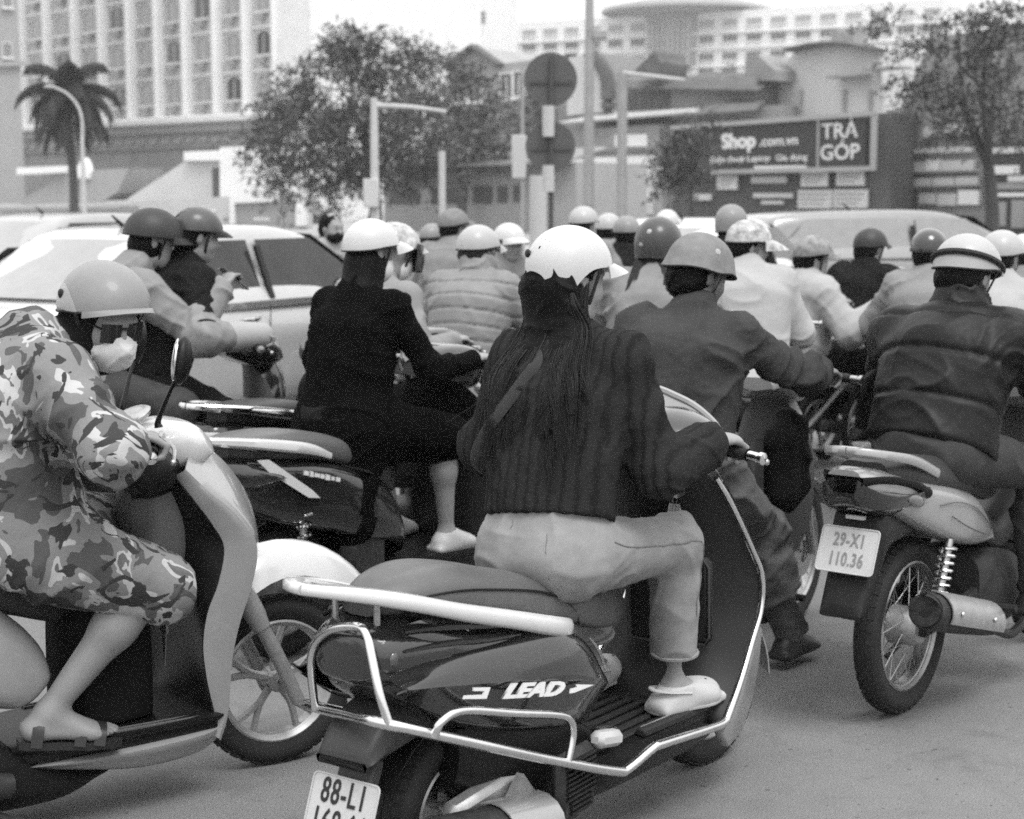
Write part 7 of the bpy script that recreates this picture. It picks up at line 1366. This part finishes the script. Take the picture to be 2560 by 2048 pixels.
# --- long white building with a drum in the middle
FF = Fac(1240, 300, 2350, 262); S = building('white_civic_building', FF, 'long hazy white building with rows of windows and a round drum roof'); P = lambda u, v: FF.p(u, v)
a, b = P(1260, 52), P(2350, 20); slab('wall', S, 0, FF.len, 0, P(1500, 45)[1], 0, 30, wall_white)  # white wall colour also makes up for the thin haze
x0, x1 = P(1625, 60)[0], P(1735, 60)[0]; xc = (x0 + x1) / 2; rz = P(1680, 30)[1]
m = MB(); m.lathe([(.1, rz + 2.2), (9, rz + 2.0), (14, rz + .9), (14.2, rz + .3), (7.6, rz - .6), (7.4, rz - 9)], (xc, 6, 0), 'z', 40); m.build('drum_roof', wall_grey, S)
for r, v in enumerate((60, 98, 142, 178)):
    for k in range(19):
        x = 2.5 + k * (FF.len - 5) / 18
        if abs(x - xc) < 4.5: continue
        z = P(1680, v)[1]; window(S, WP, x, z - .9, 2.6, 1.25, -.05, False, win_pale if r == 0 else win_glass, False, 2)
    z = P(1680, v)[1]; slab('floor_band', S, 0, FF.len, z - 2.0, z - 1.7, -.5, -.004, wall_white)
for k in range(9): x = xc - 3.6 + k * .9; slab('drum_mullion', S, x - .09, x + .09, rz - 9, rz - 1.2, -1.75, -1.5, wall_pale)
# --- old houses in the middle
FM = Fac(1090, 100, 1480, 94); S = building('gabled_house', FM, 'old house with a pointed gable beside the big tree'); P = lambda u, v: FM.p(u, v)
poly('wall', S, [P(1120, 660), P(1120, 165), P(1190, 118), P(1255, 160), P(1330, 150), P(1510, 133), P(1510, 660)], 0, 9, wall_grey)
for (ua, va), (ub, vb) in (((1118, 168), (1190, 116)), ((1190, 116), (1258, 165))): a, b = P(ua, va), P(ub, vb); MB().bar([(a[0], -.2, a[1]), ((a[0] + b[0]) / 2, -.2, (a[1] + b[1]) / 2), (b[0], -.2, b[1])], [.35] * 3, [.14] * 3).build('verge', roof_tile, S)
for u, v in ((1150, 260), (1190, 255), (1270, 250), (1300, 245), (1430, 200), (1450, 260)): x, z = P(u, v); window(S, WP, x, z, 1.0, 1.5, -.05, False, win_glass, False)
poly('ledge', S, [P(1130, 300), P(1130, 292), P(1320, 285), P(1320, 293)], -.5, .49, wall_pale)
FT = Fac(1420, 92, 2050, 84); S = building('tiled_house', FT, 'old tiled roofs and a curved gable right of the round signs'); P = lambda u, v: FT.p(u, v)
poly('wall', S, [P(1425, 660), P(1425, 290), P(1960, 262), P(1960, 660)], 0, 8, wall_mid)
poly('curved_gable', S, [P(1430, 290), P(1430, 150), P(1485, 130), P(1512, 165), P(1532, 200), P(1538, 280)], -.5, .5, wall_pale); MB().bar([(*[P(u, v)[0]], -.55, P(u, v)[1]) for u, v in ((1486, 130), (1512, 158), (1530, 190), (1534, 235), (1534, 280))], [.3] * 5, [.32] * 5).build('gable_coping', roof_tile, S)
poly('upper_wall', S, [P(1535, 290), P(1535, 200), P(1880, 190), P(1880, 280)], .3, 5, wall_mid)
def slope(name, S, a, b, c, d, y0, y1, mat):                # roof plane between an eave line a-b (y0) and a ridge line d-c (y1)
    m = MB(); m.sheet(np.array([[np.array((a[0], y0, a[1])) * (1 - s) * (1 - t) + np.array((b[0], y0, b[1])) * s * (1 - t) + np.array((c[0], y1, c[1])) * s * t + np.array((d[0], y1, d[1])) * (1 - s) * t for s in np.linspace(0, 1, 8)] for t in np.linspace(0, 1, 4)]), .12)
    o = m.build(name, mat, S, smooth=False)
    for k in range(24): s = k / 23; e = np.array((a[0], y0 - .02, a[1])) * (1 - s) + np.array((b[0], y0 - .02, b[1])) * s; r_ = np.array((d[0], y1, d[1])) * (1 - s) + np.array((c[0], y1, c[1])) * s; MB().tube([e + (0, -.02, .04), r_ + (0, -.02, .04)], .07, 5, smooth=False).build('tile_row', mat, o)
    return o
slope('roof', S, P(1450, 315), P(1780, 288), P(1850, 250), P(1560, 262), -2.2, 2.5, roof_pale)
slope('roof', S, P(1620, 225), P(1900, 232), P(1890, 180), P(1690, 175), -.5, 3.5, roof_tile)
slope('roof', S, P(1740, 300), P(1940, 286), P(1900, 255), P(1830, 250), -2.6, .5, roof_tile)
poly('dormer', S, [P(1600, 190), P(1640, 150), P(1660, 130), P(1675, 160), P(1670, 190)], -1, 3, roof_tile)
for u in (1570, 1610, 1650): x, z = P(u, 270); slab('shutter', S, x - .4, x + .4, z - .2, z + 1.0, .2, .3, wall_dark)
poly('shop_front', S, [P(1425, 660), P(1425, 330), P(1690, 312), P(1690, 660)], -1.5, 1.4, wall_grey)
poly('shop_fascia', S, [P(1440, 385), P(1440, 330), P(1690, 314), P(1690, 375)], -1.75, .24, wall_mid)
for u, v, w, h, mt in ((1580, 340, 80, 28, wall_white), (1440, 400, 75, 60, wall_white), (1520, 395, 60, 70, wall_white), (1590, 392, 90, 50, wall_white), (1430, 455, 90, 55, wall_mid), (1550, 470, 110, 24, wall_white), (1560, 505, 110, 30, wall_pale), (1660, 400, 30, 80, wall_pale)):
    a, b = P(u, v), P(u + w, v + h); poly('shop_board', S, [(a[0], a[1]), (b[0], a[1]), (b[0], b[1]), (a[0], b[1])], -1.62 - (.2 if v < 390 else 0), .1, mt)
FU = Fac(1920, 88, 2320, 80); S = building('arched_hall', FU, 'pale hall with a shallow curved roof behind the billboard'); P = lambda u, v: FU.p(u, v)
poly('wall', S, [P(1930, 660), P(1950, 180)] + [P(1990 + 15 * k, 124 - 16 * math.sin(k / 14 * math.pi)) for k in range(15)] + [P(2230, 660)], 0, 12, wall_pale)
MB().bar([(P(1985 + 16 * k, 126 - 17 * math.sin(k / 14 * math.pi))[0], -.3, P(1985 + 16 * k, 126 - 17 * math.sin(k / 14 * math.pi))[1]) for k in range(15)], [.5] * 15, [.1] * 15, 2).build('roof_edge', roof_tile, S)
for u in (2042, 2085): a, b = P(u, 112), P(u + 16, 72); poly('chimney', S, [a, (a[0], b[1]), b, (b[0], a[1])], 1, 1, wall_mid)
poly('lean_to', S, [P(1912, 205), P(1915, 150), P(1945, 140), P(1990, 180), P(1990, 205)], -1.5, 3, wall_mid)
for u, v, w in ((2100, 198, 80), (2190, 180, 90)): a, b = P(u, v), P(u + w, v - 6); poly('canopy', S, [a, (a[0], a[1] + .12), (b[0], b[1] + .12), b], -1, 1, wall_mid)
for u in (2002, 2110, 2175): a, b = P(u, 278), P(u + 7, 225); poly('drain_pipe', S, [a, (a[0], b[1]), b, (b[0], a[1])], -.2, .19, wall_grey)
# --- phone shop with its billboard
FP = Fac(1685, 60, 2225, 55); S = building('phone_shop', FP, 'phone shop with a dark billboard reading Shop.com.vn and TRẢ GÓP'); P = lambda u, v: FP.p(u, v)
board = M('dark_billboard_vinyl', .03, .6, var=.08, vs=.5)
poly('wall', S, [P(1690, 680), P(1690, 320), P(2225, 282), P(2225, 680)], 0, 8, wall_dark)
bb = poly('billboard', S, [P(1700, 428), P(1700, 318), P(2180, 285), P(2180, 422)], -.5, .45, board)
def frame(S, pts, r, mat):
    for i in range(len(pts)): a, b = pts[i], pts[(i + 1) % len(pts)]; MB().bar([(a[0], -.54, a[1]), ((a[0] + b[0]) / 2, -.54, (a[1] + b[1]) / 2), (b[0], -.54, b[1])] if abs(b[0] - a[0]) > .5 else [(a[0], -.54, a[1]), (a[0] + .001, -.54, (a[1] + b[1]) / 2), (b[0] + .002, -.54, b[1])], [.06] * 3, [r] * 3).build('billboard_frame', mat, S)
for u in (2062, 2195): a, b = P(u, 424), P(u + (7 if u < 2100 else 18), 286); poly('billboard_frame', S, [a, (a[0], b[1]), b, (b[0], a[1])], -.6, .09, wall_grey)
for (ua, va), (ub, vb) in (((1700, 320), (2210, 284)), ((1800, 430), (2210, 420))): a, b = P(ua, va), P(ub, vb); poly('billboard_frame', S, [(a[0], a[1] - .09), (a[0], a[1] + .06), (b[0], b[1] + .06), (b[0], b[1] - .09)], -.62, .1, wall_grey)
s = 56.5 / FPX; dz = 0.05
def wr(t, u, v, px, sx=1.0, bold=.012): x, z = P(u, v); return text('sign_lettering', t, px * s, white_ink, bb, (x, -.53, z), (1, 0, .045), (0, 0, 1), sx=sx, extr=.015, bold=bold)
wr('Shop', 1866, 355, 50, 1.0, .03); wr('.com.vn', 1966, 354, 34, 1.05, .008); wr('TRẢ', 2118, 330, 52, 1.0, .008); wr('GÓP', 2118, 383, 52, 1.0, .008)
wr('Điện thoại', 1838, 400, 22, 1.05, .003); wr('Laptop', 1916, 397, 22, 1.1, .003); wr('Gia dụng', 1998, 395, 22, 1.1, .003)
for u, v, w, h, mt in ((1905, 416, 130, 7, white_ink), (1800, 440, 50, 34, white_ink), (1885, 441, 88, 17, wall_pale), (2010, 430, 66, 36, white_ink), (2098, 428, 68, 36, white_ink), (1890, 483, 98, 12, wall_pale), (1910, 502, 55, 9, wall_pale), (2002, 475, 84, 46, wall_pale), (2090, 474, 84, 46, wall_pale), (1735, 485, 50, 16, wall_pale)):
    a, b = P(u, v), P(u + w, v + h); poly('shop_board', S, [(a[0], a[1]), (b[0], a[1]), (b[0], b[1]), (a[0], b[1])], -.2 - (.34 if v < 425 else 0), .12, mt)
    if h > 30:
        for k in range(3): zz = a[1] + (b[1] - a[1]) * (.25 + .25 * k); poly('board_line', S, [(a[0] + .08, zz - .02), (b[0] - .12 - .1 * k, zz - .02), (b[0] - .12 - .1 * k, zz + .02), (a[0] + .08, zz + .02)], -.215, .012, wall_grey)
# --- the shop to its right, and the dark one at the edge
FQ = Fac(2215, 58, 2490, 53); S = building('sign_covered_shop', FQ, 'narrow grey shop covered in pale sign boards'); P = lambda u, v: FQ.p(u, v)
poly('wall', S, [P(2215, 680), P(2215, 275), P(2490, 255), P(2490, 680)], 0, 8, wall_mid)
poly('upper_floor', S, [P(2216, 276), P(2300, 90), P(2560, 60), P(2560, 256)], .5, 6, wall_mid)
a, b = P(2215, 320), P(2262, 288); poly('dark_window', S, [a, (a[0], b[1]), b, (b[0], a[1])], -.06, .05, win_glass)
for u, v, w, h, mt in ((2262, 372, 180, 8, wall_pale), (2258, 374, 16, 16, wall_white), (2270, 405, 55, 24, wall_pale), (2328, 400, 30, 26, wall_white), (2362, 402, 85, 24, wall_pale), (2255, 447, 45, 20, wall_pale), (2305, 446, 34, 20, wall_pale), (2345, 445, 52, 20, wall_pale), (2402, 443, 55, 20, wall_pale), (2310, 484, 40, 26, wall_pale), (2356, 484, 46, 30, wall_pale), (2408, 476, 50, 36, wall_white), (2320, 318, 120, 20, wall_pale)):
    a, b = P(u, v), P(u + w, v + h); poly('sign_board', S, [(a[0], a[1]), (b[0], a[1]), (b[0], b[1]), (a[0], b[1])], -.2, .15, mt)
for v in (434, 470): a, b = P(2245, v), P(2470, v - 6); poly('sign_rail', S, [a, (a[0], a[1] + .05), (b[0], b[1] + .05), b], -.26, .05, wall_grey)
FR_ = Fac(2462, 50, 2720, 47); S = building('dark_shop', FR_, 'black fronted shop with pale strips of lettering at the right edge'); P = lambda u, v: FR_.p(u, v)
poly('wall', S, [P(2462, 690), P(2462, 360), P(2720, 345), P(2720, 690)], 0, 8, board); poly('upper_wall', S, [P(2440, 362), P(2440, 70), P(2720, 40), P(2720, 346)], .4, 7, wall_mid)
for u, v, w, h, mt in ((2478, 370, 90, 12, wall_pale), (2475, 415, 75, 20, white_ink), (2525, 440, 80, 14, wall_pale), (2478, 458, 90, 16, wall_mid), (2478, 482, 90, 10, white_ink), (2500, 505, 18, 60, wall_mid), (2535, 500, 30, 70, wall_mid)):
    a, b = P(u, v), P(u + w, v + h); poly('sign_strip', S, [(a[0], a[1]), (b[0], a[1]), (b[0], b[1]), (a[0], b[1])], -.1, .09, mt)
FV = Fac(1080, 74, 1440, 70); S = building('low_shop_row', FV, 'row of low shops with dark openings behind the signal mast'); P = lambda u, v: FV.p(u, v)
poly('wall', S, [P(960, 690), P(960, 420), P(1440, 405), P(1440, 690)], 0, 6, wall_grey); slope('roof', S, P(950, 425), P(1440, 410), P(1420, 370), P(970, 390), -1, 3, wall_mid)
for u, v, w, h in ((1080, 470, 14, 40), (1115, 468, 52, 40), (1185, 466, 46, 42), (1245, 466, 24, 40), (1285, 464, 22, 40), (980, 480, 70, 30)): a, b = P(u, v), P(u + w, v + h); poly('shop_opening', S, [(a[0], a[1]), (b[0], a[1]), (b[0], b[1]), (a[0], b[1])], -.08, .07, wall_dark)
for u, w in ((1150, 30), (1195, 40), (1240, 40), (1282, 36)): a, b = P(u, 432), P(u + w, 443); poly('fascia_letters', S, [(a[0], a[1]), (b[0], a[1]), (b[0], b[1]), (a[0], b[1])], -.1, .09, wall_mid)
# pavement in front of the shops, kerb
m = MB(); m.box((0, 90, .05), (140, 44, .07)); tag(m.build('pavement', M('pavement_concrete', .3, .85, var=.1, vs=1.5), None, smooth=False), kind='structure')
# ------------------------------------------------------------------ hazy air
m = MB(); m.box((20, 190, 34.5), (330, 245, 35.6)); hz = m.build('haze', None, None, smooth=False); tag(hz, kind='stuff'); hm = bpy.data.materials.new('haze_air'); hm.use_nodes = True; t = hm.node_tree; t.nodes.remove(t.nodes['Principled BSDF'])
pv = t.nodes.new('ShaderNodeVolumePrincipled'); pv.inputs['Color'].default_value = (.95, .95, .95, 1); pv.inputs['Density'].default_value = .0006; pv.inputs['Anisotropy'].default_value = .2; t.links.new(pv.outputs[0], t.nodes['Material Output'].inputs['Volume']); hz.data.materials.append(hm)
SC.cycles.volume_bounces = 1
